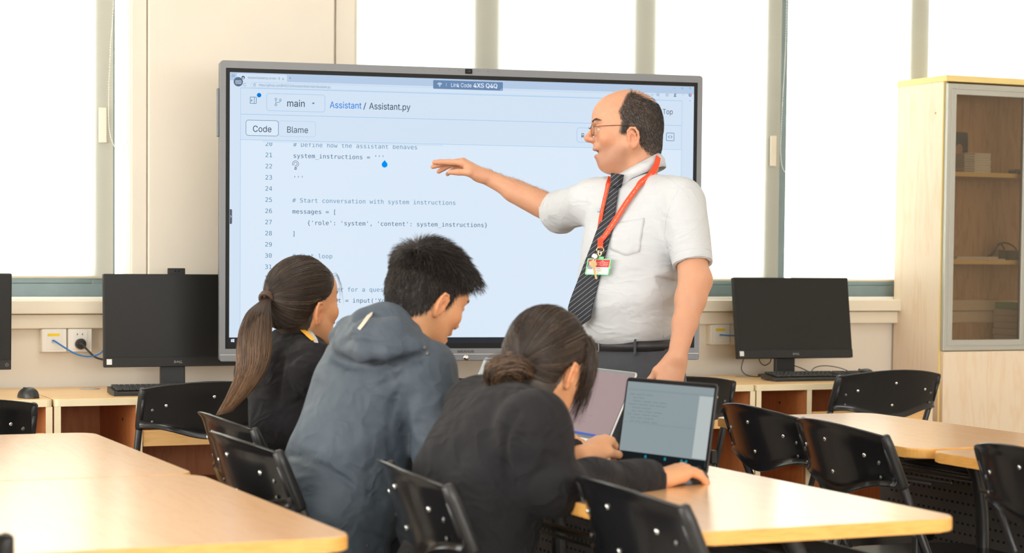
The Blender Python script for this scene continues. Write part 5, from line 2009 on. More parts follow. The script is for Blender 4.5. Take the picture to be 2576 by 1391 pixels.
# glasses
gm = Matrix.Translation(Vector(h0)) @ Matrix(hf.T.tolist()).to_4x4()
GR = thing  # noqa
gold = mat('bronze wire', srgb(120, 84, 58), 0.3, metal=0.8)
b = MB()
for sx in (-1, 1):
    b.tube([gm @ Vector((sx * 0.034 + 0.0235 * math.cos(a), 0.1115 - 0.006 * abs(sx * 0.034 + 0.0235 * math.cos(a)) / 0.05, -0.0035 + 0.0175 * math.sin(a))) for a in np.linspace(0, 2 * math.pi, 28, endpoint=False)], 0.0009, 6, closed=True)
    b.tube([gm @ Vector(v) for v in spline([(sx * 0.058, 0.106, 0.003), (sx * 0.066, 0.098, 0.003), (sx * 0.0745, 0.05, 0.004), (sx * 0.0795, 0.015, 0.0035)], 6)], 0.0011, 6)
b.tube([gm @ Vector(v) for v in spline([(-0.0105, 0.1105, 0.002), (0, 0.1165, 0.006), (0.0105, 0.1105, 0.002)], 5)], 0.0009, 6)
gl = teacher.mb(b, 'glasses', gold)
b = MB()
for sx in (-1, 1):
    b.tube([gm @ Vector(v) for v in spline([(sx * 0.0795, 0.018, 0.0035), (sx * 0.0805, 0.002, 0.002), (sx * 0.082, -0.014, -0.006), (sx * 0.082, -0.026, -0.024)], 6)], 0.0019, 8)
teacher.mb(b, 'temple_tips', M['blackm'], gl)
b = MB()
for sx in (-1, 1):
    b.prism([(sx * 0.034 + 0.023 * math.cos(a), -0.0035 + 0.017 * math.sin(a)) for a in np.linspace(0, 2 * math.pi, 24, endpoint=False)], -0.0004, 0.0004, gm @ Matrix.Translation((0, 0.1075, 0)) @ Matrix.Rotation(R(90), 4, 'X'))
teacher.mb(b, 'lenses', pane_mat('spectacle lens', (0.99, 0.99, 0.99), 0.3), gl)

# arms with hands
sR, eR, wR = tp(-0.175, 0.0, 1.410), pt(1404, 531, 6.38), pt(1226, 446, 6.42)
box = np.array([sR, eR, wR, pt(1075, 412, 6.45), pt(1120, 445, 6.33), pt(1120, 400, 6.60)])
S = Field(box.min(0) - 0.075, box.max(0) + 0.07, 0.0028)
S.rc(sR, eR, 0.052, 0.042, 0.01)
dr = unit(wR - eR)
S.rc(eR, wR, 0.0425, 0.0255, 0.02)
S.rc(eR - UPZ * 0.008, eR + (wR - eR) * 0.62 - UPZ * 0.006, 0.037, 0.0290, 0.03)
hand(S, wR, cdir(-0.86, 0.50, 0.10), cdir(0.5, 0.85, -0.12), cdir(0.0, -0.12, -1), 1.02,
     ((0.46, 0.06, 0.02), (0.60, 0.14, 0.06), (0.66, 0.26, 0.14), (0.66, 0.34, 0.2)), ((0.10, 0.02), 0.52), 0.03)
S.bump(lambda P: 0.0012 * vnoise(P, 60))
V, F = S.skin(1)
C = tone(V, FAIR, 0.05, 30)
tipw = np.clip(1 - np.linalg.norm(V - pt(1100, 420, 6.45), axis=1) / 0.09, 0, 1)[:, None] * 0.6
C = C * (1 - tipw) + C * np.array([[0.99, 0.80, 0.76]]) * tipw
teacher.skin(V, F, C)
ARMR = S
# fine hair on the upper side of the forearm
n_ = 700
k = rng.rand(n_)
c = (eR[None] * (1 - k[:, None]) + wR[None] * k[:, None]) + rng.normal(0, 0.02, (n_, 3)) + UPZ * 0.03
for _ in range(6):
    c = c - ARMR.grad(c) * ARMR.sample(c)[:, None]
N_ = ARMR.grad(c)
ok = N_[:, 2] > 0.15
c, N_ = c[ok], N_[ok]
d_ = dr[None] * 0.9 + rng.normal(0, 0.35, c.shape)
pa = np.stack([c, c + d_ * 0.004 + N_ * 0.0022, c + d_ * 0.008 + N_ * 0.0026], 1)
sv, sf, sc_ = strands(pa, 0.00014, np.tile([[0.22, 0.13, 0.08]], (len(c), 1)))
teacher.part('arm_hair', (sv, sf), HAIRM, sc_)

sL, eL, wL = tp(0.185, 0.0, 1.405), pt(1748, 706, 5.80), pt(1703, 900, 5.72)
box = np.array([sL, eL, wL, pt(1670, 1010, 5.72)])
S = Field(box.min(0) - 0.08, box.max(0) + 0.08, 0.0030)
S.rc(sL, eL, 0.052, 0.044, 0.01)
S.path([eL, eL + (wL - eL) * 0.25, eL + (wL - eL) * 0.55, wL], [0.044, 0.0425, 0.0345, 0.0275], 0.02)
S.rc(eL + TS * 0.006 - TF * 0.01, eL + (wL - eL) * 0.18, 0.036, 0.036, 0.02)
hand(S, wL, cdir(-0.30, -0.95, -0.05), cdir(0.25, -0.05, -1.0), cdir(-1, 0.25, -0.1), 1.02,
     ((0.55, 0.9, 0.5), (0.6, 1.0, 0.5), (0.65, 1.0, 0.5), (0.7, 1.0, 0.5)), ((0.25, 0.0), 0.35), 0.02)
S.bump(lambda P: 0.0012 * vnoise(P, 60))
V, F = S.skin(1)
teacher.skin(V, F, tone(V, FAIR, 0.05, 30))

# shirt
cc_t = pt(1602, 425, 6.055)
SHIRT = cloth_mat('white shirt cotton', srgb(197, 200, 204), 0.8, 0.05, 0.12, 1200, 0.02, fold=0.014, fscale=9, fdir=(1, 1, 1.9), frot=(0.3, 0.2, 0))
lo = np.minimum(np.minimum(tp(0, 0, 0.95), eR), eL) - V3((0.30, 0.30, 0.0))
hi = np.maximum(np.maximum(tp(0, 0, 1.56), eR), eL) + V3((0.30, 0.30, 0.0))
lo[2], hi[2] = 0.955, 1.56
S = Field(lo, hi, 0.0058)
Rt_ = np.stack([TS, TF, UPZ], 1)
S.ell(tp(0.0, -0.005, 1.315), (0.172, 0.122, 0.140), 0.03, Rt_)
S.ell(tp(0, 0.012, 1.23), (0.160, 0.140, 0.16), 0.05, Rt_)
S.ell(tp(0, 0.026, 1.12), (0.157, 0.146, 0.15), 0.05, Rt_)
S.ell(tp(0, 0.012, 1.03), (0.150, 0.132, 0.075), 0.04, Rt_)
S.rc(tp(0.155, -0.01, 1.418), tp(-0.150, -0.01, 1.420), 0.066, 0.064, 0.05)
S.rc(tp(0.10, -0.018, 1.425), tp(0.0, -0.035, 1.436), 0.046, 0.052, 0.05)
S.rc(tp(-0.10, -0.018, 1.425), tp(0.0, -0.035, 1.436), 0.046, 0.052, 0.05)
hR = sR + (eR - sR) * 0.98
hL = sL + (eL - sL) * 0.80
S.rc(sR, hR + (eR - sR) * 0.2, 0.066, 0.062, 0.035)
S.rc(hR - UPZ * 0.012, hR + (eR - sR) * 0.2 - UPZ * 0.012, 0.058, 0.056, 0.03)
S.rc(sL, hL + (eL - sL) * 0.2, 0.068, 0.056, 0.03)
# folds: soft slanting creases over the belly and out of the armpits
def crease(P, d, fa, fc, off, ridged=False):
    """ridges running along d: noise stretched along it"""
    d = unit(d)
    al = P @ d
    q = P - al[:, None] * d[None]
    n = vnoise(q * fc + (al * fa)[:, None] * d[None], 1.0, off)
    return n if not ridged else 0.5 - 1.6 * np.clip(0.30 - np.abs(n), 0, 1) ** 1.0 * 2
def shirt_bump(P):
    z = P[:, 2]
    w1 = np.clip((1.27 - z) / 0.06, 0, 1) * np.clip((z - 0.985) / 0.03, 0, 1)
    w2 = np.clip((z - 1.20) / 0.06, 0, 1)
    d1 = cdir(0.92, 0.36, 0)
    return (0.0030 * vnoise(P, 9) + w1 * (0.010 * crease(P, d1, 3.5, 17, 2.3) + 0.004 * crease(P, cdir(0.98, 0.1, 0), 6, 34, 7.7))
            + w2 * 0.006 * crease(P, cdir(0.45, 0.89, 0), 5, 20, 4.1))
S.bump(shirt_bump)
cut_local(S, hR, eR - sR, 0.12)
cut_local(S, hL, eL - sL, 0.12)
S.rc(hR - unit(eR - sR) * 0.05, hR + unit(eR - sR) * 0.06, 0.047, 0.050, 0.0, sub=True)
S.rc(hL - unit(eL - sL) * 0.05, hL + unit(eL - sL) * 0.06, 0.046, 0.047, 0.0, sub=True)
S.rc(cc_t, cc_t + UPZ * 0.12, 0.059, 0.062, 0.004, sub=True)
SH = S
V, F = S.skin(1)
shirt = teacher.part('shirt', (V, F), SHIRT)


def sleeve_band(cen, ax, r_, name):
    b = MB(); ax = unit(ax)
    x = unit(np.cross(ax, UPZ)); y = np.cross(ax, x)
    for o in (0.0, -0.024):
        pts = []
        for a in np.linspace(0, 2 * math.pi, 40, endpoint=False):
            d_ = x * math.cos(a) + y * math.sin(a)
            p = cen + ax * (o - 0.004)
            for rr in np.arange(0.09, 0.03, -0.002):
                if SH.sample((p + d_ * rr)[None])[0] < 0:
                    break
            pts.append(p + d_ * (rr + 0.0008))
        b.tube(pts, 0.0016 if o == 0 else 0.0009, 6, closed=True)
    teacher.mb(b, name, SHIRT, shirt)


sleeve_band(hR, eR - sR, 0.06, 'sleeve_hem')
sleeve_band(hL, eL - sL, 0.055, 'sleeve_hem')
# chest pocket
def patch(S, rows, off, d0, d1):
    """rows of photo points laid on the field"""
    return [[hit(S, x, y, d0, d1, off) for x, y in r_] for r_ in rows]
rows = []
for v in np.linspace(0, 1, 11):
    lx, ly = 1543 + (1535 - 1543) * v, 562 + (628 - 562) * v
    rx, ry = 1621 + (1609 - 1621) * v, 549 + (632 - 549) * v
    rows.append([(lx + (rx - lx) * u, ly + (ry - ly) * u + (14 * v * (1 - abs(2 * u - 1.1)) if v > 0.7 else 0)) for u in np.linspace(0, 1, 11)])
b = MB(); b.sheet(patch(SH, rows, 0.0022, 5.5, 6.4)); teacher.mb(b, 'chest_pocket', SHIRT, shirt, thick=0.0022)
# seam lines: yoke seam, armhole seam, side seam
SEAM = mat('shirt seam', srgb(196, 200, 204), 0.8)
b = MB()
for pl in ([(1651, 440), (1690, 455), (1720, 480), (1735, 500)], [(1706, 480), (1688, 510), (1676, 550), (1672, 590), (1680, 625)], [(1668, 700), (1665, 760), (1668, 820), (1668, 848)]):
    q = [hit(SH, x, y, 5.4, 6.5, 0.0008) for x, y in resample(np.array([(x, y, 0) for x, y in pl]), 24)[:, :2]]
    b.tube(q, 0.0011, 5)
teacher.mb(b, 'seams', SEAM, shirt)

# collar: a folded leaf round the neck
cc = pt(1602, 414, 6.055)
b = MB()
g1 = []
TH0 = R(-24)                                   # the collar is pulled round a little by the turned head
for q in np.linspace(R(8), R(352), 61):
    th = TH0 + q
    s_, f_ = math.sin(th), math.cos(th)
    zt = 0.037 * math.sin(th - R(42)) - 0.002
    tipk = max(0, 1 - abs(abs(q - math.pi) - R(160)) / R(34))
    dep = 0.034 + 0.026 * tipk + 0.014 * max(0, -math.cos(th))
    od = TS * s_ + TF * f_
    top = cc + od * 0.0625 + UPZ * zt
    out_ = cc + od * (0.0625 + 0.026 + 0.010 * tipk) + UPZ * (zt - dep)
    fold = top + od * 0.0065 + UPZ * 0.002
    inn = top - UPZ * 0.030 - od * 0.002
    mid = (fold + out_) / 2 + od * 0.005 + UPZ * 0.003
    g1.append([inn, top, fold, mid, out_])
b.sheet(g1)
teacher.mb(b, 'collar', SHIRT, shirt, thick=0.0022)

# trousers, belt, shoes
TR = cloth_mat('dark grey trousers', srgb(72, 74, 80), 0.8, 0.1, 0.2, 900, 0.05)
lo, hi = tp(0, 0, 0.07) - V3((0.26, 0.26, 0.02)), tp(0, 0, 1.0) + V3((0.26, 0.26, 0))
S = Field(lo, hi, 0.008)
S.ell(tp(0, -0.012, 0.93), (0.160, 0.130, 0.13), 0.03, Rt_)
S.ell(tp(0, -0.004, 0.985), (0.147, 0.120, 0.06), 0.03, Rt_)
for sx in (-1, 1):
    S.path([tp(sx * 0.085, 0, 0.86), tp(sx * 0.095, 0.012, 0.50), tp(sx * 0.10, -0.01, 0.06)], [0.098, 0.072, 0.058], 0.03)
S.bump(lambda P: 0.004 * vnoise(P, 10, 2))
S.cut(tp(0, 0, 0.995), UPZ)
p0, p1 = hit(S, 1620, 872, 5.5, 6.5), hit(S, 1648, 945, 5.5, 6.5)
p2 = hit(S, 1628, 910, 5.5, 6.5)
for a_, c_ in ((p0, p2), (p2, p1)):
    S.rc(a_ + S.grad(a_[None])[0] * 0.004, c_ + S.grad(c_[None])[0] * 0.004, 0.0075, 0.0075, 0.006, sub=True)
PT = S
V, F = S.skin(1)
trous = teacher.part('trousers', (V, F), TR)
b = MB()
def waist(th, z, r_):
    s_, f_ = math.sin(th), math.cos(th)
    return tp((0.1475 + r_) * s_, (0.121 + r_) * f_ - 0.002, z + 0.006 * f_ * -1)
b.sheet([[waist(th, 0.970, 0.002), waist(th, 0.970, 0.006), waist(th, 1.001, 0.006), waist(th, 1.001, 0.002), waist(th, 0.970, 0.002)] for th in np.linspace(0, 2 * math.pi, 61)][:-1], closed_u=True)
belt = teacher.mb(b, 'belt', mat('black leather', (0.018, 0.018, 0.02), 0.4, bump=0.3, bscale=500))
b = MB(); bm_ = Matrix.Translation(Vector(waist(-0.30, 0.986, 0.011))) @ Matrix((tuple(TS), tuple(-TF), (0, 0, 1))).transposed().to_4x4()
for z_ in (-0.018, 0.018):
    b.box((0, 0, z_), (0.034, 0.004, 0.0035), 0.001, bm_)
for x_ in (-0.016, 0.016):
    b.box((x_, 0, 0), (0.004, 0.004, 0.036), 0.001, bm_)
teacher.mb(b, 'buckle', M['silver'], belt)
b = MB()
for th in (0.62, 1.75, 4.5, 5.6, 3.14):
    q = Matrix.Translation(Vector(waist(th, 0.984, 0.008))) @ Matrix.Rotation(math.atan2(TS[1], TS[0]) - th, 4, 'Z')
    b.box((0, 0, 0), (0.014, 0.006, 0.048), 0.002, q)
teacher.mb(b, 'belt_loops', TR, trous)
for sx in (-1, 1):
    S = Field(tp(sx * 0.1, 0.04, 0) - V3((0.18, 0.18, 0.0)), tp(sx * 0.1, 0.04, 0.12) + V3((0.18, 0.18, 0.02)), 0.008)
    S.rc(tp(sx * 0.1, -0.05, 0.045), tp(sx * 0.115, 0.13, 0.035), 0.045, 0.034, 0.02)
    S.rc(tp(sx * 0.1, -0.03, 0.06), tp(sx * 0.1, -0.02, 0.12), 0.045, 0.05, 0.02)
    S.cut(tp(0, 0, 0.001), -UPZ)
    teacher.part('shoe', S.skin(1), M['black'])

# tie
TIE = mat('striped tie silk', srgb(40, 42, 49), 0.6, spec=0.25)
nt = TIE.node_tree
tc = node(nt, 'ShaderNodeTexCoord'); dp = node(nt, 'ShaderNodeVectorMath', operation='DOT_PRODUCT')
nt.links.new(tc.outputs['Object'], dp.inputs[0]); dp.inputs[1].default_value = tuple(cdir(-0.62, 0.78, 0) * 92)
fr_ = node(nt, 'ShaderNodeMath', operation='FRACT'); nt.links.new(dp.outputs['Value'], fr_.inputs[0])
lt = node(nt, 'ShaderNodeMath', operation='LESS_THAN'); lt.inputs[1].default_value = 0.09; nt.links.new(fr_.outputs[0], lt.inputs[0])
dp2 = node(nt, 'ShaderNodeVectorMath', operation='DOT_PRODUCT'); nt.links.new(tc.outputs['Object'], dp2.inputs[0]); dp2.inputs[1].default_value = tuple(cdir(0.78, 0.62, 0) * 330)
fr2 = node(nt, 'ShaderNodeMath', operation='FRACT'); nt.links.new(dp2.outputs['Value'], fr2.inputs[0])
lt2 = node(nt, 'ShaderNodeMath', operation='LESS_THAN'); lt2.inputs[1].default_value = 0.62; nt.links.new(fr2.outputs[0], lt2.inputs[0])
ml = node(nt, 'ShaderNodeMath', operation='MULTIPLY'); nt.links.new(lt.outputs[0], ml.inputs[0]); nt.links.new(lt2.outputs[0], ml.inputs[1])
mx = node(nt, 'ShaderNodeMix', data_type='RGBA'); nt.links.new(ml.outputs[0], mx.inputs[0])
mx.inputs[6].default_value = (*srgb(40, 42, 49), 1); mx.inputs[7].default_value = (*srgb(180, 184, 192), 1)
nt.links.new(mx.outputs[2], nt.nodes['Principled BSDF'].inputs['Base Color'])
tpx = [(1549, 462), (1541, 500), (1527, 560), (1512, 610), (1496, 660), (1479, 715), (1462, 770), (1452, 826)]
P_ = []
for i, (x, y) in enumerate(tpx):
    z = 1.25 - (y - 643) / 829
    # keep the tie on the body's front line and let it hang free of the belly below
    p = hit(SH, max(x, 1478 if y > 640 else 0), y, 5.5, 6.4, 0.006)
    dd = float((p - np.array([0, 0, EYE], np.float32)) @ np.array(_f0))
    P_.append(pt(x, y, dd - (0.004 if y < 640 else 0.012)))
P_ = np.array([np.array(v) for v in spline([Vector(p) for p in P_], 8)])
wd = np.interp(np.linspace(0, 1, 60), [0, 0.05, 0.5, 0.9, 0.905, 1.0], [0.034, 0.036, 0.062, 0.092, 0.092, 0.004])
tie, *_ = ribbon('tie', P_, wd, TIE, teacher.root, lambda P: np.tile(TF[None], (len(P), 1)), 0.004, teacher.o)
b = MB()
kc = pt(1551, 454, 5.972)
km = Matrix.Translation(Vector(kc)) @ Matrix((tuple(TS), tuple(-TF), (0, 0, 1))).transposed().to_4x4() @ Matrix.Rotation(R(8), 4, 'Y')
b.prism([(-0.019, 0.020), (0.019, 0.020), (0.0145, -0.020), (-0.0145, -0.020)], -0.013, 0.011, km @ Matrix.Rotation(R(90), 4, 'X'), bev=0.005)
teacher.mb(b, 'tie_knot', TIE, tie)

# lanyard
RED = mat('red lanyard webbing', srgb(238, 72, 30), 0.6, bump=0.15, bscale=1500)
WHT = mat('white lettering', srgb(250, 225, 215), 0.6)
near = [(1656, 394, 5.992), (1651, 415, 5.972), (1636, 440, 5.955), (1616, 464, 5.940), (1602, 482, 5.935), (1578, 515), (1552, 556), (1530, 590), (1513, 612)]
far = [(1537, 452), (1531, 480), (1523, 515), (1516, 550), (1511, 585), (1508, 612)]
def strap_normal(P):
    k = np.clip((P[:, 2:3] - 1.455) / 0.02, 0, 1)
    n = SH.grad(P) * (1 - k) + cdir(0.62, 0.35, -0.70)[None] * k
    return n / np.linalg.norm(n, axis=1, keepdims=True)
def strap(px, nm, w_, par, off):
    q = []
    for v in px:
        h_ = hit(SH, v[0], v[1], 5.4, 6.5, off)
        if len(v) == 3:
            e_ = pt(*v)
            on = SH.sample((h_ - SH.grad(h_[None])[0] * (off + 0.004))[None])[0] < 0
            h_ = h_ if on and (h_ - e_) @ np.array(_f0) < 0 else e_
        q.append(h_)
    q = np.array([np.array(v) for v in spline([Vector(p) for p in q], 8)])
    return ribbon(nm, q, w_, RED, par, strap_normal, 0.0012, teacher.o, 80)
lan, P1, sd1, N1, t1 = strap(near, 'lanyard', 0.019, teacher.root, 0.009)
st2, P2, sd2, N2, t2 = strap(far, 'strap', 0.015, lan, 0.008)
def letter_strap(P, sd, N, t, txt, start, size, name, flip=1):
    arc = np.concatenate([[0], np.cumsum(np.linalg.norm(np.diff(P, axis=0), axis=1))])
    tot = arc[-1]
    b = MB(); pos = start
    vs, fs, a0, b0 = text2d('H')
    for ch in txt:
        if ch != ' ':
            vs, fs, a, c_ = text2d(ch)
            s_ = tot - pos if flip > 0 else pos
            if s_ < 0.004 or s_ > tot - 0.004:
                break
            i = min(np.searchsorted(arc, s_), len(P) - 1)
            ex, ey, ez = -t[i] * flip, np.cross(N[i], -t[i] * flip), N[i]
            mm = Matrix((tuple(ex), tuple(ey), tuple(ez))).transposed().to_4x4()
            mm.translation = Vector(P[i] + N[i] * 0.0016 - ey * size * 0.34)
            b.flat([(x * size, y * size) for x, y in vs], fs, mm)
            pos += (c_ - a) * size + 0.0010
        else:
            pos += 0.0022
    return teacher.mb(b, name, WHT, lan)
letter_strap(P1, sd1, N1, t1, 'DULWICH INTERNATIONAL HIGH SCHOOL | SUZHOU |   DULWICH INTERNATIONAL HIGH SCHOOL', 0.022, 0.0066, 'strap_lettering')
letter_strap(P2, sd2, N2, t2, 'DULWICH INTERNATIONAL HIGH SCHOOL | SUZHOU |', 0.03, 0.0052, 'strap_lettering', -1)
def bar(name, pxs, r_, m, par, d):
    b = MB(); b.tube(spline([Vector(pt(x, y, d)) for x, y in pxs], 6), r_, 8); return teacher.mb(b, name, m, par)
dB = float((P1[-1] - np.array([0, 0, EYE], np.float32)) @ np.array(_f0)) - 0.024
b = MB(); b.tube([Vector(pt(1510 + 9 * math.cos(a), 628 + 7 * math.sin(a), dB)) for a in np.linspace(0, 2 * math.pi, 24, endpoint=False)], 0.0013, 8, closed=True); ringo = teacher.mb(b, 'lanyard_ring', M['brass'], lan)
b = MB(); b.prism([(-0.0085, 0), (0.0085, 0), (0.0075, 0.03), (-0.0075, 0.03)], -0.0015, 0.0015, Matrix.Translation(Vector(pt(1510, 625, dB + 0.002))) @ Matrix((tuple(cdir(1, 0, 0)), tuple(cdir(0, 1, 0)), tuple(cdir(0, 0, -1)))).transposed().to_4x4()); teacher.mb(b, 'strap_end', RED, lan)
b = MB()
b.tube(spline([Vector(pt(x, y, dB)) for x, y in ((1507, 630), (1505, 637), (1508, 644), (1512, 640), (1512, 632))], 6), 0.0022, 8)
teacher.mb(b, 'clip_hook', M['brass'], lan)
bx = unit(cdir(0.90, -0.04, -0.42)); by = unit(UPZ + bx * 0.16); bz = unit(np.cross(bx, by)); by = np.cross(bz, bx) * 0.985 + bx * 0.17
BM = Matrix((tuple(bx), tuple(by), tuple(bz))).transposed().to_4x4(); BM.translation = Vector(pt(1505, 671, dB - 0.004))
gw, gh = 0.0375, 0.0245
GREEN = mat('mint green plastic', srgb(120, 222, 150), 0.4)
b = MB()
o_ = rrect(-gw, gw, -gh, gh, 0.003, 4); i_ = rrect(-gw + 0.003, gw - 0.003, -gh + 0.003, gh - 0.003, 0.002, 4)
for z_ in (-0.002, 0.002):
    Vo = [b.bm.verts.new(BM @ Vector((x, y, z_))) for x, y in o_]; Vi = [b.bm.verts.new(BM @ Vector((x, y, z_))) for x, y in i_]
    for q in range(len(o_)):
        p_ = (q + 1) % len(o_); b.bm.faces.new((Vo[q], Vo[p_], Vi[p_], Vi[q]))
    if z_ < 0: Va, Vb = Vo, Vi
for q in range(len(o_)):
    p_ = (q + 1) % len(o_); b.bm.faces.new((Va[q], Vo[q], Vo[p_], Va[p_])); b.bm.faces.new((Vb[q], Vb[p_], Vi[p_], Vi[q]))
b.box((0.004, gh + 0.003, 0), (0.016, 0.006, 0.003), 0.001, BM); b.box((gw + 0.001, -0.002, 0), (0.004, 0.008, 0.003), 0.001, BM)
badge = teacher.mb(b, 'badge_holder', GREEN, lan)
CARD = lambda k: BM @ Matrix.Translation((0, 0, 0.0002 + 0.0003 * k))
def card(nm, f, m):
    b = MB(); f(b); return teacher.mb(b, nm, m, lan)
card('badge_card', lambda b: rect(b, -gw + 0.002, gw - 0.002, -gh + 0.002, gh - 0.002, CARD(0)), M['white'])
card('badge_red_field', lambda b: rect(b, -gw + 0.003, gw - 0.003, -0.001, gh - 0.003, CARD(1)), mat('red print', srgb(214, 48, 46), 0.5))
def bld(b):
    stroke(b, [(0.003, 0.012), (0.011, 0.019), (0.019, 0.012)], 0.0007, CARD(2)); stroke(b, [(0.005, 0.004), (0.005, 0.011), (0.017, 0.011), (0.017, 0.004)], 0.0006, CARD(2), True)
    for x_ in (-0.004, 0.001, 0.021, 0.026):
        stroke(b, [(x_, 0.002), (x_, 0.013)], 0.0006, CARD(2))
    stroke(b, [(-0.008, 0.013), (0.004, 0.013)], 0.0006, CARD(2)); stroke(b, [(0.018, 0.013), (0.030, 0.013)], 0.0006, CARD(2)); stroke(b, [(-0.008, 0.007), (0.030, 0.007)], 0.0005, CARD(2))
    poly(b, circ(0.011, 0.0145, 0.0011, 10), CARD(2))
card('badge_building_drawing', bld, WHT)
card('badge_photo', lambda b: (rect(b, -gw + 0.005, -0.018, -0.008, 0.016, CARD(2))), mat('badge photo grey', srgb(150, 156, 176), 0.5))
def tinyrows(b):
    rnd = random.Random(3)
    for y_, h_, x1_ in ((-0.006, 0.0016, 0.012), (-0.010, 0.001, 0.026), (-0.0135, 0.0014, 0.012), (-0.0185, 0.001, 0.004)):
        x_ = -0.011
        while x_ < x1_:
            w_ = rnd.uniform(0.002, 0.006); rect(b, x_, min(x_ + w_, x1_), y_, y_ + h_, CARD(2)); x_ += w_ + 0.0012
card('badge_small_print', tinyrows, M['logo'])
KM = Matrix.Translation(Vector(pt(1492, 664, dB - 0.016))) @ Matrix((tuple(unit(cdir(0.95, 0.22, -0.2))), tuple(unit(cdir(-0.22, 0.97, 0))), tuple(unit(cdir(0.2, 0, -1))))).transposed().to_4x4()
b = MB()
hd = [(0.0105 * math.cos(a), 0.0 + 0.0105 * math.sin(a)) for a in np.linspace(R(-70), R(250), 24)]
b.prism(hd + [(-0.0036, -0.014), (-0.0036, -0.044), (0.0, -0.047), (0.0030, -0.044), (0.0030, -0.040), (0.0012, -0.038), (0.0032, -0.035), (0.0014, -0.032), (0.0034, -0.029), (0.0034, -0.014)], -0.001, 0.001, KM, bev=0.0003)
key = teacher.mb(b, 'key', M['brass'], lan)
b = MB(); b.lathe([(0, -0.002), (0.0085, -0.002), (0.009, 0), (0.0085, 0.002), (0.006, 0.0025), (0, 0.0025)], Matrix.Translation(Vector(pt(1496, 645, dB - 0.014))) @ Matrix((tuple(cdir(1, 0, 0)), tuple(cdir(0, 1, 0)), tuple(cdir(0, 0, -1)))).transposed().to_4x4(), 24); teacher.mb(b, 'key_fob', M['chrome'], lan)
b = MB(); b.tube([Vector(pt(1495 + 3 * math.cos(a), 656 + 5 * math.sin(a), dB - 0.016)) for a in np.linspace(0, 2 * math.pi, 16, endpoint=False)], 0.0008, 6, closed=True); teacher.mb(b, 'key_ring', M['chrome'], lan)
b = MB(); b.lathe([(0, -0.001), (0.0065, -0.001), (0.007, 0.001), (0, 0.002)], Matrix.Translation(Vector(hit(SH, 1513, 534, 5.4, 6.4, 0.011))) @ Matrix((tuple(cdir(1, 0, 0)), tuple(cdir(0, 1, 0)), tuple(cdir(0, 0, -1)))).transposed().to_4x4(), 20); teacher.mb(b, 'pin_badge', mat('pale blue enamel', srgb(180, 200, 212), 0.3), lan)
teacher.finish()


# ================================================================== the three seated students
def sit_torso(S, P, Nk, left, secs, shl=None, shr=None, rsh=0.062):
    """secs: (t along pelvis-neck, half width, half depth, half height, forward shift)"""
    a = unit(Nk - P); L = np.linalg.norm(Nk - P)
    l_ = unit(left - a * (left @ a)); f_ = np.cross(a, l_) * -1
    f_ = np.cross(l_, a)
    Rm = np.stack([l_, f_, a], 1)
    for t, w_, d_, h_, fs in secs:
        S.ell(P + a * (L * t) + f_ * fs, (w_, d_, h_), 0.05, Rm)
    return l_, f_, a, Rm


def sit_legs(person, P, f, left, m, reach=0.40):
    S = Field(np.minimum(P, P + f * 0.5) - V3((0.26, 0.26, 0)) * V3((1, 1, 0)) - V3((0, 0, P[2] - 0.0)), np.maximum(P, P + f * 0.5) + V3((0.26, 0.26, 0.16)), 0.012)
    S.ell(P + UPZ * 0.0, (0.165, 0.165, 0.10), 0.04)
    for s in (-1, 1):
        h, k = P + left * (s * 0.085) - UPZ * 0.005, P + left * (s * 0.10) + f * reach + UPZ * -0.01
        an = P + left * (s * 0.10) + f * (reach - 0.03); an[2] = 0.09
        S.path([h, k, an], [0.080, 0.062, 0.048], 0.03)
        S.rc((an[0], an[1], 0.05), (an[0] + f[0] * 0.13, an[1] + f[1] * 0.13, 0.04), 0.042, 0.032, 0.02)
    S.cut((0, 0, 0.003), (0, 0, -1))
    person.part('trousers', S.skin(1), m)


def w_scalp(P):
    """where long hair is rooted, head coordinates"""
    x, y, z = np.abs(P[:, 0]), P[:, 1], P[:, 2]
    front = np.interp(z, [-0.06, -0.02, 0.0, 0.02, 0.045, 0.075, 0.10, 0.12], [-0.024, -0.016, 0.012, 0.040, 0.058, 0.068, 0.060, 0.060])
    low = np.interp(y, [-0.11, -0.085, -0.055, -0.03, -0.018, 0.0, 0.03], [-0.070, -0.098, -0.104, -0.088, -0.050, 0.002, 0.0])
    return np.clip((front - y) / 0.006, 0, 1) * np.clip((z - low) / 0.006, 0, 1) * ear_free(P)


def hair_cap(V, F, S, mask, off):
    w_ = mask(V)
    keep = (w_[F] > 0.3).all(1)
    f = F[keep]
    N = S.grad(V)
    v = V + N * (off * np.clip(w_ * 1.5, 0, 1))[:, None]
    u, inv = np.unique(f, return_inverse=True)
    return v[u], inv.reshape(f.shape)


SKC, SKR = V3((0, -0.004, 0.029)), V3((0.086, 0.113, 0.098))


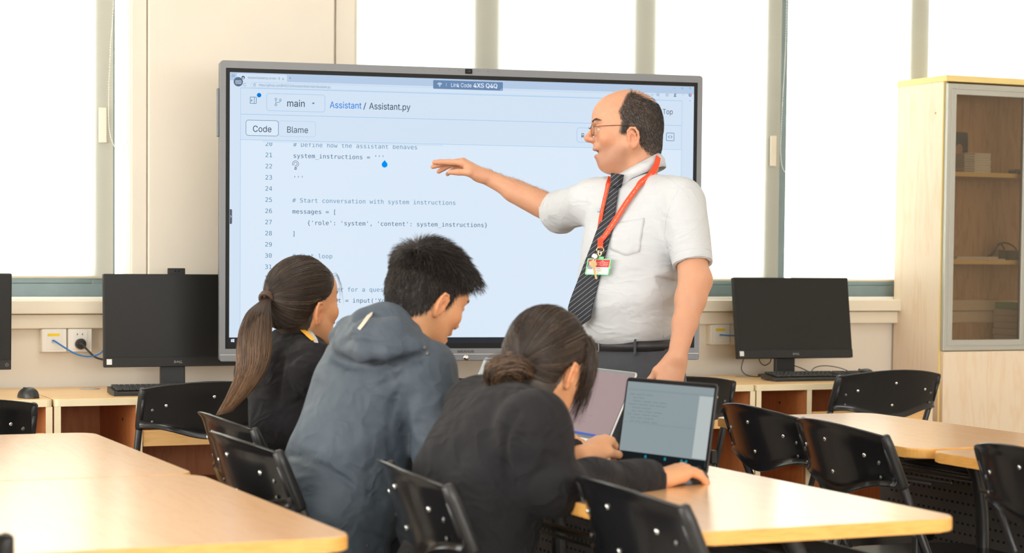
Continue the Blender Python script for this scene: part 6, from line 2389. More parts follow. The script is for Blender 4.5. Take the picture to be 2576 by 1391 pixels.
def swept(roots, tie, K, rng, lift=0.0, rr=SKR, S=None, off=0.006):
    """strands lying on the skull from their roots back to the hair tie"""
    a = (roots - SKC) / rr; a /= np.linalg.norm(a, axis=1, keepdims=True)
    t = (V3(tie) - SKC) / rr; tn = np.linalg.norm(t); t = t / tn
    om = np.arccos(np.clip(a @ t, -0.995, 0.999))
    so = np.sin(om)
    s = np.linspace(0, 1, K)
    q = (np.sin((1 - s)[None] * om[:, None]) / so[:, None])[..., None] * a[:, None] + (np.sin(s[None] * om[:, None]) / so[:, None])[..., None] * t[None, None]
    rad = 0.955 + 0.07 * rng.rand(len(a), 1) * np.sin(np.pi * np.clip(s * 0.9 + 0.08, 0, 1))[None]
    rad = rad * (1 - s[None] ** 6) + (s[None] ** 6) * (tn * (0.98 + 0.06 * rng.rand(len(a), 1)))
    rad = rad + lift
    out = SKC + q * rr * rad[..., None]
    if S is not None:
        need = (off + 0.006 * rng.rand(len(a), 1)) * np.clip(np.sin(np.pi * s) * 2.5, 0.1, 1)[None]
        for _ in range(2):
            flat = out.reshape(-1, 3)
            d = S.sample(flat); g = S.grad(flat)
            out = (flat + g * np.maximum(need.ravel() - d, 0)[:, None]).reshape(out.shape)
    return out


def bundle(center, widths, N, rng, side, up, flat=0.7, wave=0.0):
    """a tress: strands keeping their place in an oval cross-section along the centre line"""
    K = len(center)
    r_ = np.sqrt(rng.rand(N)); a = rng.rand(N) * 2 * np.pi
    u, v = r_ * np.cos(a), r_ * np.sin(a) * flat
    ph = rng.rand(N) * 6.28
    s = np.linspace(0, 1, K)
    off = u[:, None, None] * side[None] * widths[None, :, None] + v[:, None, None] * up[None] * widths[None, :, None]
    if wave:
        off = off + (wave * np.sin(s * 9 + ph[:, None]) * s)[..., None] * side[None]
    ln = 0.80 + 0.20 * rng.rand(N)
    P = center[None] + off
    out = np.empty_like(P)
    for i in range(N):
        t = s * ln[i]
        for c in range(3):
            out[i, :, c] = np.interp(t, s, P[i, :, c])
    return out


ASIAN = srgb(216, 158, 116)
BLAZER = cloth_mat('black blazer wool', srgb(26, 24, 27), 0.9, 0.03, 0.3, 700, 0.08, fold=0.040, fscale=9, fdir=(1.5, 0.8, 1.4), frot=(0.5, 0.4, 0.2))
NAVYT = cloth_mat('dark trousers', srgb(40, 42, 50), 0.9, 0.1, 0.2, 700)

# ------------------------------------------------------------------ girl with the long ponytail
g1n = pt(752, 870, 5.42)
fw1, lf1 = unit(V3((1, 0.10, 0))), unit(V3((-0.10, 1, 0)))
P1_ = V3((1.63, 5.10, 0.53))
g1 = Person('seated person with a long brown ponytail and black blazer, looking up at the display', (P1_[0], P1_[1]))
h1, f1 = pt(762, 760, 5.40), frame(cdir(0.70, 0.02, 0.71), cdir(0.0, 1, 0.02))
nk = (f1 @ (g1n - h1)) / 0.97
S = head_field(tuple(nk + V3((0, 0, -0.05))), (0.050, 0.056), False, 0.0, 0.0030)
V, F = S.skin(1)
C = face_tone(V, ASIAN, lambda P: w_scalp(P), hair_col=(0.035, 0.024, 0.018), lips=(0.66, 0.30, 0.26))
g1.skin((V * 0.97) @ f1 + h1, F, C)
eyes(g1, h1, f1, 0.97)
rng = np.random.RandomState(21)
brows(g1, S, h1, f1, 0.97, (0.04, 0.028, 0.02), 80, rng)
tie1 = (-0.008, -0.118, 0.014)
def toW(P, o, f, s): return (P * s) @ f + o
cv, cf = hair_cap(V, F, S, w_scalp, 0.0045)
cc_ = np.tile([[0.04, 0.028, 0.02]], (len(cv), 1))
Rt = scalp_roots(V, F, w_scalp, 5200, rng)
edge = scalp_roots(V, F, lambda P: w_scalp(P) * (w_scalp(P + V3((0, 0.010, -0.004))) < 0.5), 1500, rng)
Rt = np.concatenate([Rt, edge])
pa = swept(Rt, tie1, 12, rng, S=S)
def tint(n, rng, dark, light, p): return np.where(rng.rand(n, 1) < p, np.array([light]), np.array([dark])) * (0.65 + 0.7 * rng.rand(n, 1))
col = tint(len(Rt), rng, (0.036, 0.025, 0.019), (0.12, 0.076, 0.050), 0.15)
A = strands(toW(pa, h1, f1, 0.97), 0.00065, col)
tw = toW(V3(tie1)[None], h1, f1, 0.97)[0]
cen = np.array([np.array(v) for v in spline([Vector(tw)] + [Vector(pt(x, y, d)) for x, y, d in ((650, 782, 5.27), (640, 850, 5.24), (636, 920, 5.23), (606, 985, 5.23), (562, 1042, 5.24))], 5)])
K = len(cen); s_ = np.linspace(0, 1, K)
wd_ = np.interp(s_, [0, 0.08, 0.18, 0.32, 0.5, 0.75, 1], [0.012, 0.020, 0.032, 0.044, 0.048, 0.040, 0.020])
B = bundle(cen, wd_, 3800, rng, cdir(1, 0.25, 0), cdir(0.1, 0, 1), 0.6, 0.004)
g = np.clip((s_ - 0.25) / 0.75, 0, 1)[None, :, None]
hl = (rng.rand(len(B), 1, 1) < 0.42) * 1.0
base = np.array([0.040, 0.026, 0.020])[None, None] * (0.65 + 0.7 * rng.rand(len(B), 1, 1))
cB = base * (1 - g * (0.45 + 0.5 * hl)) + np.array([0.40, 0.23, 0.12])[None, None] * (g * (0.45 + 0.5 * hl)) + hl * 0.05 * np.array([1, 0.6, 0.35])
Bm = strands(B, 0.0007, cB)
wp = Rt[rng.choice(len(Rt), 46)]
wpa = swept(wp, tie1, 12, rng, 0.008, S=S, off=0.009)
Wm = strands(toW(wpa, h1, f1, 0.97), 0.0004, np.tile([[0.06, 0.04, 0.03]], (46, 1)))
fl = []
for k in range(7):
    a0 = V3((0.046 + 0.02 * rng.rand(), 0.072 + rng.normal(0, 0.004), 0.075 + rng.normal(0, 0.01)))
    for _ in range(4):
        a0 = a0 - S.grad(a0[None])[0] * S.sample(a0[None])[0]
    fl.append([a0, a0 + V3((0.006, 0.012, 0.004)), a0 + V3((0.012, 0.018, -0.02 - 0.01 * rng.rand())), a0 + V3((0.016, 0.016 + rng.normal(0, 0.004), -0.05 - 0.03 * rng.rand()))])
Fm = strands(toW(np.array(fl, np.float32), h1, f1, 0.97), 0.0004, np.tile([[0.05, 0.034, 0.026]], (7, 1)))
g1.part('hair', merge([((cv * 0.97) @ f1 + h1, cf, cc_), A, Wm, Fm])[:2], HAIRM, merge([((cv * 0.97) @ f1 + h1, cf, cc_), A, Wm, Fm])[2])
g1.part('ponytail', Bm[:2], HAIRM, Bm[2])
b = MB(); tn_ = unit(cen[1] - cen[0]); tx = unit(np.cross(tn_, UPZ)); ty = np.cross(tn_, tx)
for o_ in (0.002, 0.010):
    b.tube([tw + tn_ * o_ + (tx * math.cos(a) + ty * math.sin(a)) * 0.0175 for a in np.linspace(0, 2 * math.pi, 24, endpoint=False)], 0.0055, 8, closed=True)
g1.mb(b, 'hair_tie', mat('brown hair tie', (0.07, 0.035, 0.022), 0.6))
# blazer
shR, shL = pt(797, 925, 5.24), pt(650, 938, 5.52)
elR, elL = V3((1.80, 4.93, 0.80)), V3((1.78, 5.36, 0.80))
wrR, wrL = V3((2.02, 5.00, 0.80)), V3((2.02, 5.28, 0.80))
allp = np.array([P1_, g1n, shR, shL, elR, elL, wrR, wrL])
S = Field(allp.min(0) - V3((0.20, 0.13, 0.05)), allp.max(0) + V3((0.10, 0.13, 0.06)), 0.007)
l_, f_, a_, Rm = sit_torso(S, P1_, g1n, lf1, [(0.10, 0.165, 0.135, 0.14, 0), (0.40, 0.150, 0.115, 0.17, -0.005), (0.72, 0.172, 0.112, 0.15, -0.012), (0.90, 0.120, 0.085, 0.08, -0.015)])
S.rc(shR, shL, 0.056, 0.056, 0.05)
S.rc(shR, g1n - UPZ * 0.03, 0.05, 0.052, 0.05); S.rc(shL, g1n - UPZ * 0.03, 0.05, 0.052, 0.05)
S.path([shR, elR, wrR], [0.058, 0.050, 0.040], 0.025)
S.path([shL, elL, wrL], [0.058, 0.050, 0.040], 0.025)
def bl_bump(P): return 0.004 * vnoise(P, 8, 3) + 0.005 * crease(P, V3((0.6, -0.5, 0.3)), 4, 22, 1.1) + 0.003 * crease(P, V3((0.2, 0.3, 0.9)), 5, 26, 6.1)
S.bump(bl_bump)
q0, q1_ = hit(S, 716, 905, 5.0, 5.7), hit(S, 700, 1010, 5.0, 5.7)
S.rc(q0 + S.grad(q0[None])[0] * 0.003, q1_ + S.grad(q1_[None])[0] * 0.003, 0.006, 0.006, 0.008, sub=True)
q0, q1_ = hit(S, 730, 905, 5.0, 5.7), hit(S, 770, 885, 5.0, 5.7)
S.rc(q0 + S.grad(q0[None])[0] * 0.004, q1_ + S.grad(q1_[None])[0] * 0.006, 0.010, 0.009, 0.012, sub=True)
# turned collar
ncol = []
for th in np.linspace(0, 2 * math.pi, 19)[:-1]:
    ncol.append(g1n + l_ * (0.066 * math.sin(th)) + f_ * (0.068 * math.cos(th) + 0.004) - a_ * (0.012 + 0.034 * math.cos(th)))
S.path(ncol + ncol[:1], 0.015, 0.014)
S.rc(g1n + a_ * 0.0, g1n + a_ * 0.12, 0.056, 0.060, 0.004, sub=True)
J1 = S
g1.part('blazer', S.skin(1), BLAZER)
b = MB()
def colpt(th, r_, dz): return g1n + l_ * (r_ * math.sin(th)) + f_ * (r_ * math.cos(th) + 0.004) - a_ * (0.034 * math.cos(th) - dz)
b.sheet([[colpt(th, 0.062, -0.01), colpt(th, 0.0605, 0.016), colpt(th, 0.066, 0.012), colpt(th, 0.070, -0.014)] for th in np.linspace(R(20), R(340), 40)])
g1.mb(b, 'shirt_collar', SHIRT, thick=0.002)
YEL = mat('yellow webbing', srgb(250, 184, 60), 0.6)
for nm, px, w_, m_, o_ in (('shirt_collar_edge', ((762, 826), (780, 842), (796, 866)), 0.016, SHIRT, 0.0045), ('yellow_lanyard', ((748, 826), (768, 842), (789, 862)), 0.015, YEL, 0.0062)):
    q = np.array([hit(J1, x, y, 5.0, 5.7, o_) for x, y in px])
    ribbon(nm, np.array([np.array(v) for v in spline([Vector(v) for v in q], 6)]), [w_ * 0.7, w_, w_, w_ * 0.6], m_, g1.root, lambda P: J1.grad(P) + cdir(0.3, 0.2, -0.6)[None], 0.0015, g1.o, 24)
# arms and hands under the sleeves
for (w0, e0, sgn, s0) in ((wrR, elR, 1, shR), (wrL, elL, -1, shL)):
    S = Field(np.minimum(w0, w0 + fw1 * 0.2) - 0.09, np.maximum(w0, w0 + fw1 * 0.2) + 0.09, 0.0035)
    S.rc(w0 - unit(w0 - e0) * 0.06, w0 + fw1 * 0.02, 0.027, 0.025, 0.01)
    hand(S, w0 + fw1 * 0.02, fw1 - UPZ * 0.12, UPZ, lf1 * sgn, 0.92, ((0.25, 0.4, 0.2),) * 4, ((0.5, 0.2), 0.15))
    V, F = S.skin(1); g1.skin(V, F, tone(V, ASIAN, 0.05, 30), (s0, e0))
sit_legs(g1, V3((P1_[0], P1_[1], 0.53)), fw1, lf1, NAVYT)
g1.finish()

# ------------------------------------------------------------------ boy in the blue-grey jacket
P2_ = V3((1.50, 4.46, 0.54)); g2n = pt(1010, 858, 4.80)
fw2, lf2 = unit(V3((1, 0.06, 0))), unit(V3((-0.06, 1, 0)))
g2 = Person('seated person with short black hair and a blue-grey hooded jacket, looking down', (P2_[0], P2_[1]))
h2 = pt(1073, 742, 4.85)
f2 = frame(cdir(0.73 * 0.906, -0.4226, 0.68 * 0.906), cdir(0.31, 0.906, 0.29))
nk = f2 @ (g2n - h2)
S = head_field(tuple(nk + unit(nk) * 0.05), (0.055, 0.062), True, 0.0, 0.0028, nose=0.55)


def m_scalp(P):
    x, y, z = np.abs(P[:, 0]), P[:, 1], P[:, 2]
    front = np.interp(z, [-0.06, -0.03, -0.022, 0.0, 0.02, 0.045, 0.075, 0.10, 0.12], [-0.020, 0.006, 0.024, 0.030, 0.036, 0.060, 0.072, 0.064, 0.060])
    low = np.interp(y, [-0.11, -0.085, -0.055, -0.03, -0.014, 0.0, 0.012, 0.03], [-0.070, -0.085, -0.088, -0.060, -0.004, 0.004, -0.026, -0.026])
    return np.clip((front - y) / 0.006, 0, 1) * np.clip((z - low) / 0.006, 0, 1) * ear_free(P)


V, F = S.skin(1)
C = face_tone(V, ASIAN, m_scalp, hair_col=(0.02, 0.016, 0.014), lips=(0.62, 0.3, 0.25))
g2.skin(V @ f2 + h2, F, C)
eyes(g2, h2, f2, 1.0)
rng = np.random.RandomState(31)
def mcap(P): return m_scalp(P) * np.clip((P[:, 2] + 0.05) / 0.06, 0.15, 1)
cv, cf = hair_cap(V, F, S, m_scalp, 0.0012)
Rt = scalp_roots(V, F, lambda P: m_scalp(P) * (0.8 + 0.6 * (P[:, 2] > 0.03)), 17000, rng)
N_ = S.grad(Rt)
whorl = V3((0.012, -0.085, 0.085))
fl = Rt - whorl; fl /= np.linalg.norm(fl, axis=1, keepdims=True) + 1e-6
topw = np.clip((Rt[:, 2:3] - 0.035) / 0.05, 0, 1)
fl = fl * topw + np.array([[0.0, 0.12, -1.0]]) * (1 - topw) + rng.normal(0, 0.16, fl.shape)
fl -= N_ * (fl * N_).sum(1, keepdims=True); fl /= np.linalg.norm(fl, axis=1, keepdims=True) + 1e-6
ln = (0.017 + 0.030 * topw + 0.014 * np.clip((Rt[:, 1:2] - 0.02) / 0.04, 0, 1) * topw) * (0.7 + 0.5 * rng.rand(len(Rt), 1)) * np.clip(0.35 + (Rt[:, 2:3] + 0.09) / 0.06, 0.35, 1)
lift = 0.24 + 0.34 * topw + 0.12 * rng.normal(0, 1, topw.shape)
K = 6
pts_ = [Rt - N_ * 0.001]
p = Rt.copy(); d_ = fl + N_ * (lift + 0.45)
for k in range(1, K):
    dd = d_ * (1 - k / K) + (fl + N_ * lift * 0.35 + np.array([[0, 0.0, -0.28]]) * topw) * (k / K)
    dd /= np.linalg.norm(dd, axis=1, keepdims=True)
    p = p + dd * ln / (K - 1)
    pts_.append(p.copy())
pa = np.stack(pts_, 1)
col = tint(len(Rt), rng, (0.026, 0.020, 0.018), (0.085, 0.066, 0.055), 0.18)
A = strands(pa @ f2 + h2, 0.00055, col)
H = merge([(cv @ f2 + h2, cf, np.tile([[0.02, 0.016, 0.014]], (len(cv), 1))), A])
g2.part('hair', H[:2], HAIRM, H[2])
brows(g2, S, h2, f2, 1.0, (0.03, 0.022, 0.02), 110, rng)
# hooded jacket
JKT = cloth_mat('blue grey jacket shell', srgb(70, 80, 91), 0.55, 0.03, 0.22, 500, 0.06, fold=0.020, fscale=8, fdir=(1.6, 0.7, 1.5), frot=(0.5, 0.5, 0.2))
shR, shL = pt(1075, 935, 4.62), pt(880, 985, 4.98)
elR, elL = pt(1110, 1135, 4.58), V3((1.80, 4.72, 0.80))
wrR, wrL = pt(1368, 1118, 5.03), V3((2.02, 4.84, 0.80))
allp = np.array([P2_, g2n, shR, shL, elR, elL, wrR, wrL])
S = Field(allp.min(0) - V3((0.22, 0.16, 0.14)), allp.max(0) + V3((0.08, 0.14, 0.12)), 0.0068)
l_, f_, a_, Rm = sit_torso(S, P2_, g2n, lf2, [(-0.06, 0.205, 0.165, 0.16, 0), (0.20, 0.200, 0.150, 0.17, -0.008), (0.48, 0.190, 0.140, 0.18, -0.020), (0.76, 0.195, 0.128, 0.15, -0.030), (0.92, 0.12, 0.10, 0.08, -0.02)])
S.rc(shR, shL, 0.066, 0.066, 0.05)
S.path([shR, elR, wrR], [0.068, 0.060, 0.046], 0.03)
S.path([shL, elL, wrL], [0.068, 0.060, 0.046], 0.03)
d1, d2 = V3((0.55, -0.55, 0.6)), V3((0.9, -0.3, -0.35))
def jk_bump(P):
    up = np.clip((P[:, 2] - 0.72) / 0.2, 0, 1)
    return 0.005 * vnoise(P, 7, 9) + 0.010 * (1 - up * 0.5) * crease(P, d1, 2.6, 9, 8.2, True) + 0.006 * crease(P, d2, 4, 14, 3.3, True) + 0.003 * crease(P, V3((0, 0.2, 1)), 6, 40, 5.5)
S.bump(jk_bump)
# yoke seam, waist drawcord seam and armhole seam pressed into the shell
for pl in ([(700, 1136), (760, 1150), (830, 1182), (900, 1230), (960, 1262)], [(1005, 975), (985, 1030), (975, 1090), (985, 1150)], [(875, 985), (930, 975), (985, 960), (1020, 935)], [(912, 1340), (955, 1352), (1000, 1375)]):
    q = [hit(S, x, y, 4.2, 5.2) for x, y in resample(np.array([(x, y, 0) for x, y in pl]), 10)[:, :2]]
    gq = S.grad(np.array(q))
    S.path([q[i] + gq[i] * 0.0035 for i in range(len(q))], 0.0062, 0.006, sub=True)
# folds bunched at the inner elbow and on the upper sleeve
# hood lying on the back, and the stand collar round the neck
hp = lambda x, y, d: pt(x, y, d)
S.path([hp(862, 868, 4.80), hp(880, 880, 4.68), hp(925, 888, 4.58), hp(985, 884, 4.555), hp(1040, 878, 4.57), hp(1066, 872, 4.64)], [0.022, 0.027, 0.029, 0.028, 0.024, 0.018], 0.014)
S.path([hp(856, 850, 4.86), hp(880, 832, 4.76), hp(920, 812, 4.69), hp(960, 796, 4.69), hp(990, 792, 4.74)], [0.030, 0.032, 0.032, 0.030, 0.022], 0.018)
S.path([hp(876, 862, 4.72), hp(930, 850, 4.62), hp(990, 846, 4.60), hp(1040, 858, 4.62)], [0.036, 0.042, 0.042, 0.028], 0.020)
S.path([hp(930, 820, 4.72), hp(985, 815, 4.68), hp(1020, 835, 4.66)], [0.036, 0.040, 0.030], 0.025)
S.path([hp(955, 782, 4.86), hp(985, 778, 4.80), hp(1012, 798, 4.73), hp(1040, 832, 4.68), hp(1062, 868, 4.67), hp(1076, 905, 4.72), hp(1088, 930, 4.82)], [0.014, 0.0155, 0.0155, 0.0155, 0.015, 0.014, 0.013], 0.012)
S.path([hp(955, 782, 4.86), hp(960, 800, 4.94), hp(1000, 850, 5.00), hp(1060, 900, 4.98)], [0.014, 0.016, 0.018, 0.018], 0.015)
q = [hit(S, x, y, 4.3, 5.2) for x, y in ((842, 900), (880, 916), (940, 918), (1000, 912), (1055, 900))]
gq = S.grad(np.array(q))
S.path([q[i] + gq[i] * 0.003 for i in range(len(q))], 0.013, 0.010, sub=True)
q = [hit(S, x, y, 4.3, 5.2) for x, y in ((862, 862), (890, 846), (930, 850), (985, 858), (1035, 862))]
gq = S.grad(np.array(q))
S.path([q[i] + gq[i] * 0.004 for i in range(len(q))], 0.008, 0.010, sub=True)
na = unit(h2 - g2n)
S.rc(g2n - na * 0.01 + f_ * 0.004, g2n + na * 0.14, 0.054, 0.066, 0.006, sub=True)
J2 = S
jk = g2.part('hooded_jacket', S.skin(1), JKT)
b = MB()
qq = [hit(S, x, y, 4.3, 5.2, 0.0015) for x, y in ((936, 788), (926, 800), (915, 815), (904, 829))]
o_, *_ = ribbon('light_tape', np.array([np.array(v) for v in spline([Vector(v) for v in qq], 5)]), [0.006, 0.011, 0.011, 0.009], mat('beige tape', srgb(205, 190, 172), 0.7), jk, lambda P: J2.grad(P), 0.0015, g2.o, 24)
b = MB()
for x, y in ((1068, 875), (1075, 889), (924, 1372)):
    p = hit(J2, x, y, 4.2, 5.2); n_ = J2.grad(p[None])[0]
    b.lathe([(0.0052, 0), (0.005, 0.002), (0.003, 0.003), (0, 0.0032)], Matrix.Translation(Vector(p)) @ Vector(n_).to_track_quat('Z', 'Y').to_matrix().to_4x4(), 14)
g2.mb(b, 'snap_button', M['greysteel'], jk)
SEAMJ = mat('jacket stitching', srgb(52, 60, 70), 0.7)
b = MB()
for pl in ([(700, 1136), (760, 1150), (830, 1182), (900, 1230), (960, 1262)], [(1005, 975), (985, 1030), (975, 1090), (985, 1150)], [(875, 985), (930, 975), (985, 960), (1020, 935)]):
    b.tube([hit(J2, x, y, 4.2, 5.2, 0.0003) for x, y in resample(np.array([(x, y, 0) for x, y in pl]), 30)[:, :2]], 0.0009, 5)
g2.mb(b, 'stitching', SEAMJ, jk)
S = Field(wrR - V3((0.13, 0.12, 0.10)), wrR + V3((0.22, 0.2, 0.12)), 0.0034)
dF = cdir(0.75, 0.05, 0.62)
S.rc(wrR - dF * 0.07, wrR + dF * 0.01, 0.029, 0.026, 0.01)
hand(S, wrR + dF * 0.01 + UPZ * 0.004, dF, cdir(-0.15, 0.95, -0.2), cdir(-0.5, 0.2, 0.8), 0.96, ((0.35, 0.7, 0.4), (0.4, 0.75, 0.4), (0.45, 0.8, 0.4), (0.45, 0.8, 0.4)), ((0.4, 0.1), -0.3))
V, F = S.skin(1); g2.skin(V, F, tone(V, ASIAN, 0.05, 30), (shR, elR))
S = Field(np.minimum(wrL, wrL + fw2 * 0.2) - 0.09, np.maximum(wrL, wrL + fw2 * 0.2) + 0.09, 0.0036)
S.rc(wrL - unit(wrL - elL) * 0.06, wrL + fw2 * 0.02, 0.028, 0.026, 0.01)
hand(S, wrL + fw2 * 0.02, fw2 - UPZ * 0.1, UPZ, -lf2, 0.96, ((0.25, 0.4, 0.2),) * 4, ((0.5, 0.2), 0.15))
V, F = S.skin(1); g2.skin(V, F, tone(V, ASIAN, 0.05, 30), (shL, elL))
sit_legs(g2, V3((P2_[0], P2_[1], 0.53)), fw2, lf2, NAVYT)
g2.finish()

# ------------------------------------------------------------------ girl in front at the black laptop
P3_ = V3((1.575, 3.80, 0.54)); g3n = pt(1312, 1026, 4.29)
fw3, lf3 = unit(V3((1, 0.12, 0))), unit(V3((-0.12, 1, 0)))
g3 = Person('seated person with tied-back hair and a dark blazer, bending over the black laptop', (P3_[0], P3_[1]))
h3 = pt(1374, 912, 4.36)
f3 = frame(cdir(0.54, -0.34, 0.77), cdir(0.20, 0.94, 0.26))
nk = (f3 @ (g3n - h3)) / 0.97
S = head_field(tuple(nk + unit(nk) * 0.04), (0.050, 0.056), False, 0.0, 0.0028, lo=(-0.16, -0.17, -0.24))
V, F = S.skin(1)
C = face_tone(V, ASIAN, w_scalp, hair_col=(0.035, 0.024, 0.018), lips=(0.66, 0.30, 0.26))
g3.skin((V * 0.97) @ f3 + h3, F, C)
eyes(g3, h3, f3, 0.97)
rng = np.random.RandomState(41)
brows(g3, S, h3, f3, 0.97, (0.04, 0.028, 0.02), 80, rng)
tie3 = (0.010, -0.108, -0.040)
cv, cf = hair_cap(V, F, S, w_scalp, 0.0045)
Rt = np.concatenate([scalp_roots(V, F, w_scalp, 5600, rng), scalp_roots(V, F, lambda P: w_scalp(P) * (w_scalp(P + V3((0, 0.010, -0.004))) < 0.5), 1500, rng)])
pa = swept(Rt, tie3, 12, rng, S=S)
col = tint(len(Rt), rng, (0.036, 0.025, 0.020), (0.115, 0.075, 0.052), 0.18)
A = strands(toW(pa, h3, f3, 0.97), 0.00068, col)
# loose locks hanging in front of the ear
lk = []
for k in range(300):
    u = rng.rand()
    a0 = V3((0.068 + 0.012 * rng.rand(), 0.012 + 0.040 * u, 0.045 + 0.035 * rng.rand()))
    w0 = (a0 * 0.97) @ f3 + h3
    L_ = 0.11 + 0.075 * rng.rand() - 0.03 * u
    sd_ = cdir(1, 0, 0) * (0.010 * (u - 0.7) + rng.normal(0, 0.002) - 0.012); fwd_ = cdir(0, 0, -1) * 0.012
    lk.append([w0, w0 - UPZ * L_ * 0.22 + cdir(1, 0, -0.4) * 0.014 + fwd_ * 0.3, w0 - UPZ * L_ * 0.5 + cdir(1, 0, -0.4) * 0.016 + fwd_ * 0.4 + sd_ * 0.4, w0 - UPZ * L_ * 0.8 + cdir(1, 0, -0.4) * 0.010 + sd_, w0 - UPZ * L_ * 1.05 + cdir(1, 0, -0.4) * 0.002 + sd_ * 1.5])
lk = np.array([resample(np.array([np.array(v) for v in spline([Vector(q) for q in l], 4)]), 10) for l in lk])
Lm = strands(lk, 0.0006, tint(len(lk), rng, (0.045, 0.031, 0.024), (0.12, 0.08, 0.055), 0.2))
# low loose bun and wisps
tw = toW(V3(tie3)[None], h3, f3, 0.97)[0]
dT = float((tw - np.array([0, 0, EYE], np.float32)) @ np.array(_f0))
bun = []
for k in range(1500):
    o1 = rng.normal(0, 1, 3) * np.array([0.010, 0.010, 0.012])
    big = 0.7 + 0.5 * rng.rand()
    cx, cy = 1283 + rng.normal(0, 8), 940 + rng.normal(0, 6)
    ph = rng.normal(0, 0.35)
    l = [tw + o1 * 0.4]
    for a in np.linspace(0.5, 4.6, 6):
        l.append(pt(cx + 44 * big * math.cos(a + ph), cy - 30 * big * math.sin(a + ph), dT - 0.004 + o1[2] - 0.02 * math.sin(a * 0.7)) + o1 * 0.5)
    bun.append(resample(np.array(l), 10))
bun = np.array(bun)
cb = tint(len(bun), rng, (0.045, 0.030, 0.023), (0.22, 0.12, 0.06), 0.32)
Bn = strands(bun, 0.0007, cb)
tails = []
for k in range(260):
    j = rng.normal(0, 1)
    tails.append(resample(np.array([pt(1262 + 6 * j, 955, dT - 0.01), pt(1240 + 9 * j, 985, dT - 0.02), pt(1222 + 12 * j + rng.normal(0, 4), 1010, dT - 0.03), pt(1205 + 14 * j + rng.normal(0, 6), 1030 + 14 * rng.rand(), dT - 0.035)]), 8))
Tm = strands(np.array(tails), 0.0005, tint(len(tails), rng, (0.10, 0.062, 0.042), (0.26, 0.15, 0.08), 0.5))
wp = swept(Rt[rng.choice(len(Rt), 60)], tie3, 12, rng, 0.012, S=S, off=0.009)
Wm = strands(toW(wp, h3, f3, 0.97), 0.0004, np.tile([[0.07, 0.048, 0.036]], (60, 1)))
H = merge([((cv * 0.97) @ f3 + h3, cf, np.tile([[0.04, 0.028, 0.02]], (len(cv), 1))), A, Lm, Wm])
g3.part('hair', H[:2], HAIRM, H[2])
H = merge([Bn, Tm]); g3.part('hair_bun', H[:2], HAIRM, H[2])
b = MB(); q = pt(1322, 972, 4.235)
b.tube([q, q + cdir(0.5, -0.6, 0.1) * 0.012, q + cdir(0.9, -0.9, 0.2) * 0.018], [0.006, 0.0075, 0.005], 10)
g3.mb(b, 'pale_blue_hair_clip', mat('pale blue plastic', srgb(150, 180, 196), 0.3))
# blazer
shR, shL = pt(1345, 1070, 4.06), pt(1212, 1028, 4.45)
elR, elL = pt(1398, 1226, 4.07), pt(1390, 1150, 4.66)
wrR, wrL = pt(1647, 1205, 4.30), pt(1462, 1146, 4.62)
allp = np.array([P3_, g3n, shR, shL, elR, elL, wrR, wrL])
S = Field(allp.min(0) - V3((0.20, 0.14, 0.12)), allp.max(0) + V3((0.05, 0.12, 0.09)), 0.0066)
l_, f_, a_, Rm = sit_torso(S, P3_, g3n, unit(shL - shR), [(-0.05, 0.175, 0.150, 0.15, 0), (0.25, 0.165, 0.130, 0.17, -0.010), (0.55, 0.165, 0.120, 0.16, -0.020), (0.78, 0.160, 0.105, 0.12, -0.025), (0.90, 0.10, 0.075, 0.06, -0.02)])
S.rc(shR, shL, 0.052, 0.052, 0.06)
S.rc(shL, g3n - UPZ * 0.045, 0.050, 0.050, 0.06); S.rc(shR, g3n - UPZ * 0.045, 0.050, 0.050, 0.06)
S.rc(pt(1110, 1175, 4.25), pt(1182, 1030, 4.40), 0.052, 0.050, 0.06)
S.path([shR, elR], [0.056, 0.058], 0.06)
S.path([elR, elR + (wrR - elR) * 0.35, wrR - unit(wrR - elR) * 0.005], [0.056, 0.052, 0.040], 0.02)
S.path([shL, elL], [0.050, 0.046], 0.06)
S.path([elL, wrL - unit(wrL - elL) * 0.005], [0.046, 0.037], 0.02)
def b3(P): return 0.004 * vnoise(P, 8, 6) + 0.008 * crease(P, V3((0.5, -0.3, 0.75)), 3.2, 15, 2.2) + 0.005 * crease(P, V3((0.8, 0.5, 0.1)), 4, 22, 9.1)
S.bump(b3)
q = [hit(S, x, y, 3.7, 4.6) for x, y in ((1300, 1040), (1278, 1075), (1268, 1120), (1272, 1170), (1290, 1215))]
gq = S.grad(np.array(q)); S.path([q[i] + gq[i] * 0.004 for i in range(5)], 0.0095, 0.009, sub=True)
q = [hit(S, x, y, 3.7, 4.8) for x, y in ((1500, 1190), (1545, 1205), (1580, 1225), (1600, 1240))]
gq = S.grad(np.array(q)); S.path([q[i] + gq[i] * 0.004 for i in range(4)], 0.0075, 0.012, sub=True)
ncol = []
for th in np.linspace(0, 2 * math.pi, 19)[:-1]:
    ncol.append(g3n + l_ * (0.062 * math.sin(th)) + f_ * (0.064 * math.cos(th) + 0.002) - a_ * (0.010 + 0.020 * math.cos(th)))
S.path(ncol + ncol[:1], 0.013, 0.014)
na = unit(h3 - g3n)
S.rc(g3n, g3n + na * 0.13, 0.053, 0.058, 0.004, sub=True)
for wq, eq in ((wrR, elR), (wrL, elL)):
    d_ = unit(wq - eq); cut_local(S, wq - d_ * 0.004, d_, 0.07); S.rc(wq - d_ * 0.012, wq + d_ * 0.05, 0.0255, 0.0265, 0.0, sub=True)
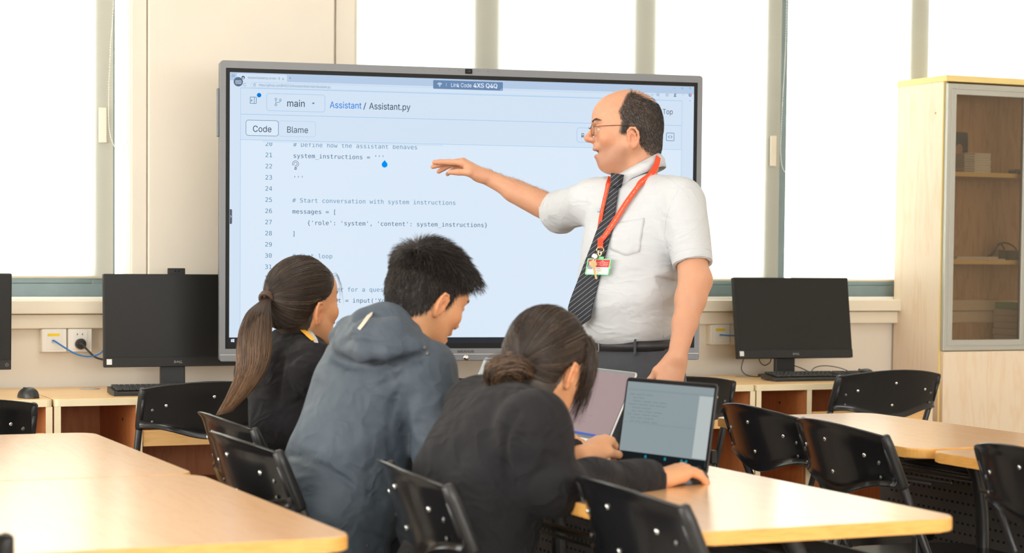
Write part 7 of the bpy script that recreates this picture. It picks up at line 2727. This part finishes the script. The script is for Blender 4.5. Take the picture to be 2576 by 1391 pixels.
J3 = S
BL3 = cloth_mat('charcoal blazer wool', srgb(33, 32, 35), 0.9, 0.03, 0.3, 700, 0.08, fold=0.040, fscale=8, fdir=(1.5, 0.8, 1.4), frot=(0.4, 0.6, 0.2))
g3.part('blazer', S.skin(1), BL3)
S = Field(np.minimum(wrR, wrR + cdir(1, 0, 0.4) * 0.2) - 0.09, np.maximum(wrR, wrR + cdir(1, 0, 0.4) * 0.2) + 0.09, 0.0028)
d_ = unit(wrR - elR)
S.rc(wrR - d_ * 0.07, wrR + d_ * 0.01, 0.028, 0.0245, 0.01)
hand(S, wrR + d_ * 0.008, cdir(0.72, 0.17, 0.56), cdir(-0.25, 0.93, -0.25), cdir(-0.45, 0.1, 0.88), 0.93,
     ((0.42, 0.42, 0.2), (0.46, 0.44, 0.22), (0.48, 0.44, 0.22), (0.50, 0.42, 0.2)), ((0.6, 0.3), 0.35), 0.05)
V, F = S.skin(1); g3.skin(V, F, tone(V, ASIAN, 0.05, 30), (shR, elR))
S = Field(np.minimum(wrL, wrL + cdir(1, -0.1, 0.2) * 0.2) - 0.09, np.maximum(wrL, wrL + cdir(1, -0.1, 0.6) * 0.2) + 0.09, 0.0028)
d_ = unit(wrL - elL)
S.rc(wrL - d_ * 0.06, wrL + d_ * 0.01, 0.027, 0.0245, 0.01)
hand(S, wrL + d_ * 0.008, cdir(0.50, 0.34, 0.75), cdir(-0.25, 0.92, -0.35), cdir(0.80, -0.25, -0.5), 0.93,
     ((0.95, 0.40, 0.2), (1.05, 0.7, 0.4), (1.1, 0.8, 0.5), (1.1, 0.8, 0.5)), ((0.25, 0.05), 0.62), 0.04)
V, F = S.skin(1); g3.skin(V, F, tone(V, ASIAN, 0.05, 30), (shL, elL))
sit_legs(g3, V3((P3_[0], P3_[1], 0.53)), fw3, lf3, NAVYT)
g3.finish()
mouse(*(lambda q: (float(q[0]), float(q[1])))(pt(1738, 1218, 4.40)), 0.75, 'black mouse under the right hand of the nearest seated person', R(-62))
